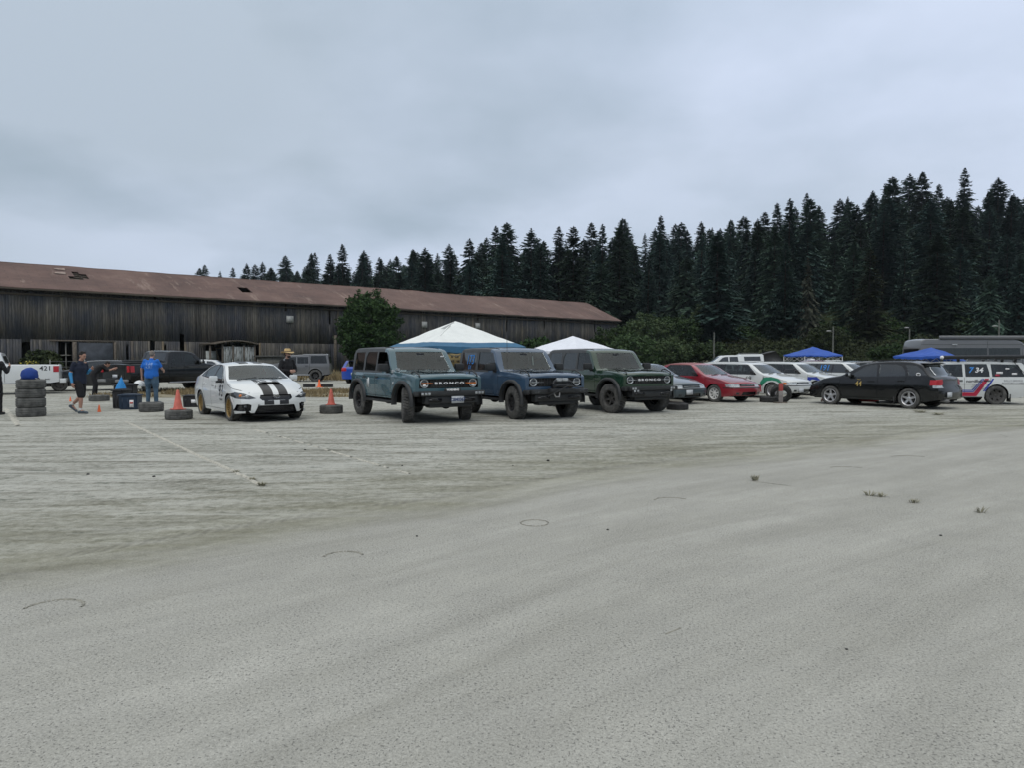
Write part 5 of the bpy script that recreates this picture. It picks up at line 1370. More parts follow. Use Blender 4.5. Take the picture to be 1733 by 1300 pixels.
    mk('badge_stars', bm, M['chrome'], bd)
    # stripes laid along bonnet, roof, boot and bumper
    for sg in (1, -1):
        a, b = sg*.07, sg*.30
        c.topc('hood_stripe', [(.02, a), (1.13, a), (1.13, b), (.02, b)], bk, .003, smax=1.15, nmin=.2)
        c.topc('roof_stripe', [(1.98, a*1.0), (3.3, a*1.0), (3.3, b), (1.98, b)], bk, .003, smin=1.9, smax=3.4)
        c.topc('trunk_stripe', [(3.98, a), (4.55, a), (4.55, b), (3.98, b)], bk, .003, smin=3.9)
        c.front('bumper_stripe', [(a, .425), (b, .425), (b, .525), (a, .525)], bk, .003, smax=.6)
    # hood scoop
    bm = bmesh.new(); s0 = .52; rows = []
    for (s, w_, h) in ((.50, .30, .012), (.52, .30, .062), (.60, .30, .066), (.85, .28, .045), (1.0, .25, .008)):
        zz = c.ztop_at(s, 0); rows.append([bm.verts.new((c.xm - s, w_*k/6, zz + h*(1 - (abs(k)/6)**4) - .004)) for k in range(-6, 7)])
    for a_, b_ in zip(rows[1:], rows[2:]):
        for k in range(12): bm.faces.new((a_[k], a_[k+1], b_[k+1], b_[k]))
    sc_ = mk('hood_scoop', bm, white, c.root)
    bm = bmesh.new(); pr = []
    zz = c.ztop_at(.55, 0)
    for k in range(-6, 7): pr.append((bm.verts.new((c.xm - .555, .285*k/6, c.ztop_at(.555, .285*k/6) + .002)), bm.verts.new((c.xm - .535, .285*k/6, c.ztop_at(.54, 0) + .060*(1 - (abs(k)/6)**4) - .003))))
    for a_, b_ in zip(pr, pr[1:]): bm.faces.new((a_[0], b_[0], b_[1], a_[1]))
    mk('scoop_mouth', bm, M['seam'], sc_)
    for sg in (1, -1):
        bm = bmesh.new(); rr = []
        for s in (.53, .6, .7, .8, .9, .98):
            q = [Vector((c.xm - s, y*sg, 0)) for y in (.07, .15, .22, .28)]
            row = []
            for v in q:
                t = (s - .52)/.48; w_ = lerp(.30, .25, t); h = lerp(.066, .02, t); v.z = c.ztop_at(s, 0) + h*(1 - (abs(v.y)/w_)**4 if abs(v.y) < w_ else 0) + .003; row.append(bm.verts.new(v))
            rr.append(row)
        for a_, b_ in zip(rr, rr[1:]):
            for k in range(3): bm.faces.new((a_[k], a_[k+1], b_[k+1], b_[k]))
        mk('scoop_stripe', bm, bk, sc_)
    c.seam([(.22, .725), (.6, .80), (1.12, .91)], .009); c.seam([(1.33, .93), (1.31, .6), (1.42, .27)], .010); c.seam([(2.56, .98), (2.56, .27)], .010); c.seam([(3.48, 1.06), (3.42, .85), (3.22, .62), (3.12, .35)], .010); c.seam([(1.42, .27), (3.1, .27)], .009)
    c.seam([(.55, .48), (.62, .60), (.70, .70)], .008)
    c.text('door_number', '93', .42, M['black_text'], 'R', (1.62, .71), .006, sx=.95)
    c.text('door_number', '93', .26, M['black_text'], 'L', (1.62, .66), .025, sx=.85)
    c.text('class_letters', 'SUBARU', .075, M['black_text'], 'R', (1.62, .50), .01)
    c.text('small_sticker', 'B', .10, M['black_text'], 'R', (2.15, .80), .01)
    c.handles([(2.42, .865), (3.28, .885)], white, w=.18)
    c.mirrors(1.72, .955, white, (.12, .20, .13), y=.885)
    c.wipers(1.12, 1.0, (-.12, .42), .5)
    bm = bmesh.new(); yv = -.42; h = c.xf(yv, .43); add_lathe(bm, [(.018, 0), (.028, .006), (.028, .0)], 16, 'x', M=Matrix.Translation((h, yv, .415))); mk('tow_eye_ring', bm, M['plastic'], c.root)
    box('windshield_sticker', (c.xm - 1.29, c.xm - 1.285, .50, .58, 1.06, 1.08), M['white_text'], c.root, 0)
    bm = bmesh.new(); add_box(bm, c.xm - .52, c.xm - .18, -.50, .50, .150, .19); mk('front_lip', bm, M['plastic'], c.root)
    c.rear('tail_light', [(.5, .78), (.84, .78), (.84, .95), (.5, .93)], M['redlens'], .004, True)
    c.finish(wheels=dict(R=.33, w=.235, rim=.232, style='mesh', tread='road', mat='gold'))
wrx()

# ---- the row of older sedans and wagons on the right
c = sedan90('dark teal old sedan with pale square headlights, half hidden by the dark green off-roader', 4.83, 25.5, -55, dteal, wh=dict(R=.315, w=.19, rim=.2, style='steel', tread='road', mat='darkwheel'))
c.plate('F', -.22, .42, '1234' if False else '', .31, .155); done(c)
c = sedan90('dark red old sedan with a faded roof and white spoked wheels', 7.05, 26.6, -54, red, roofm=fadedred, hood_mat=greyhood); c.int_ = 'interior'
done(c)
# white wagon with green and red rally flashes
flash_g = plain('green_vinyl', (.015, .20, .11), .4, var=.06); flash_r = plain('red_vinyl', (.42, .015, .05), .4, var=.06); flash_b = plain('blue_vinyl', (.012, .035, .30), .4, var=.06)
c = sedan90('white rally wagon with a green arc over its front wheel', 9.85, 28.7, -53, white2, wagon=True, glassm='glass_side', name='rally_wagon', wh=dict(R=.315, w=.2, rim=.2, style='mesh', tread='road', mat='silver'), interior='interior_tan')
z = c.zz
c.side('green_flash', [(.32, .50), (.45, .62), (.62, .78), (.95, .85), (1.28, .82), (1.42, .62), (1.34, .46), (1.22, .60), (1.1, .69), (.9, .72), (.7, .69), (.55, .60), (.48, .48), (.40, .30)], flash_g, .003)
c.side('red_flash', [(1.36, .26), (3.0, .26), (2.9, .50), (1.36, .50)], flash_r, .003)
c.text('door_number', '69', .26, M['black_text'], 'R', (1.95, .76), .006, sx=1.1)
c.text('wing_lettering', 'E', .12, M['black_text'], 'R', (1.28, .80), .01)
c.plate('F', -.28, .33, '', .30, .15)
done(c)
c = sedan90('white and blue rally sedan between the green-flashed wagon and the car numbered 191', 12.35, 30.6, -52, white2, wagon=True, name='rally_wagon', wh=dict(R=.315, w=.2, rim=.2, style='multi', tread='road', mat='blackwheel'), interior='interior_tan')
c.side('blue_flash', [(.30, .28), (.50, .52), (.9, .80), (1.3, .80), (1.3, .55), (1.1, .70), (.8, .66), (.55, .50), (.48, .28)], flash_b, .003); c.front('blue_nose', [(-.8, .30), (.8, .30), (.8, .5), (-.8, .5)], flash_b, .002, smax=.7, nmin=.05)
done(c)
c = sedan90('white wagon with blue 191 on its side window beside the black hatchback', 15.3, 32.4, -52, white2, wagon=True, glassm='glass_dark', name='rally_wagon', wh=dict(R=.315, w=.2, rim=.2, style='steel', tread='road', mat='blackwheel'))
c.text('window_number', '191', .36, M['blue_text'], 'R', (2.86, 1.14), .005, sx=.95, shear=.15, off=.006); c.text('window_number', 'PA', .11, M['blue_text'], 'R', (3.16, 1.0), .01, off=.006)
done(c)

# ---- black hatchback 44
def hatch44():
    L_ = 4.42
    P = dict(L=L_, s1=.93, wb=2.53, zc=.315, ra=.365, rr=.05, ri=.07, crown=.035, yroof=.64, tpow=1.2, kf=.2, kr=.13, kw=.1, Lf=.9, Lr=.6, ws=(1.18, 2.0), rw=(3.75, 4.2),
        top=[(0, .68), (.05, .74), (.5, .87), (1.12, .965), (1.18, .98), (1.24, 1.005), (1.92, 1.37), (2.04, 1.40), (2.5, 1.46), (3.0, 1.475), (3.45, 1.46), (3.72, 1.40), (3.80, 1.37), (4.14, 1.06), (4.20, 1.02), (4.34, .98), (4.42, .9)],
        belt=[(0, .63), (.6, .80), (1.3, .89), (2.5, .935), (3.9, .985), (4.42, .97)], hw=[(0, .77), (.2, .82), (.6, .855), (3.2, .855), (3.6, .865), (4.1, .845), (4.42, .80)],
        prof=[(.15, .94), (.28, .975), (.45, .99), (.6, 1.0), (.72, .998), (.95, .945)], sill=[(0, .26), (.3, .22), (3.9, .22), (4.42, .30)], pf=[(.2, .08), (.3, .0), (.5, 0), (.6, .04), (.75, .12)], pr=[(.25, .08), (.36, 0), (.62, 0), (.66, .07), (.95, .10), (1.1, .1)], steer=0, tw=.22, zund=.2, zseat=.42)
    c = Car('hatchback', 'black compact wagon numbered 44 with silver five-spoke wheels and a roof spoiler', 'car', 12.1, 23.25, 126, P, black)
    gd = M['glass_dark']
    c.front('windshield', [(-.64, 1.02), (.64, 1.02), (.53, 1.36), (-.53, 1.36)], M['glass_side'], -.006, smin=1.0, smax=2.1, nmin=.12)
    c.side('front_door_window', [(1.52, .965), (1.62, 1.03), (2.04, 1.31), (2.2, 1.365), (2.42, 1.385), (2.46, .985)], gd)
    c.side('rear_door_window', [(2.54, .99), (2.50, 1.39), (3.0, 1.385), (3.18, 1.33), (3.30, 1.20), (3.34, 1.02)], gd)
    c.side('quarter_window', [(3.44, 1.03), (3.38, 1.22), (3.28, 1.375), (3.62, 1.345), (3.80, 1.22), (3.96, 1.05)], gd)
    c.rear('rear_window', [(-.62, 1.03), (.62, 1.03), (.50, 1.36), (-.50, 1.36)], gd, nmin=.1)
    c.rear('tail_light', [(.50, .83), (.56, .74), (.90, .74), (.90, .90), (.52, .93)], M['redlens'], .006, True, nmin=.02, smin=4.08)
    c.rear('reverse_lamp', [(.56, .66), (.90, .66), (.90, .738), (.56, .738)], M['lens'], .006, True, nmin=.02, smin=4.12)
    c.seam([(1.27, .90), (1.26, .6), (1.34, .30)], .010); c.seam([(2.50, .96), (2.50, .30)], .010); c.seam([(3.38, 1.0), (3.30, .72), (3.05, .42)], .010); c.seam([(1.34, .30), (2.98, .30)], .008); c.seam([(3.5, .56), (3.7, .62), (4.4, .63)], .008)
    c.side('side_crease', [(1.36, .52), (3.1, .52), (3.1, .53), (1.36, .53)], M['trim'], .002)
    c.text('door_number', '44', .25, M['yellow_text'], 'L', (1.90, .73), .02, sx=.85)
    c.text('class_letters', 'FWD', .05, M['yellow_text'], 'L', (1.90, .88), .01)
    for sg in (-1, 1):
        bm = bmesh.new(); add_lathe(bm, [(.0005, .0), (.055, .0), (.056, .002)], 24, 'y'); 
        for v in bm.verts: v.co = (c.xm - 3.72 + v.co.x*1.2, c.ys(3.72, 1.075, sg) + sg*.008, 1.075 + v.co.z)
        st = mk('round_sticker', bm, M['white_text'], c.root, None)
        bm = bmesh.new(); add_lathe(bm, [(.0005, .0), (.04, .0)], 24, 'y')
        for v in bm.verts: v.co = (c.xm - 3.72 + v.co.x*1.2, c.ys(3.72, 1.075, sg) + sg*.011, 1.075 + v.co.z*.6)
        mk('sticker_centre', bm, M['black_text'], st, None)
    bm = bmesh.new()   # strip stickers down the tailgate glass
    for y0, z0, z1, w_ in ((.46, 1.27, 1.31, .03), (.50, 1.13, 1.26, .035), (.52, 1.06, 1.12, .05)):
        pr = [(c.xr(y, z) - .012, y, z) for y, z in ((y0, z0), (y0 - w_, z0), (y0 - w_, z1), (y0, z1))]; bm.faces.new([bm.verts.new(p) for p in pr])
    mk('tailgate_stickers', bm, M['white_text'], c.root, None)
    bm = bmesh.new(); z0 = c.zt(3.7); rows = []
    for s, h in ((3.52, .02), (3.70, .045), (3.92, .035), (3.92, .015), (3.72, .0)): rows.append([bm.verts.new((c.xm - s, .56*k/6, z0 + h - .03*(abs(k)/6)**2)) for k in range(-6, 7)])
    rows.append(rows[0])
    for a_, b_ in zip(rows, rows[1:]):
        for k in range(12): bm.faces.new((a_[k], a_[k+1], b_[k+1], b_[k]))
    mk('roof_spoiler', bm, plain('dull_grey_spoiler', (.09, .09, .085), .5), c.root)
    for sg in (-1, 1):
        bm = bmesh.new(); add_tube(bm, [(c.xm - s, sg*.49, c.ztop_at(s, sg*.49) + .035) for s in (2.15, 2.3, 2.7, 3.1, 3.35)], .014, 6); mk('roof_rail', bm, M['plastic'], c.root)
    c.handles([(2.30, .83), (3.20, .86)], black, w=.2); c.mirrors(1.62, .945, black, (.1, .18, .12))
    c.plate('B', -.30 + .9 - .25, .45, '', .30, .15)
    bm = bmesh.new(); add_tube(bm, [(c.xm - 4.1, .45, .27), (c.xm - 4.46, .45, .27)], .045, 12, cap=False); mk('exhaust', bm, M['steel'], c.root)
    box('mud_flap', (c.xm - 3.03, c.xm - 3.0, .62, .84, .12, .36), M['plastic'], c.root, 0)
    c.front('headlight', [(.45, .60), (.76, .60), (.78, .74), (.48, .70)], M['lens'], -.01, True, smax=.9, nmin=.05)
    c.finish(wheels=dict(R=.32, w=.21, rim=.215, style='five', tread='road', mat='silver'))
hatch44()

# ---- white rally estate 734
def estate():
    L_ = 4.79
    P = dict(L=L_, s1=.88, wb=2.77, zc=.315, ra=.37, rr=.03, ri=.05, crown=.03, yroof=.72, tpow=1.05, kf=.06, kr=.06, kw=.06, Lf=.7, Lr=.5, ws=(1.42, 1.98),
        top=[(0, .74), (.04, .78), (.6, .86), (1.36, .93), (1.42, .95), (1.46, .975), (1.94, 1.36), (2.02, 1.40), (2.5, 1.44), (3.4, 1.445), (4.45, 1.42), (4.52, 1.38), (4.72, .98), (4.76, .94), (4.79, .88)],
        belt=[(0, .72), (1.4, .90), (4.79, .92)], hw=[(0, .84), (.3, .87), (4.4, .875), (4.79, .86)], prof=[(.15, .95), (.3, .98), (.5, 1), (.7, 1), (.92, .965)],
        sill=[(0, .28), (.3, .23), (4.2, .23), (4.79, .30)], steer=0, tw=.22, zund=.22, zseat=.45)
    c = Car('rally_estate', 'white rally estate with red and blue stripes and a rolled awning on its roof', 'car', 14.9, 24.65, 171, P, white2)
    g = M['glass_side']
    c.front('windshield', [(-.70, .98), (.70, .98), (.62, 1.36), (-.62, 1.36)], M['glass'], -.006, smin=1.2, smax=2.1, nmin=.12)
    c.side('front_door_window', [(1.72, .945), (2.02, 1.33), (2.10, 1.36), (2.62, 1.375), (2.62, .945)], g)
    c.side('rear_door_window', [(2.70, .945), (2.70, 1.378), (3.38, 1.378), (3.44, 1.10), (3.44, .945)], g)
    c.side('quarter_window', [(3.52, .945), (3.50, 1.378), (4.34, 1.36), (4.52, .95)], g)
    c.rear('rear_window', [(-.66, .98), (.66, .98), (.60, 1.34), (-.60, 1.34)], g)
    rs = lambda a: a
    # flashes: wide red between two blue pin stripes, low along the sill then climbing to the shoulder behind the rear door
    def band(nm, d0, d1, m):     # offset measured upwards from the red centre line
        lo0, lo1 = .36 + d0, .36 + d1
        c.side(nm, [(.9, lo0), (3.02 + d0*.4, lo0), (3.30 + d0*.62, .905), (3.30 + d1*.62 , .905), (3.02 + d1*.4, lo1), (.9, lo1)][::1] if False else [(1.30, lo0), (2.98 - d0*.7, lo0), (3.34 - d0*1.0, .89), (3.34 - d1*1.0, .89), (2.98 - d1*.7, lo1), (1.30, lo1)], m, .003)
    band('red_stripe', -.08, .045, flash_r); band('blue_stripe', .060, .090, flash_b); band('blue_stripe', .108, .138, flash_b)
    for off in (.20, .25): c.side('blue_stripe', [(3.02 + off, .50 - .05), (3.04 + off + .02, .50 - .05), (3.36 + off*.5 + .09, .89), (3.36 + off*.5 + .06, .89)], flash_b, .003)
    c.text('window_number', '34', .23, M['white_text'], 'L', (3.12, 1.17), .02, sx=1.1, shear=.25, off=.004); c.text('window_number', '7', .26, M['blue_text'], 'L', (2.86, 1.17), .025, off=.004, shear=.3)
    c.text('sponsor_lettering', 'nordfish', .14, M['black_text'], 'L', (2.96, .80), .02, sx=1.1)
    for k, ln in enumerate(('Auto Recycling', 'Rally Service Co', 'Snow tire and wheel', 'Northwest Gravel', 'Trail Garage')): c.text('small_lettering', ln, .048, M['black_text'], 'L', (3.06, .70 - k*.052), .006)
    c.text('side_lettering', 'RALLY SERVICE', .085, M['steel'], 'L', (4.15, .82), .015); c.text('side_lettering', 'BOOSTED COFFEE', .085, M['steel'], 'L', (4.15, .73), .015)
    for (a, b, w_, h_, m) in ((3.75, 1.08, .2, .07, M['white_text']), (3.68, 1.0, .14, .06, flash_r), (4.2, 1.05, .16, .06, M['white_text']), (2.2, 1.02, .12, .08, M['white_text']), (4.0, 1.22, .12, .05, M['white_text'])):
        yy = c.ys(a, b, 1); box('window_sticker', (c.xm - a - w_/2, c.xm - a + w_/2, yy + .0, yy + .006, b - h_/2, b + h_/2), m, c.root, 0)
    c.seam([(1.52, .92), (1.50, .3)], .01); c.seam([(2.66, .93), (2.66, .27)], .01); c.seam([(3.48, .93), (3.44, .7), (3.22, .5)], .01); c.side('body_crease', [(1.0, .685), (4.7, .685), (4.7, .695), (1.0, .695)], M['seam'], .001)
    c.handles([(2.50, .82), (3.34, .82)], M['plastic'], w=.2)
    for s in (2.55, 3.9, 4.3):
        bm = bmesh.new(); z0 = c.zt(s) + .03; add_tube(bm, [(c.xm - s, -.66, z0 + .10), (c.xm - s, .72, z0 + .10)], .022, 6)
        for sg in (-1, 1): add_box(bm, c.xm - s - .04, c.xm - s + .04, *sorted((sg*.60, sg*.66)), z0 - .06, z0 + .10)
        mk('roof_bar', bm, M['plastic'], c.root)
    bm = bmesh.new(); add_tube(bm, [(c.xm - 2.0, .80, 1.60), (c.xm - 5.2, .80, 1.63)], .065, 12); aw = mk('rolled_awning', bm, M['plastic'], c.root)
    bm = bmesh.new(); add_ball(bm, (c.xm - 1.98, .80, 1.60), .07, .07, .06); mk('awning_end_cap', bm, M['white_text'], aw)
    bm = bmesh.new(); add_tube(bm, [(c.xm - 4.1, .78, 1.55), (c.xm - 4.85, .92, .62)], .010, 5); mk('strap', bm, M['plastic'], c.root)
    box('mud_flap', (c.xm - 4.08, c.xm - 4.05, .66, .88, .10, .36), M['plastic'], c.root, 0)
    c.side('door_sill', [(1.3, .23), (3.22, .23), (3.22, .265), (1.3, .265)], M['plastic'], .004)
    c.rear('tail_light', [(.66, .55), (.86, .55), (.86, .86), (.66, .86)], M['redlens'], .004, True)
    c.finish(wheels=dict(R=.325, w=.2, rim=.21, style='steel', tread='road', mat='darkwheel'), interior='interior_tan')
estate()
# ================================================================= VEHICLES FARTHER BACK
def boxy(name, label, cat, x, y, head, m, top, belt, L_, s1, wb, ra=.42, Rw=.37, wdt=.93, yroof=.8, wins=(), ws=None, wy=.7, wz=(1.2, 1.6), glassm='glass_dark', style='six', wmat='blackwheel', sillz=.38, seams=(), rear_=None, zund=.35, seats=False, kf=.1, extra=None, tread='road', mirror_z=None, handles=()):
    P = dict(L=L_, s1=s1, wb=wb, zc=Rw, ra=ra, rr=.06, ri=.08, crown=.03, yroof=yroof, tpow=1.1, kf=kf, kr=.06, kw=.05, Lf=.8, Lr=.5, ws=ws, top=top, belt=belt, hw=[(0, wdt*.93), (.4, wdt), (L_ - .4, wdt), (L_, wdt*.97)],
        prof=[(.2, .93), (.5, .98), (.8, 1), (1.0, .995), (1.3, .965)], sill=[(0, sillz + .02), (.4, sillz), (L_ - .4, sillz), (L_, sillz + .05)], steer=0, tw=.25, zund=zund, zseat=.7)
    c = Car(name, label, cat, x, y, head, P, m)
    if ws: c.front('windshield', [(-wy, wz[0]), (wy, wz[0]), (wy*.86, wz[1]), (-wy*.86, wz[1])], M['glass'], -.006, smin=ws[0] - .2, smax=ws[1] + .3, nmin=.1)
    for nm, poly in wins: c.side(nm, poly, M[glassm] if isinstance(glassm, str) else glassm)
    if rear_: c.rear('rear_window', rear_, M['glass_dark'], nmin=.1)
    for s in seams: c.seam(s, .014)
    if handles: c.handles(handles, M['plastic'])
    if mirror_z: c.mirrors(ws[0] + .45, mirror_z, m, (.1, .22, .18))
    c.wd = dict(R=Rw, w=.26, rim=Rw*.62, style=style, tread=tread, mat=wmat); c.seats_ = seats
    if extra: extra(c)
    c.finish(wheels=c.wd, seats=seats); return c

# black pickup, tail towards the camera, cover folded on its bed
PK_TOP = [(0, 1.14), (.1, 1.20), (.8, 1.28), (1.40, 1.34), (1.45, 1.36), (2.10, 1.83), (2.25, 1.89), (2.8, 1.93), (3.35, 1.92), (3.48, 1.87), (3.66, 1.38), (3.70, 1.33), (5.5, 1.32), (5.6, 1.28)]
def ex(c):
    c.side('tail_light', [(5.36, .96), (5.64, .96), (5.64, 1.24), (5.36, 1.24)], M['redlens'], .01)
    for sg in (-1, 1): box('rear_lamp', (c.xm - 5.625, c.xm - 5.585, *sorted((sg*.78, sg*.93)), .96, 1.24), M['redlens'], c.root, .01)
    box('rear_bumper', (c.xm - 5.84, c.xm - 5.60, -.88, .88, .52, .64), M['steel'], c.root, .03); box('bumper_step', (c.xm - 5.86, c.xm - 5.61, -.30, .30, .50, .68), M['plastic'], c.root, .02)
    bm = bmesh.new(); add_box(bm, c.xm - 5.45, c.xm - 3.9, -.80, .80, 1.345, 1.40, bev=.02); add_box(bm, c.xm - 4.7, c.xm - 3.85, -.78, .78, 1.402, 1.50, bev=.03); mk('folded_bed_cover', bm, M['plastic'], c.root)
    box('side_step', (c.xm - 3.6, c.xm - 1.6, -.96, -.84, .42, .48), M['silver'], c.root, .02); box('tailgate_handle', (c.xm - 5.63, c.xm - 5.60, -.12, .12, 1.10, 1.17), M['trim'], c.root, .01)
    c.plate('B', 0, .78, '', .32, .15)
    for y in (-.25, 0., .25): box('roof_lamp', (c.xm - 3.40, c.xm - 3.36, y - .05, y + .05, 1.93, 1.955), M['lens'], c.root, .006)
boxy('pickup_truck', 'black crew-cab pickup behind the man in the blue shirt, its red tail lamp showing', 'pickup truck', -16.35, 34.0, 65, black, PK_TOP, [(0, 1.07), (1.4, 1.24), (5.6, 1.27)], 5.6, .95, 3.55, .46, .40, .95, .8,
    [('front_door_window', [(1.85, 1.31), (2.22, 1.72), (2.40, 1.79), (2.68, 1.81), (2.70, 1.31)]), ('rear_door_window', [(2.78, 1.31), (2.76, 1.81), (3.27, 1.79), (3.44, 1.31)])],
    (1.42, 2.15), .74, (1.40, 1.80), 'glass_side', 'six', 'darkwheel', .50, [[(1.6, 1.26), (1.6, .55)], [(2.74, 1.28), (2.74, .55)], [(3.60, 1.30), (3.60, .55)], [(1.6, .72), (3.6, .72)]], [(-.70, 1.40), (.70, 1.40), (.66, 1.84), (-.66, 1.84)], .45, extra=ex, handles=[(2.55, 1.17), (3.35, 1.17)], mirror_z=1.32, seats=True)
# white pickup 421
def ex(c):
    c.side('tail_light', [(5.34, .98), (5.60, .98), (5.60, 1.24), (5.34, 1.24)], M['redlens'], .01)
    c.topc('bed_liner', [(3.72, -.8), (5.5, -.8), (5.5, .8), (3.72, .8)], M['plastic'], -.35, smin=3.7)
    c.text('bed_number', '421', .27, M['black_text'], 'L', (5.06, 1.135), .012, sx=1.1); c.text('model_letters', '4WD', .085, M['black_text'], 'L', (5.12, .66), .02)
    box('rear_bumper', (c.xm - 5.80, c.xm - 5.56, -.9, .9, .50, .68), white, c.root, .03)
boxy('pickup_truck', 'white pickup with black number 421 on its bed at the left edge', 'pickup truck', -22.7, 30.4, 209, white,
    [(0, 1.12), (.1, 1.18), (.8, 1.24), (1.40, 1.29), (1.45, 1.31), (2.10, 1.74), (2.25, 1.80), (2.8, 1.84), (3.3, 1.83), (3.45, 1.78), (3.62, 1.34), (3.66, 1.31), (5.5, 1.30), (5.6, 1.26)], [(0, 1.05), (1.4, 1.2), (5.6, 1.25)], 5.6, .95, 3.55, .46, .40, .95, .8,
    [('front_door_window', [(1.85, 1.27), (2.22, 1.64), (2.40, 1.71), (2.66, 1.73), (2.68, 1.27)]), ('rear_door_window', [(2.76, 1.27), (2.74, 1.73), (3.25, 1.71), (3.42, 1.27)])],
    (1.42, 2.15), .74, (1.34, 1.72), 'glass_dark', 'six', 'darkwheel', .50, [[(1.6, 1.24), (1.6, .55)], [(2.72, 1.26), (2.72, .55)], [(3.60, 1.27), (3.60, .55)]], [(-.6, 1.36), (.6, 1.36), (.56, 1.68), (-.56, 1.68)], .45, extra=ex, handles=[(2.5, 1.13), (3.3, 1.13)], mirror_z=1.28)
# dark car with its hood facing left, partly behind the walking man
def ex(c):
    c.front('headlight', [(.44, .62), (.80, .62), (.82, .76), (.46, .76)], M['lens'], -.01, True, smax=.7, nmin=.05)
    c.front('grille', [(-.4, .56), (.4, .56), (.4, .74), (-.4, .74)], M['trim'], -.02, smax=.5)
boxy('dark_wagon', 'dark wagon facing left behind the walking man and the man bending over', 'car', -20.5, 34.6, 211, paint('blue_black_paint', (.010, .013, .018), .3, .3),
    [(0, .80), (.06, .84), (.6, .92), (1.25, 1.02), (1.30, 1.04), (2.0, 1.42), (2.1, 1.45), (2.8, 1.48), (3.9, 1.45), (4.05, 1.40), (4.45, 1.05), (4.55, .95)], [(0, .76), (1.3, .97), (4.55, 1.0)], 4.55, .92, 2.65, .39, .34, .88, .74,
    [('front_door_window', [(1.65, 1.03), (2.05, 1.33), (2.2, 1.385), (2.5, 1.40), (2.52, 1.04)]), ('rear_door_window', [(2.6, 1.04), (2.58, 1.40), (3.2, 1.40), (3.3, 1.05)]), ('quarter_window', [(3.4, 1.06), (3.3, 1.39), (3.85, 1.37), (4.1, 1.08)])],
    (1.28, 2.05), .68, (1.06, 1.40), 'glass_dark', 'steel', 'darkwheel', .24, [[(1.4, 1.0), (1.4, .3)], [(2.56, 1.0), (2.56, .3)]], None, .22, extra=ex)
# silver and white roofs behind the sedan
boxy('white_hatchback', 'white car of which only the roof shows between the black pickup and the striped sedan', 'car', -19.1, 45.5, 12, white,
    [(0, .8), (.06, .84), (.6, .92), (1.2, 1.0), (1.25, 1.02), (2.0, 1.43), (2.1, 1.46), (2.8, 1.50), (3.8, 1.46), (3.95, 1.4), (4.3, 1.05), (4.4, .95)], [(0, .76), (1.3, .97), (4.4, 1.0)], 4.4, .9, 2.6, .38, .33, .88, .74,
    [('front_door_window', [(1.65, 1.03), (2.05, 1.33), (2.2, 1.40), (2.5, 1.42), (2.52, 1.04)]), ('rear_door_window', [(2.6, 1.04), (2.58, 1.42), (3.2, 1.42), (3.6, 1.1)])], (1.22, 2.05), .68, (1.06, 1.42), 'glass_dark', 'ten', 'silver', .24, (), None, .22)
# grey boxy SUV
def ex(c):
    box('running_board', (c.xm - 3.45, c.xm - 1.45, .86, .98, .44, .50), M['silver'], c.root, .01); box('running_board', (c.xm - 3.45, c.xm - 1.45, -.98, -.86, .44, .50), M['silver'], c.root, .01)
    for sa in (.92, .92 + 2.88):
        for sg in (-1, 1):
            bm = bmesh.new(); ring = []
            for k in range(17):
                a = R(180*k/16); ring.append([bm.verts.new((c.xm - sa + r_*math.cos(a), sg*y_, .42 + r_*math.sin(a))) for r_, y_ in ((.47, .9), (.47, .965), (.54, .955), (.55, .93))])
            for a_, b_ in zip(ring, ring[1:]):
                for k in range(3): bm.faces.new((a_[k], a_[k+1], b_[k+1], b_[k]))
            mk('fender_flare', bm, plain('flare_grey', (.11, .115, .12), .5), c.root)
boxy('grey_suv', 'grey boxy SUV with a stepped roof behind the man in the straw hat', 'SUV', -14.85, 48.6, 188, dgrey,
    [(0, 1.08), (.08, 1.13), (1.25, 1.22), (1.32, 1.24), (1.95, 1.74), (2.05, 1.79), (2.9, 1.83), (3.0, 1.87), (4.55, 1.88), (4.65, 1.84), (4.75, 1.25), (4.8, 1.1)], [(0, 1.03), (1.3, 1.18), (4.8, 1.20)], 4.8, .92, 2.88, .47, .42, .95, .82,
    [('front_door_window', [(1.72, 1.23), (2.05, 1.62), (2.12, 1.66), (2.55, 1.68), (2.56, 1.23)]), ('rear_door_window', [(2.64, 1.23), (2.63, 1.68), (3.35, 1.68), (3.36, 1.23)]), ('quarter_window', [(3.50, 1.24), (3.50, 1.76), (4.50, 1.78), (4.60, 1.24)])],
    (1.30, 1.98), .76, (1.27, 1.70), 'glass_side', 'six', 'blackwheel', .46, [[(1.5, 1.2), (1.5, .55)], [(2.6, 1.2), (2.6, .55)], [(3.43, 1.85), (3.43, .8)]], [(-.7, 1.25), (.7, 1.25), (.66, 1.72), (-.66, 1.72)], .4, extra=ex, mirror_z=1.22, handles=[(2.4, 1.08), (3.25, 1.08)])
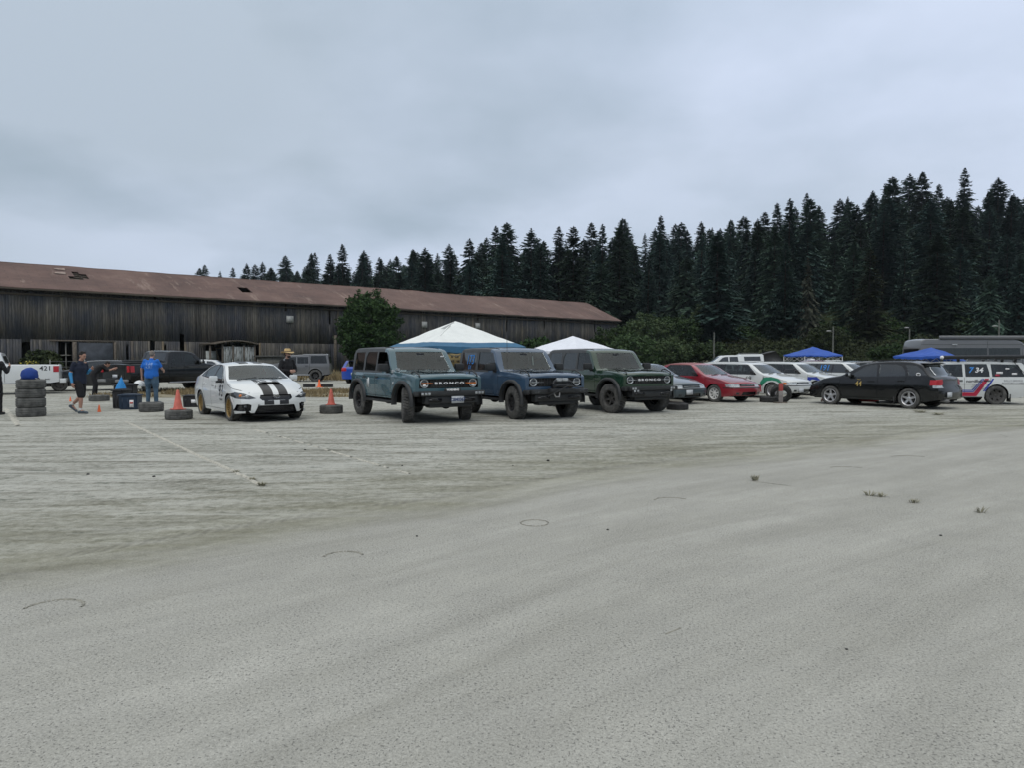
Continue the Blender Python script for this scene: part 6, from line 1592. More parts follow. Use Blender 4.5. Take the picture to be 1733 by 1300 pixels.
# bright blue hatchback seen from behind
def ex(c):
    c.rear('tail_light', [(.48, .80), (.84, .78), (.84, 1.0), (.52, 1.0)], M['redlens'], .01, True, nmin=.05); c.plate('B', 0, .62, '', .32, .16)
    z0 = 1.47; bm = bmesh.new(); add_box(bm, c.xm - 4.15, c.xm - 3.80, -.58, .58, z0 - .04, z0 + .01, bev=.015); mk('roof_spoiler', bm, M['plastic'], c.root)
boxy('blue_hatchback', 'bright blue hatchback seen from behind, half hidden by the slate teal off-roader', 'car', -9.3, 46.0, 76, blue,
    [(0, .76), (.06, .80), (.6, .90), (1.15, .98), (1.2, 1.0), (1.9, 1.40), (2.0, 1.43), (2.6, 1.47), (3.7, 1.46), (3.82, 1.42), (4.15, 1.08), (4.25, 1.0), (4.32, .9)], [(0, .72), (1.3, .94), (4.32, 1.0)], 4.32, .9, 2.55, .38, .325, .87, .74,
    [('front_door_window', [(1.6, 1.0), (2.0, 1.33), (2.15, 1.38), (2.45, 1.40), (2.46, 1.02)]), ('rear_door_window', [(2.54, 1.02), (2.52, 1.40), (3.1, 1.40), (3.6, 1.1)])], (1.18, 1.95), .66, (1.04, 1.38), 'glass_dark', 'ten', 'darkwheel', .24, (), [(-.64, 1.06), (.64, 1.06), (.54, 1.40), (-.54, 1.40)], .3, extra=ex)
# white pickup with canopy, hatch open
def ex(c):
    box('canopy_window_frame', (c.xm - 4.9, c.xm - 3.6, .80, .83, 1.35, 1.37), M['plastic'], c.root, 0)
    bm = bmesh.new(); Mx = Matrix.Translation((c.xm - 5.26, 0, 1.90)) @ Matrix.Rotation(R(14), 4, 'Y'); add_box(bm, -.95, 0, -.74, .74, -.02, .02, M=Mx)
    for y in (-.74, .72): 
        f_ = [(c.xm - 5.28, y, 1.9), (c.xm - 6.18, y, 2.12), (c.xm - 6.75, y, 1.35), (c.xm - 5.36, y, 1.28)]; a_ = [bm.verts.new(q) for q in f_]; b_ = [bm.verts.new((q[0], q[1] + .02, q[2])) for q in f_]; bm.faces.new(a_); bm.faces.new(b_[::-1]); [bm.faces.new((a_[i], a_[(i+1) % 4], b_[(i+1) % 4], b_[i])) for i in range(4)]
    pass; mk('open_canopy_hatch', bm, M['plastic'], c.root)
    bm = bmesh.new()
    for y in (-.45, .45): add_tube(bm, [(c.xm - 3.7, y, 1.98), (c.xm - 5.0, y, 1.98)], .02, 6)
    mk('roof_rack', bm, M['steel'], c.root)
boxy('pickup_truck', 'white pickup with a windowed canopy whose dark rear hatch is propped open', 'pickup truck', 16.25, 54.0, 176, white,
    [(0, 1.10), (.1, 1.16), (.8, 1.22), (1.40, 1.27), (1.45, 1.29), (2.10, 1.72), (2.25, 1.78), (2.8, 1.82), (3.5, 1.82), (3.6, 1.88), (5.2, 1.90), (5.28, 1.85), (5.34, 1.3), (5.4, 1.2)], [(0, 1.05), (1.4, 1.2), (5.4, 1.25)], 5.4, .95, 3.4, .44, .38, .93, .8,
    [('front_door_window', [(1.85, 1.27), (2.22, 1.62), (2.40, 1.69), (2.66, 1.71), (2.68, 1.27)]), ('rear_door_window', [(2.76, 1.27), (2.74, 1.71), (3.35, 1.72), (3.42, 1.27)]), ('canopy_window', [(3.85, 1.40), (3.80, 1.72), (5.0, 1.74), (5.05, 1.40)])],
    (1.42, 2.15), .74, (1.32, 1.70), 'glass_dark', 'six', 'darkwheel', .48, [[(1.6, 1.24), (1.6, .55)], [(3.5, 1.27), (3.5, .55)]], [(-.66, 1.34), (.66, 1.34), (.6, 1.78), (-.6, 1.78)], .45, extra=ex)
# tall grey camper van
def ex(c):
    bm = bmesh.new(); add_tube(bm, [(c.xm - 1.6, -.86, 2.70), (c.xm - 6.27, -.86, 2.70)], .11, 12); mk('side_awning', bm, dgrey, c.root)
    for s in (1.7, 5.5): box('side_lamp', (c.xm - s - .13, c.xm - s + .13, -.96, -.88, 2.30, 2.36), M['lens'], c.root, .01)
    c.seam([(1.85, 2.1), (1.85, .6)], .016); c.seam([(3.70, 2.5), (3.70, .6)], .016); c.side('body_crease', [(1.5, 1.28), (7.3, 1.28), (7.3, 1.30), (1.5, 1.30)], M['seam'], .001); c.side('roof_crease', [(1.7, 2.32), (7.3, 2.32), (7.3, 2.335), (1.7, 2.335)], M['seam'], .001)
boxy('camper_van', 'tall grey camper van with a long awning on its roof edge at the right edge', 'van', 26.15, 39.1, 0, dgrey,
    [(0, 1.05), (.1, 1.15), (.4, 1.30), (.75, 1.40), (.82, 1.45), (1.45, 2.14), (1.75, 2.42), (2.1, 2.56), (2.8, 2.62), (7.0, 2.62), (7.22, 2.54), (7.34, 2.2), (7.37, 1.4)], [(0, 1.0), (.8, 1.28), (7.37, 1.36)], 7.37, 1.0, 4.3, .44, .37, 1.0, .86,
    [('cab_window', [(1.0, 1.42), (1.42, 1.92), (1.62, 2.02), (1.72, 2.02), (1.72, 1.40)]), ('side_window', [(1.95, 1.48), (1.95, 2.14), (3.66, 2.14), (3.66, 1.48)]), ('side_window', [(3.74, 1.48), (3.74, 2.14), (6.70, 2.14), (6.62, 1.56), (6.52, 1.48)])],
    (.78, 1.6), .82, (1.5, 2.06), 'glass_dark', 'multi', 'silver', .40, (), [(-.8, 1.5), (.8, 1.5), (.74, 2.1), (-.74, 2.1)], .4, extra=ex, kf=.2)
# far small cars in the gap behind the black hatchback
far = [('red_hatchback', 'car whose faded red roof shows under the first blue canopy', 22.4, 53.5, 190, paint('maroon_paint', (.16, .03, .035), .35, .2)),
       ('blue_sedan', 'slate blue sedan behind the black hatchback, right of the first blue canopy', 19.8, 42.0, 168, paint('dull_blue_paint', (.05, .085, .11), .3, .2)),
       ('grey_sedan', 'dark sedan with a white number card just above the hood of the black hatchback', 18.6, 37.6, 150, dgrey),
       ('white_sedan', 'white car farthest back, left of the second blue canopy', 29.5, 66.0, 200, white)]
for nm, lab, x, y, h, m in far:
    def ex(c, nm=nm):
        if nm == 'grey_sedan':
            cd_ = box('number_card', (c.xm - 2.1, c.xm - 1.75, .50, .52, 1.14, 1.38), M['white_text'], c.root, 0)
            tb = text_bm('3', .2, .01)
            for v in tb.verts: v.co = (c.xm - 1.92 - v.co.x, .522, 1.26 + v.co.y)
            mk('card_number', tb, M['black_text'], cd_, None)
    boxy(nm, lab, 'car', x, y, h, m, [(0, .74), (.06, .78), (.6, .86), (1.15, .95), (1.2, .97), (1.9, 1.36), (2.0, 1.39), (2.6, 1.43), (3.1, 1.40), (3.8, 1.1), (3.9, 1.06), (4.4, 1.03), (4.5, .95)], [(0, .70), (1.3, .9), (4.5, .96)], 4.5, .9, 2.65, .37, .32, .87, .72,
        [('front_door_window', [(1.6, .98), (2.0, 1.29), (2.15, 1.34), (2.45, 1.36), (2.46, 1.0)]), ('rear_door_window', [(2.54, 1.0), (2.52, 1.36), (3.0, 1.33), (3.4, 1.1)])], (1.18, 1.95), .66, (1.0, 1.34), 'glass_side', 'ten', 'silver', .22, (), [(-.6, 1.12), (.6, 1.12), (.5, 1.36), (-.5, 1.36)], .22, extra=ex)
# ================================================================= CANOPIES
def canopy(label, x, y, rz, half, zeave, zpeak, cloth, band=None, leg=M['steel'], collapsed=False, valance=.22, legs=True, panel=None):
    o = thing('canopy_tent', label, 'canopy', (x, y, 0), R(rz)); bm = bmesh.new(); n = 26; bmb = bmesh.new()
    def P(a, b):     # a,b in -1..1 ; height falls from the peak to the edges with slack cloth between the ribs
        m_ = max(abs(a), abs(b)); k = min(abs(a), abs(b)) / max(m_, 1e-6)
        z = lerp(zpeak, zeave, m_) - .06 * math.sin(math.pi * m_) * (1 - k) - (.05 * (1 - k) if m_ > .9 else 0) + .035 * noise.noise(Vector((a*4, b*4, x))) + .012 * noise.noise(Vector((a*13, b*13, x)))
        if collapsed: z -= max(0, (a + .3)) * .25 * m_
        return Vector((a * half, b * half, z))
    g = [[P(-1 + 2*i/n, -1 + 2*j/n) for j in range(n + 1)] for i in range(n + 1)]
    vs_ = [[bm.verts.new(p) for p in row] for row in g]
    for i in range(n):
        for j in range(n):
            q_ = (vs_[i][j], vs_[i+1][j], vs_[i+1][j+1], vs_[i][j+1]); same = ((i < n/2) == (j < n/2))
            m_ = max(abs(-1 + 2*(i + .5)/n), abs(-1 + 2*(j + .5)/n))
            for t3 in (((0, 1, 2), (0, 2, 3)) if same else ((0, 1, 3), (1, 2, 3))):
                f = bm.faces.new([q_[k] for k in t3])
                if panel and m_ > .87: f.material_index = 1
    rim_ = [(i, 0) for i in range(n + 1)] + [(n, j) for j in range(1, n + 1)] + [(i, n) for i in range(n - 1, -1, -1)] + [(0, j) for j in range(n - 1, -1, -1)]
    lo = []
    for k, (i, j) in enumerate(rim_):
        p = g[i][j]; lo.append(bmb.verts.new(p)); 
    lo2 = [bmb.verts.new(v.co + Vector((0, 0, -valance + .02 * math.sin(k * 1.7)))) for k, v in enumerate(lo)]
    for k in range(len(lo) - 1): bmb.faces.new((lo[k], lo[k+1], lo2[k+1], lo2[k]))
    mats = [cloth, panel] if panel else [cloth]
    c_ = mk('canopy_cloth', bm, mats, o, 60); c_.modifiers.new('t', 'SOLIDIFY').thickness = .006
    v_ = mk('valance', bmb, band or cloth, o, 60); v_.modifiers.new('t', 'SOLIDIFY').thickness = .005
    for a in (-1, 1):
        for b in (-1, 1):
            bm = bmesh.new(); q = half * .985
            if not collapsed: add_tube(bm, [(a*q, b*q, 0), (a*q, b*q, zeave - .02)], .022, 6)
            else: add_tube(bm, [(a*q*.9, b*q*.9, 0), (a*q, b*q, zeave - .3)], .02, 6)
            mk('leg', bm, leg, o)
    bm = bmesh.new(); q = half * .97
    for (p, r_) in (((-q, -q), (q, -q)), ((q, -q), (q, q)), ((q, q), (-q, q)), ((-q, q), (-q, -q))):
        ns = 4
        for k in range(ns):
            A_ = Vector((*p, 0)).lerp(Vector((*r_, 0)), k/ns); B_ = Vector((*p, 0)).lerp(Vector((*r_, 0)), (k+1)/ns)
            add_tube(bm, [A_ + Vector((0, 0, zeave - .12)), B_ + Vector((0, 0, zeave - .50))], .012, 4); add_tube(bm, [A_ + Vector((0, 0, zeave - .50)), B_ + Vector((0, 0, zeave - .12))], .012, 4)
    mk('scissor_frame', bm, leg, o); return o
wc = plain('white_canopy_cloth', (.72, .74, .72), .8, var=.07, scale=2); bc = plain('blue_canopy_cloth', (.015, .075, .36), .7, var=.12, scale=2); nb_ = plain('steel_blue_cloth', (.03, .12, .22), .7, var=.1)
big = canopy('large white canopy with a blue border rising behind the slate teal off-roader', -3.0, 37.6, 31, 2.7, 2.18, 3.55, wc, nb_, panel=nb_, valance=.30)
bm = bmesh.new(); add_tube(bm, [(-.55, -.55, 3.28), (-1.6, -1.6, 2.72), (-2.5, -2.5, 2.2)], .018, 5); mk('ridge_seam', bm, plain('seam_tape', (.35, .37, .36), .8), big)
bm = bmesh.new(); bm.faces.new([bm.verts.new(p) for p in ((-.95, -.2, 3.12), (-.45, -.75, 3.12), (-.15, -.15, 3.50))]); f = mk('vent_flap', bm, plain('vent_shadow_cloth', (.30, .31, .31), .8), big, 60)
canopy('smaller plain white canopy behind the slate blue and dark green off-roaders', 3.3, 38.5, 44, 1.72, 2.02, 2.80, plain('bright_white_cloth', (.70, .72, .78), .8, var=.06, scale=3), valance=.16)
canopy('blue canopy on white legs beside the grey drooping conifer', 25.4, 60, 8, 1.68, 1.86, 2.58, bc, leg=M['white_text'], valance=.1)
canopy('sagging half-collapsed blue canopy in front of the grey camper van', 20.9, 35.4, 22, 1.18, 1.70, 2.12, bc, valance=.12, collapsed=True)
def board():
    o = thing('notice_board', 'tan board with rows of dark lettering under the large white canopy', 'board', (-3.05, 41.5, 0), .05)
    p = box('panel', (-.75, .75, 0, .05, 1.0, 2.15), plain('tan_board', (.26, .20, .09), .8, var=.15), o)
    bm = bmesh.new(); r = random.Random(4)
    for row, z in enumerate((1.92, 1.62, 1.35)):
        x = -.5
        while x < .55:
            w_ = r.uniform(.05, .09); 
            if r.random() > .15: add_box(bm, x, x + w_, -.008, -.002, z, z + .14)
            x += w_ + .035
    mk('dark_lettering', bm, M['black_text'], p)
    for sx_ in (-.7, .62):
        box('leg', (sx_, sx_ + .08, .06, .12, 0, 2.1), M['dark_wood'], o)
board()
o = thing('water_tank', 'white plastic tank standing under the first blue canopy', 'tank', (24.6, 58.6, 0)); bm = bmesh.new(); add_lathe(bm, [(.001, .0), (.42, .0), (.45, .1), (.45, 1.35), (.38, 1.55), (.12, 1.62), (.12, 1.70), (.001, 1.70)], 20); mk('tank_body', bm, M['white_text'], o)
bm = bmesh.new(); add_lathe(bm, [(.14, 1.69), (.14, 1.76), (.001, 1.76)], 16); mk('lid', bm, M['plastic'], o)

# ================================================================= LOOSE TYRES AND CONES
worn = NT('worn_grey_rubber', .92, spec=.2); v_ = worn.co(); worn.col(worn.ramp(worn.noise(v_, 6, 5), [(.3, (.055, .055, .054)), (.7, (.15, .15, .142))])); worn.bump(worn.noise(v_, 50, 2), .004); worn = worn.m
dirtyblack = plain('dirty_black_rubber', (.03, .03, .03), .9, var=.5, scale=8)
def loose(label, u, v, Rt, w_, m=worn, dz=0, group=None, lean=None, dx=0):
    D = CAM_H*FPX/(v - VH) + Rt * .96; x = X_at(u, D) + dx
    bm = tyre_bm(Rt, w_, Rt * .60, 'road', 48)
    o = mk('tyre', bm, m, loc=(x, D, w_/2 + dz), rot=(R(90), 0, rnd.uniform(0, 6)), angle=30)
    if lean: o.rotation_euler = (R(90) + R(lean[0]), R(lean[2]), R(lean[1]))
    tag(o, label, 'tyre', group); return o
sg_ = 'worn tyres of the left-hand stack'
for k, nm in enumerate(('bottom tyre of the tall stack of four worn tyres', 'second tyre from the bottom in the tall stack of four', 'third tyre from the bottom in the tall stack of four', 'topmost tyre of the stack of four, under the blue cloth bag')):
    loose(nm, 52, 707, .345, .248, dz=k*.250, dx=rnd.uniform(-.02, .02), group=sg_)
loose('flat grey tyre lying behind the walking man, before the man bending over', 167, 680, .34, .21)
loose('worn tyre lying in front of the feet of the man in the bright blue shirt', 255, 698.5, .335, .265)
t1 = loose('worn tyre with an orange cone on it, left of the striped white sedan', 301.5, 712, .33, .245)
t2 = loose('worn tyre with an orange cone on it, right of the striped white sedan', 560, 701.5, .325, .235)
loose('black tyre lying flat beside the front wheel of the dark green off-roader', 1147, 695, .33, .19, dirtyblack)
loose('black tyre lying flat before the red and grey marker post, left of the leaning tyre', 1301, 682, .30, .19, dirtyblack)
loose('black tyre leaning at a slant behind the red and grey marker post', 1324, 682.5, .36, .2, dirtyblack, lean=(-58, -22, 0))
bpy.data.objects[-1] if False else None
loose('black tyre lying far back to the left of the distant orange cone', 523, 656, .33, .18, dirtyblack)
loose('black tyre lying far back to the right of the distant orange cone', 553, 656, .33, .18, dirtyblack)
for o in bpy.data.objects:
    if o.get('label') == 'black tyre leaning at a slant behind the red and grey marker post': o.location.z = .30; o.location.y += .1
cone_m = plain('faded_orange_plastic', (.52, .12, .085), .6, var=.2, scale=9); cone_b = plain('bright_orange_plastic', (.80, .14, .03), .5, var=.08)
def cone(label, x, y, z, h, m, base=.17):
    o = thing('traffic_cone', label, 'cone', (x, y, z), rnd.uniform(0, 1)); s = h / .46
    bm = bmesh.new(); add_lathe(bm, [(.115*s, .02*s), (.100*s, .05*s), (.030*s, .44*s), (.022*s, .46*s), (.001, .46*s)], 28); mk('cone_body', bm, m, o)
    bm = bmesh.new(); add_box(bm, -base*s, base*s, -base*s, base*s, 0, .022*s, bev=.006); mk('base', bm, m, o)
cone('faded orange cone standing on the tyre left of the striped white sedan', t1.location.x - .02, t1.location.y, .247, .50, cone_m, .13)
cone('faded orange cone standing on the tyre right of the striped white sedan', t2.location.x, t2.location.y, .237, .45, cone_m, .13)
x, y = G(540, 656); cone('small distant orange cone between two black tyres behind the dry grass', x, y, 0, .44, cone_b)
x, y = G(166.5, 698); cone('tiny bright orange cone on the ground right of the walking man', x, y, 0, .21, cone_b, .09)
x, y = G(118, 680); cone('tiny orange cone seen behind the raised rear foot of the walking man', x, y, 0, .17, cone_b, .09)

# ================================================================= BINS AND BAGS
def tote(label, u, v, w_, d_, h_, m, lid, rz=0, card=True, name='storage_tote'):
    x, y = G(u, v); o = thing(name, label, 'bin', (x, y + d_/2, 0), R(rz)); bm = bmesh.new(); t = .93
    lo = [bm.verts.new(p) for p in ((-w_/2*t, -d_/2*t, 0), (w_/2*t, -d_/2*t, 0), (w_/2*t, d_/2*t, 0), (-w_/2*t, d_/2*t, 0))]; hi = [bm.verts.new(p) for p in ((-w_/2, -d_/2, h_*.9), (w_/2, -d_/2, h_*.9), (w_/2, d_/2, h_*.9), (-w_/2, d_/2, h_*.9))]
    bm.faces.new(lo[::-1]); bm.faces.new(hi)
    for i in range(4): bm.faces.new((lo[i], lo[(i+1) % 4], hi[(i+1) % 4], hi[i]))
    bmesh.ops.bevel(bm, geom=list(bm.edges), offset=.018, segments=2, affect='EDGES')
    for k in (-.3, 0, .3): add_box(bm, w_*k - .012, w_*k + .012, -d_/2*.985, -d_/2*.9, .05, h_*.8)
    mk('tub', bm, m, o)
    bm = bmesh.new(); add_box(bm, -w_/2 - .025, w_/2 + .025, -d_/2 - .025, d_/2 + .025, h_*.90, h_*.98, bev=.015); add_box(bm, -w_/2 + .05, w_/2 - .05, -d_/2 + .05, d_/2 - .05, h_*.98, h_*1.02, bev=.008); mk('lid', bm, lid, o)
    if card:
        c_ = box('paper_label', (w_*.10, w_*.32, -d_/2 - .006, -d_/2 - .001, h_*.15, h_*.62), M['white_text'], o, 0)
        box('printed_block', (w_*.12, w_*.30, -d_/2 - .010, -d_/2 - .0062, h_*.38, h_*.50), plain('label_red', (.5, .1, .08), .6), c_, 0)
    return o
navyp = plain('navy_plastic', (.012, .028, .055), .45, var=.15); blackp = plain('bin_black', (.010, .010, .012), .5, var=.25)
tote('navy storage tote with a white label beside the black bin', 214, 694, .54, .40, .46, navyp, navyp, 5)
tote('tall black bin standing just left of the navy storage tote', 198, 692.5, .34, .45, .60, blackp, blackp, -4, False, 'black_bin')
tote('wide black crate behind the navy tote, under the blue umbrella', 207, 688, .62, .35, .73, blackp, blackp, 2, False, 'black_bin')
o = tote('low black tote with a white label tucked behind the striped white sedan', 320, 690, .48, .4, .38, blackp, blackp, 8, False)
box('paper_label', (.02, .16, -.207, -.201, .13, .24), M['white_text'], o, 0)
def umbrella():
    x, y = G(207, 690); o = thing('folded_umbrella', 'folded bright blue umbrella standing upright behind the navy tote', 'umbrella', (x, y - .12, .47), 0)
    bm = bmesh.new(); n = 16
    rings = []
    for (r_, z) in ((.17, .0), (.15, .10), (.095, .28), (.035, .44), (.012, .50)):
        rings.append([bm.verts.new((r_*(1 + .22*(k % 2) - .1)*math.cos(2*math.pi*k/n) + (.5 - z)*-.0 + z*.06, r_*(1 + .22*(k % 2) - .1)*math.sin(2*math.pi*k/n), z + (.03 if k % 4 == 0 and z == 0 else 0))) for k in range(n)])
    for a_, b_ in zip(rings, rings[1:]):
        for k in range(n): bm.faces.new((a_[k], a_[(k+1) % n], b_[(k+1) % n], b_[k]))
    mk('cloth', bm, plain('sky_blue_cloth', (.02, .24, .60), .7, var=.15), o, 25)
    bm = bmesh.new(); add_tube(bm, [(0, 0, -.02), (.03, 0, .5), (.034, 0, .56)], .008, 6); mk('shaft', bm, M['steel'], o)
umbrella()
def bag():
    D = CAM_H*FPX/100 + .39; o = thing('cloth_bag', 'rounded royal blue cloth bag resting on top of the tyre stack', 'bag', (X_at(52, D), D - .05, 1.0)); bm = bmesh.new()
    add_ball(bm, (0, 0, .12), .205, .19, .20, 32, 20)
    for v in bm.verts:
        v.co += v.co.normalized() * .018 * noise.noise(v.co * 11) ; v.co.z = max(v.co.z, 0.0)
        if v.co.z < .03: v.co.x *= 1.1
    mk('bag_cloth', bm, plain('royal_blue_cloth', (.008, .04, .22), .8, var=.2), o, 60)
    bm = bmesh.new(); add_tube(bm, [(.19, -.05, .03), (.25, -.07, .01), (.29, -.09, .015)], .012, 6); mk('drawstring', bm, M['steel'], o)
bag()
def marker():
    x, y = G(1322, 683); o = thing('marker_post', 'square wooden marker post, red above and grey below, on a flat foot', 'post', (x, y, 0), .1)
    box('lower_post', (-.065, .065, -.03, .03, .03, .42), plain('grey_post_paint', (.22, .20, .19), .8, var=.3), o, .004); box('upper_post', (-.067, .067, -.032, .032, .423, .71), plain('dull_red_paint', (.32, .055, .05), .7, var=.25), o, .004)
    box('foot', (-.24, .20, -.09, .09, 0, .032), M['dark_wood'], o, .004)
marker()
def jack(label, u, v, rz, s=1.):
    x, y = G(u, v); o = thing('floor_jack', label, 'jack', (x, y, 0), R(rz)); o.scale = (s,) * 3; rm_ = plain('jack_red', (.35, .03, .03), .5, var=.25) if 'jack_red' not in bpy.data.materials else bpy.data.materials['jack_red']
    bm = bmesh.new(); add_box(bm, -.32, .30, -.13, -.09, .05, .14, bev=.01); add_box(bm, -.32, .30, .09, .13, .05, .14, bev=.01); add_box(bm, -.05, .05, -.09, .09, .06, .12); mk('frame', bm, rm_, o)
    bm = bmesh.new(); add_tube(bm, [(-.25, 0, .10), (.22, 0, .24)], .03, 8); add_lathe(bm, [(.001, .24), (.06, .24), (.06, .27), (.001, .27)], 16, M=Matrix.Translation((.22, 0, 0))); mk('lifting_arm', bm, rm_, o)
    bm = bmesh.new(); add_tube(bm, [(-.28, 0, .10), (-.75, 0, .42)], .016, 6); mk('handle', bm, M['plastic'], o)
    for (a, b) in ((-.28, -.15), (-.28, .15), (.26, -.15), (.26, .15)):
        bm = bmesh.new(); add_lathe(bm, [(.001, -.02), (.045, -.02), (.045, .02), (.001, .02)], 14, 'y', M=Matrix.Translation((a, b, .045))); mk('caster', bm, M['rubber'], o)
jack('red floor jack lying under the middle of the black hatchback', 1470, 683, 160)
jack('red jack standing just in front of the front wheel of the black hatchback', 1398, 680, 60, .8)
# ================================================================= PEOPLE
def V(*a): return Vector(a)
def remeshed(bm, vox, it=3):
    me = bpy.data.meshes.new('t'); bm.to_mesh(me); bm.free(); o = bpy.data.objects.new('t', me); col.objects.link(o)
    m = o.modifiers.new('r', 'REMESH'); m.mode = 'VOXEL'; m.voxel_size = vox
    s = o.modifiers.new('s', 'SMOOTH'); s.factor = .5; s.iterations = it
    bpy.context.view_layer.update(); r = bpy.data.meshes.new_from_object(o.evaluated_get(bpy.context.evaluated_depsgraph_get()))
    bpy.data.objects.remove(o); bpy.data.meshes.remove(me)
    b = bmesh.new(); b.from_mesh(r); bpy.data.meshes.remove(r); return b
def limb(bm, pts, rads, n=12):
    # densify so that the radius changes smoothly, rounded ends
    P_, R_ = [], []
    for i in range(len(pts) - 1):
        for k in range(4): P_.append(Vector(pts[i]).lerp(Vector(pts[i+1]), k/4)); R_.append(lerp(rads[i], rads[i+1], k/4))
    P_.append(Vector(pts[-1])); R_.append(rads[-1])
    add_tube(bm, P_, R_, n); add_ball(bm, pts[0], rads[0], rads[0], rads[0], 10, 8); add_ball(bm, pts[-1], rads[-1], rads[-1], rads[-1], 10, 8)
def torso(bm, J, grow=0, ws=(.165, .15, .185, .19), ds=(.115, .105, .12, .10), top=True):
    lat = (J['shL'] - J['shR']).normalized()
    pts = [J['pelvis'] + V(0, 0, -.10) * 1, J['pelvis'], J['belly'], J['chest'], (J['shL'] + J['shR']) / 2]
    W_ = [ws[0]*.92, ws[0], ws[1], ws[2], ws[3]*.86]; D_ = [ds[0]*.9, ds[0], ds[1], ds[2], ds[3]*.75]
    if not top: pts, W_, D_ = pts[:3], W_[:3], D_[:3]
    rings = []; n = 20
    dense = []
    for i in range(len(pts) - 1):
        for k in range(4): t = k/4; dense.append((pts[i].lerp(pts[i+1], t), lerp(W_[i], W_[i+1], t), lerp(D_[i], D_[i+1], t)))
    dense.append((pts[-1], W_[-1], D_[-1]))
    for i, (p, w_, d_) in enumerate(dense):
        q = (dense[min(i+1, len(dense)-1)][0] - dense[max(i-1, 0)][0]).normalized(); f = lat.cross(q).normalized()
        rings.append([bm.verts.new(p + lat * (w_ + grow) * math.cos(2*math.pi*k/n) + f * (d_ + grow) * math.sin(2*math.pi*k/n)) for k in range(n)])
    for a_, b_ in zip(rings, rings[1:]):
        for k in range(n): bm.faces.new((a_[k], a_[(k+1) % n], b_[(k+1) % n], b_[k]))
    bm.faces.new(rings[0]); bm.faces.new(rings[-1])
def hand(bm, wrist, dirv, palm, thumb, curl=.5):
    d = dirv.normalized(); n_ = palm.normalized(); s = d.cross(n_).normalized(); s = s if s.dot(thumb) > 0 else -s
    limb(bm, [wrist, wrist + d*.045], [.026, .030], 8)
    for k in (-1, 0, 1): limb(bm, [wrist + d*.03 + s*.02*k, wrist + d*.085 + s*.024*k], [.017, .015], 8)
    for k, ln in ((-1.5, .062), (-.5, .078), (.5, .084), (1.5, .074)):
        b = wrist + d*.088 + s*.0185*k; q = b + (d*(1 - curl*.3) + n_*curl*.5).normalized()*ln*.45; r_ = q + (d*(1 - curl) + n_*curl*1.2).normalized()*ln*.35; t = r_ + (d*(1 - curl*1.5) + n_*curl*1.5).normalized()*ln*.28
        limb(bm, [b, q, r_, t], [.0105, .0098, .009, .008], 7)
    b = wrist + d*.03 + s*.028; q = b + (d*.6 + s*.75).normalized()*.035; t = q + (d*.95 + s*.25 + n_*.25).normalized()*.032
    limb(bm, [b, q, t], [.014, .012, .0095], 7)
def head_parts(bm, c, face, up=V(0, 0, 1), s=1.):
    f = face.normalized(); r_ = f.cross(up).normalized(); u = r_.cross(f).normalized()
    Mx = Matrix((( f.x, r_.x, u.x, c.x), (f.y, r_.y, u.y, c.y), (f.z, r_.z, u.z, c.z), (0, 0, 0, 1)))
    def B(p, a, b, cc, sg=16, rg=12): add_ball(bm, Vector(p)*s, a*s, b*s, cc*s, sg, rg, M=Mx)
    B((-.010, 0, .030), .098, .077, .092, 24, 16); B((.028, 0, -.035), .062, .058, .072); B((.058, 0, -.082), .026, .030, .022)      # skull, face, chin
    B((.095, 0, -.012), .020, .0115, .020); B((.085, 0, .012), .016, .009, .026); B((.078, 0, .036), .020, .050, .012)                # nose, bridge, brow
    B((.086, 0, -.052), .013, .024, .008); B((.062, -.03, -.02), .026, .024, .026); B((.062, .03, -.02), .026, .024, .026)
    for sg in (-1, 1): B((-.005, sg*.079, -.004), .020, .010, .031)
    return Mx
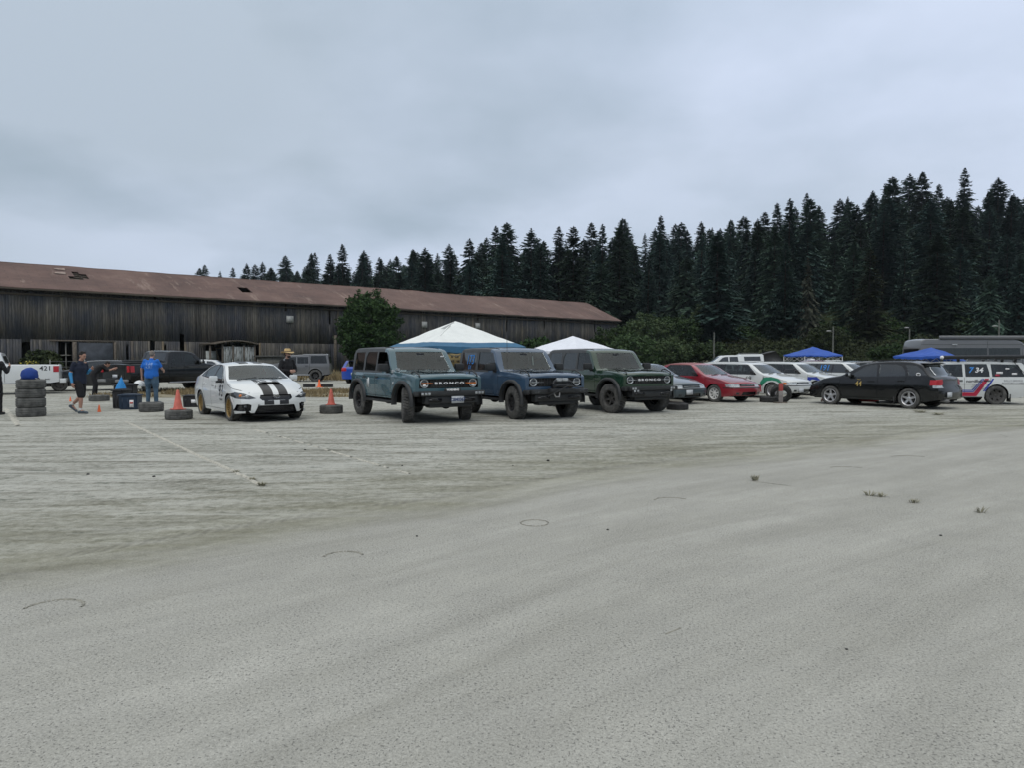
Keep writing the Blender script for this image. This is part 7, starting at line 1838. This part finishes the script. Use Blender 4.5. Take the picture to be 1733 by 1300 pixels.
def person(label, loc, rz, J, skin, sleeves, shirt, pants, shoes, face=V(1, 0, -.1), palms=None, leg_end='ankle', hair=None, sleeve_len=.5, height=1.0, build=1.0, curl=(.45, .45), hands=True, shorts_r=1.0, bare_arm=None, long_sleeve=False):
    root = thing('person', label, 'person', loc, R(rz)); root.scale = (height,) * 3
    fwd = V(1, 0, 0); b = build
    bm = bmesh.new(); torso(bm, J, -.012, (.16*b, .145*b, .175*b, .185), (.11*b, .10*b, .115*b, .095))
    limb(bm, [J['neck'] + V(0, 0, -.05), J['neck'], J['head'] + V(-.01, 0, -.06)], [.062, .055, .052])
    Mx = head_parts(bm, J['head'], face)
    for S in 'LR':
        limb(bm, [J['sh'+S], J['el'+S], J['wr'+S]], [.052, .040, .027]); limb(bm, [J['sh'+S].lerp(J['chest'], .5), J['sh'+S]], [.07, .055])
        limb(bm, [J['hip'+S], J['kn'+S].lerp(J['hip'+S], .5), J['kn'+S], J['kn'+S].lerp(J['an'+S], .35), J['an'+S]], [.088*b, .075*b, .054, .056, .037])
        limb(bm, [J['an'+S], J['toe'+S]], [.035, .03])
        d = J['wr'+S] - J['el'+S]; hd = J.get('hd'+S, d); pn = J.get('pn'+S, V(0, 1 if S == 'R' else -1, 0))
        hand(bm, J['wr'+S], hd, pn, J.get('th'+S, fwd), curl[0 if S == 'L' else 1])
    mk('body', remeshed(bm, .0085, 2), skin, root, 60)
    # eyes, mouth
    bm = bmesh.new()
    for sg in (-1, 1): add_ball(bm, (.083, sg*.031, .012), .010, .013, .008, 10, 8, M=Mx)
    mk('eyes', bm, M['trim'], root); bm = bmesh.new(); add_ball(bm, (.095, 0, -.052), .006, .022, .004, 10, 6, M=Mx); mk('mouth', bm, plain('lips', (.25, .08, .07), .6) if 'lips' not in bpy.data.materials else bpy.data.materials['lips'], root)
    if hair:
        bm = bmesh.new(); add_ball(bm, (-.022, 0, .044), .100, .084, .092, 24, 16, M=Mx); add_ball(bm, (-.050, 0, .0), .062, .074, .07, 20, 14, M=Mx)
        if hair[1] > 0: 
            for k in range(9): add_ball(bm, (.05 - .02*abs(k - 4)*.6, (k - 4)*.014, .095 + .008*(k % 3)), .030, .018, .028, 10, 8, M=Mx)
        hb = remeshed(bm, .008, 1)
        for v in hb.verts: v.co += Vector((0, 0, 1)) * .004 * noise.noise(v.co * 60)
        # leave the face free
        Mi = Mx.inverted(); bmesh.ops.delete(hb, geom=[v for v in hb.verts if (Mi @ v.co).x > .052 and (Mi @ v.co).z < .062], context='VERTS'); mk('hair', hb, hair[0], root, 60)
    # clothes
    bm = bmesh.new(); torso(bm, J, .010, (.172*b, .162*b, .188*b, .192), (.125*b, .122*b, .128*b, .10))
    limb(bm, [J['neck'] + V(-.0, 0, -.075), J['neck'] + V(-.0, 0, -.015)], [.085, .066])
    for S in 'LR':
        limb(bm, [J['sh'+S].lerp(J['chest'], .5), J['sh'+S] + V(0, 0, -.012)], [.085, .060])
        if sleeve_len <= 1: limb(bm, [J['sh'+S], J['sh'+S].lerp(J['el'+S], sleeve_len)], [.059, .062])
        else: limb(bm, [J['sh'+S], J['el'+S], J['el'+S].lerp(J['wr'+S], .97)], [.068, .056, .040])
    sb = remeshed(bm, .011, 3)
    for v in sb.verts: v.co += v.normal * .006 * noise.noise(v.co * 14) if v.normal.length else Vector()
    mk('shirt', sb, shirt, root, 60)
    bm = bmesh.new(); torso(bm, J, .004, (.172*b, .15*b, .18, .19), (.125*b, .115*b, .12, .1), top=False)
    for S in 'LR':
        h, k, a = J['hip'+S], J['kn'+S], J['an'+S]
        if leg_end == 'knee': limb(bm, [h, h.lerp(k, .5), k.lerp(a, .0) + (k - h) * -.04], [.104*b, .100*b, .090*b])
        else: limb(bm, [h, h.lerp(k, .5), k, k.lerp(a, .5), a + V(0, 0, .01)], [.102*b, .094*b, .074, .069, .066])
    pb = remeshed(bm, .011, 3)
    for v in pb.verts: v.co += v.normal * .007 * noise.noise(v.co * Vector((1, 1, 1)).x * 12)
    mk('trousers' if leg_end != 'knee' else 'shorts', pb, pants, root, 60)
    for S in 'LR':
        a, t = J['an'+S], J['toe'+S]; d = (t - a); d2 = d.normalized()
        bm = bmesh.new(); hb_ = J.get('heel'+S, V(a.x - .05, a.y, max(.035, a.z - .05))); limb(bm, [hb_, hb_.lerp(t, .5) + V(0, 0, .012), t], [.042, .044, .034]); limb(bm, [hb_.lerp(a, .5) + V(.01, 0, 0), a + V(.01, 0, -.005)], [.045, .043])
        shb = remeshed(bm, .009, 2); mk('shoe', shb, shoes, root, 60)
    return root, Mx
skin = plain('skin', (.36, .20, .145), .6, var=.08, scale=5); skin2 = plain('pale_skin', (.42, .25, .19), .6, var=.08, scale=5)
hairm = plain('dark_hair', (.012, .010, .009), .8, var=.3, scale=30); hairg = plain('grey_hair', (.16, .14, .125), .8, var=.3, scale=30)
navyc = plain('navy_cotton', (.008, .013, .030), .9, var=.2); blackc = plain('black_cotton', (.008, .008, .010), .9, var=.3); bluec = plain('bright_blue_cotton', (.012, .13, .50), .9, var=.12, scale=3); bright = plain('light_blue_sleeve', (.05, .27, .55), .85, var=.1)
jeans = plain('blue_denim', (.055, .10, .15), .9, var=.25, scale=5); shoe_g = plain('grey_blue_trainer', (.07, .09, .11), .8, var=.4, scale=16); shoe_b = plain('black_shoe', (.015, .015, .016), .7); sock = plain('white_sock', (.6, .6, .58), .9)
def base(**k):
    J = dict(pelvis=V(0, 0, .95), belly=V(.01, 0, 1.10), chest=V(0, 0, 1.30), neck=V(.01, 0, 1.50), head=V(.035, 0, 1.655), shL=V(0, .185, 1.43), shR=V(0, -.185, 1.43), elL=V(-.03, .24, 1.14), elR=V(-.03, -.24, 1.14),
             wrL=V(.04, .25, .88), wrR=V(.04, -.25, .88), hipL=V(0, .095, .90), hipR=V(0, -.095, .90), knL=V(.02, .11, .50), knR=V(.02, -.11, .50), anL=V(-.02, .12, .085), anR=V(-.02, -.12, .085), toeL=V(.15, .14, .035), toeR=V(.15, -.14, .035))
    J.update(k); return J
# walking man
x, y = G(136, 700.5)
J = base(head=V(.095, 0, 1.635), neck=V(.035, 0, 1.49), chest=V(.0, 0, 1.30), belly=V(-.0, 0, 1.10), shL=V(.05, .18, 1.42), shR=V(-.03, -.18, 1.42), elR=V(-.10, -.235, 1.13), wrR=V(-.05, -.24, .875), elL=V(.04, .25, 1.15), wrL=V(.25, .14, 1.27),
         hipL=V(0, .09, .90), hipR=V(0, -.09, .90), knR=V(.10, -.10, .50), anR=V(.08, -.11, .085), toeR=V(.29, -.12, .035), knL=V(-.02, .10, .50), anL=V(-.33, .10, .235), toeL=V(-.20, .10, .060), heelL=V(-.385, .10, .20), heelR=V(.04, -.11, .045))
w_, Mx = person('young man in navy T-shirt and black shorts walking right past the tyre stack', (x - .02, y, 0), -6, J, skin, None, navyc, blackc, shoe_g, face=V(1, -.12, -.25), leg_end='knee', hair=(hairm, 1), sleeve_len=.62, build=1.04)
for S in 'LR':
    bm = bmesh.new(); limb(bm, [J['el'+S].lerp(J['sh'+S], .10), J['el'+S], J['el'+S].lerp(J['wr'+S], .93)], [.047, .046, .034]); mk('arm_sleeve', remeshed(bm, .009, 2), bright, w_, 60)
    bm = bmesh.new(); limb(bm, [J['an'+S] + V(0, 0, .01), J['an'+S].lerp(J['kn'+S], .16)], [.043, .044]); mk('sock', remeshed(bm, .009, 1), sock, w_, 60)
# man in the bright blue shirt, back to the camera
x, y = G(256, 684)
J = base(head=V(.085, 0, 1.63), neck=V(.03, 0, 1.49), shL=V(0, .20, 1.43), shR=V(0, -.20, 1.43), elL=V(.0, .31, 1.16), wrL=V(.06, .335, .90), elR=V(.10, -.29, 1.18), wrR=V(.33, -.25, 1.10), knL=V(.03, .12, .50), knR=V(.02, -.13, .50), anL=V(-.02, .11, .085), anR=V(-.02, -.15, .085), toeL=V(.15, .16, .035), toeR=V(.15, -.22, .035), hdL=V(.02, .05, -1))
man, Mx = person('heavy-set man in bright blue T-shirt and jeans seen from behind, holding a helmet', (x, y, 0), 92, J, skin2, None, bluec, jeans, shoe_g, face=V(1, 0, -.35), hair=(hairg, 0), sleeve_len=.72, build=1.26, height=1.04, curl=(.9, .5))
bm = bmesh.new(); r = random.Random(1)      # small white print on the back of the shirt
bv = BVHTree.FromObject([c for c in kids(man) if c.name.startswith('shirt')][0], bpy.context.evaluated_depsgraph_get())
def patch(cy, cz, wy, wz):
    q = []
    for (a, b) in ((-1, -1), (1, -1), (1, 1), (-1, 1)):
        h = bv.ray_cast(V(-2, cy + a*wy, cz + b*wz), V(1, 0, 0))[0]
        if h: q.append(bm.verts.new(h - V(.005, 0, 0)))
    if len(q) == 4: bm.faces.new(q)
for row in range(4):
    for cc in (-1, 0, 1):
        for k in range(4): patch(cc*.075 + r.uniform(-.02, .02), 1.355 - row*.042 + r.uniform(-.012, .012), r.uniform(.006, .018), r.uniform(.003, .008))
for k in range(9): patch(-.08 + k*.02, 1.185, .006, .005)
mk('shirt_print', bm, plain('pale_print', (.30, .42, .62), .8), man, None)
hx, hy = x - .335*1.04*1.0 - .03, y + .08
o = thing('helmet', 'white helmet held low in the left hand of the man in the blue shirt', 'helmet', (hx - .07, hy, .66), R(200)); bm = bmesh.new()
rings = bmesh.ops.create_uvsphere(bm, u_segments=28, v_segments=20, radius=1, matrix=Matrix.Diagonal((.185, .14, .155, 1)))
bmesh.ops.delete(bm, geom=[v for v in bm.verts if v.co.z < -.09 or (v.co.x > .07 and v.co.z < .045)], context='VERTS'); hs_ = mk('shell', bm, plain('white_helmet_paint', (.72, .74, .74), .25, var=.04), o); hs_.modifiers.new('t', 'SOLIDIFY').thickness = .015
bm = bmesh.new(); bmesh.ops.create_uvsphere(bm, u_segments=20, v_segments=14, radius=1, matrix=Matrix.Diagonal((.155, .12, .13, 1))); bmesh.ops.delete(bm, geom=[v for v in bm.verts if v.co.z < -.07], context='VERTS'); mk('padding', bm, M['plastic'], o)
# man bending over
x, y = G(160, 671)
J = base(pelvis=V(-.06, 0, .93), belly=V(.04, 0, 1.06), chest=V(.17, 0, 1.20), neck=V(.32, 0, 1.30), head=V(.45, 0, 1.33), shL=V(.26, .18, 1.27), shR=V(.26, -.18, 1.27), elL=V(.42, .22, 1.05), wrL=V(.62, .16, 1.12), elR=V(.45, -.22, 1.06), wrR=V(.66, -.16, 1.14),
         hipL=V(-.07, .095, .88), hipR=V(-.07, -.095, .88), knL=V(.04, .14, .49), knR=V(-.02, -.14, .49), anL=V(.02, .16, .085), anR=V(-.08, -.16, .085), toeL=V(.19, .18, .035), toeR=V(.09, -.18, .035))
person('man in black clothes bending forward beside the dark wagon', (x + .02, y, 0), 35, J, skin, None, blackc, blackc, shoe_b, face=V(1, 0, -.7), hair=(hairm, 0), sleeve_len=.9)
# man in the straw hat
x = X_at(486, 22.2); y = 22.2
J = base(elL=V(.02, .29, 1.16), wrL=V(.22, .12, 1.12), elR=V(.02, -.29, 1.16), wrR=V(.24, -.08, 1.14), hdL=V(.5, -.8, 0), hdR=V(.5, .8, 0))
sh, Mx = person('bearded man in a black hoodie and a wide straw hat standing behind the striped sedan', (x, y, 0), -38, J, skin2, None, blackc, blackc, shoe_b, face=V(1, .25, -.05), hair=(hairm, 0), sleeve_len=2, height=1.03)
bm = bmesh.new(); add_ball(bm, (.05, 0, -.075), .052, .052, .042, 18, 12, M=Mx); mk('beard', bm, hairm, sh)
bm = bmesh.new(); add_box(bm, .078, .100, -.062, .062, -.002, .028, M=Mx, bev=.006); mk('sunglasses', bm, M['trim'], sh)
hl = sh.matrix_basis @ (Mx @ Vector((-.01, 0, .062)))
o = thing('straw_hat', 'wide-brimmed straw hat on the head of the man in the black hoodie', 'hat', hl, R(-38)); straw = plain('straw', (.48, .34, .16), .85, var=.2, scale=20)
bm = bmesh.new(); n = 36; prof = [(.20, -.002), (.15, .002), (.108, .0), (.104, .03), (.092, .085), (.070, .108), (.03, .104), (.001, .100)]; rr = add_lathe(bm, prof, n)
for v in rr[0]: v.co.z += -.035 * abs(math.cos(math.atan2(v.co.y, v.co.x))) + .015 * abs(math.sin(math.atan2(v.co.y, v.co.x)))
h_ = mk('hat_crown', bm, straw, o, 60); h_.modifiers.new('t', 'SOLIDIFY').thickness = .005
bm = bmesh.new(); add_lathe(bm, [(.111, .004), (.108, .028)], 30); mk('hat_band', bm, plain('hat_ribbon', (.10, .07, .04), .8), o)
# person at the very edge of the frame
x = X_at(-19, 19.2)
J = base(elR=V(.05, -.30, 1.18), wrR=V(.22, -.26, 1.33), elL=V(.05, .28, 1.16), wrL=V(.2, .2, 1.2))
person('person in black clothes cut off by the left edge of the picture', (x, 19.4, 0), 95, J, skin, None, blackc, blackc, shoe_b, face=V(1, 0, 0), hair=(hairm, 0), sleeve_len=2)
# ================================================================= ADDED THIN HAZE
def haze():  # faint scattering volume added to lighten the near-black trees
    bm = bmesh.new(); add_box(bm, -1600, 1600, -400, 2300, -4, 95)
    m = bpy.data.materials.new('haze'); m.use_nodes = True; n = m.node_tree.nodes; n.clear()
    o = n.new('ShaderNodeOutputMaterial'); v = n.new('ShaderNodeVolumePrincipled'); v.inputs['Color'].default_value = (.75, .86, .95, 1); v.inputs['Density'].default_value = .00011; v.inputs['Anisotropy'].default_value = .2
    m.node_tree.links.new(v.outputs[0], o.inputs['Volume'])
    h = mk('haze', bm, m, angle=None); h['kind'] = 'stuff'; tag(h, 'thin pale haze added to lift the dark forest', 'haze')
haze()
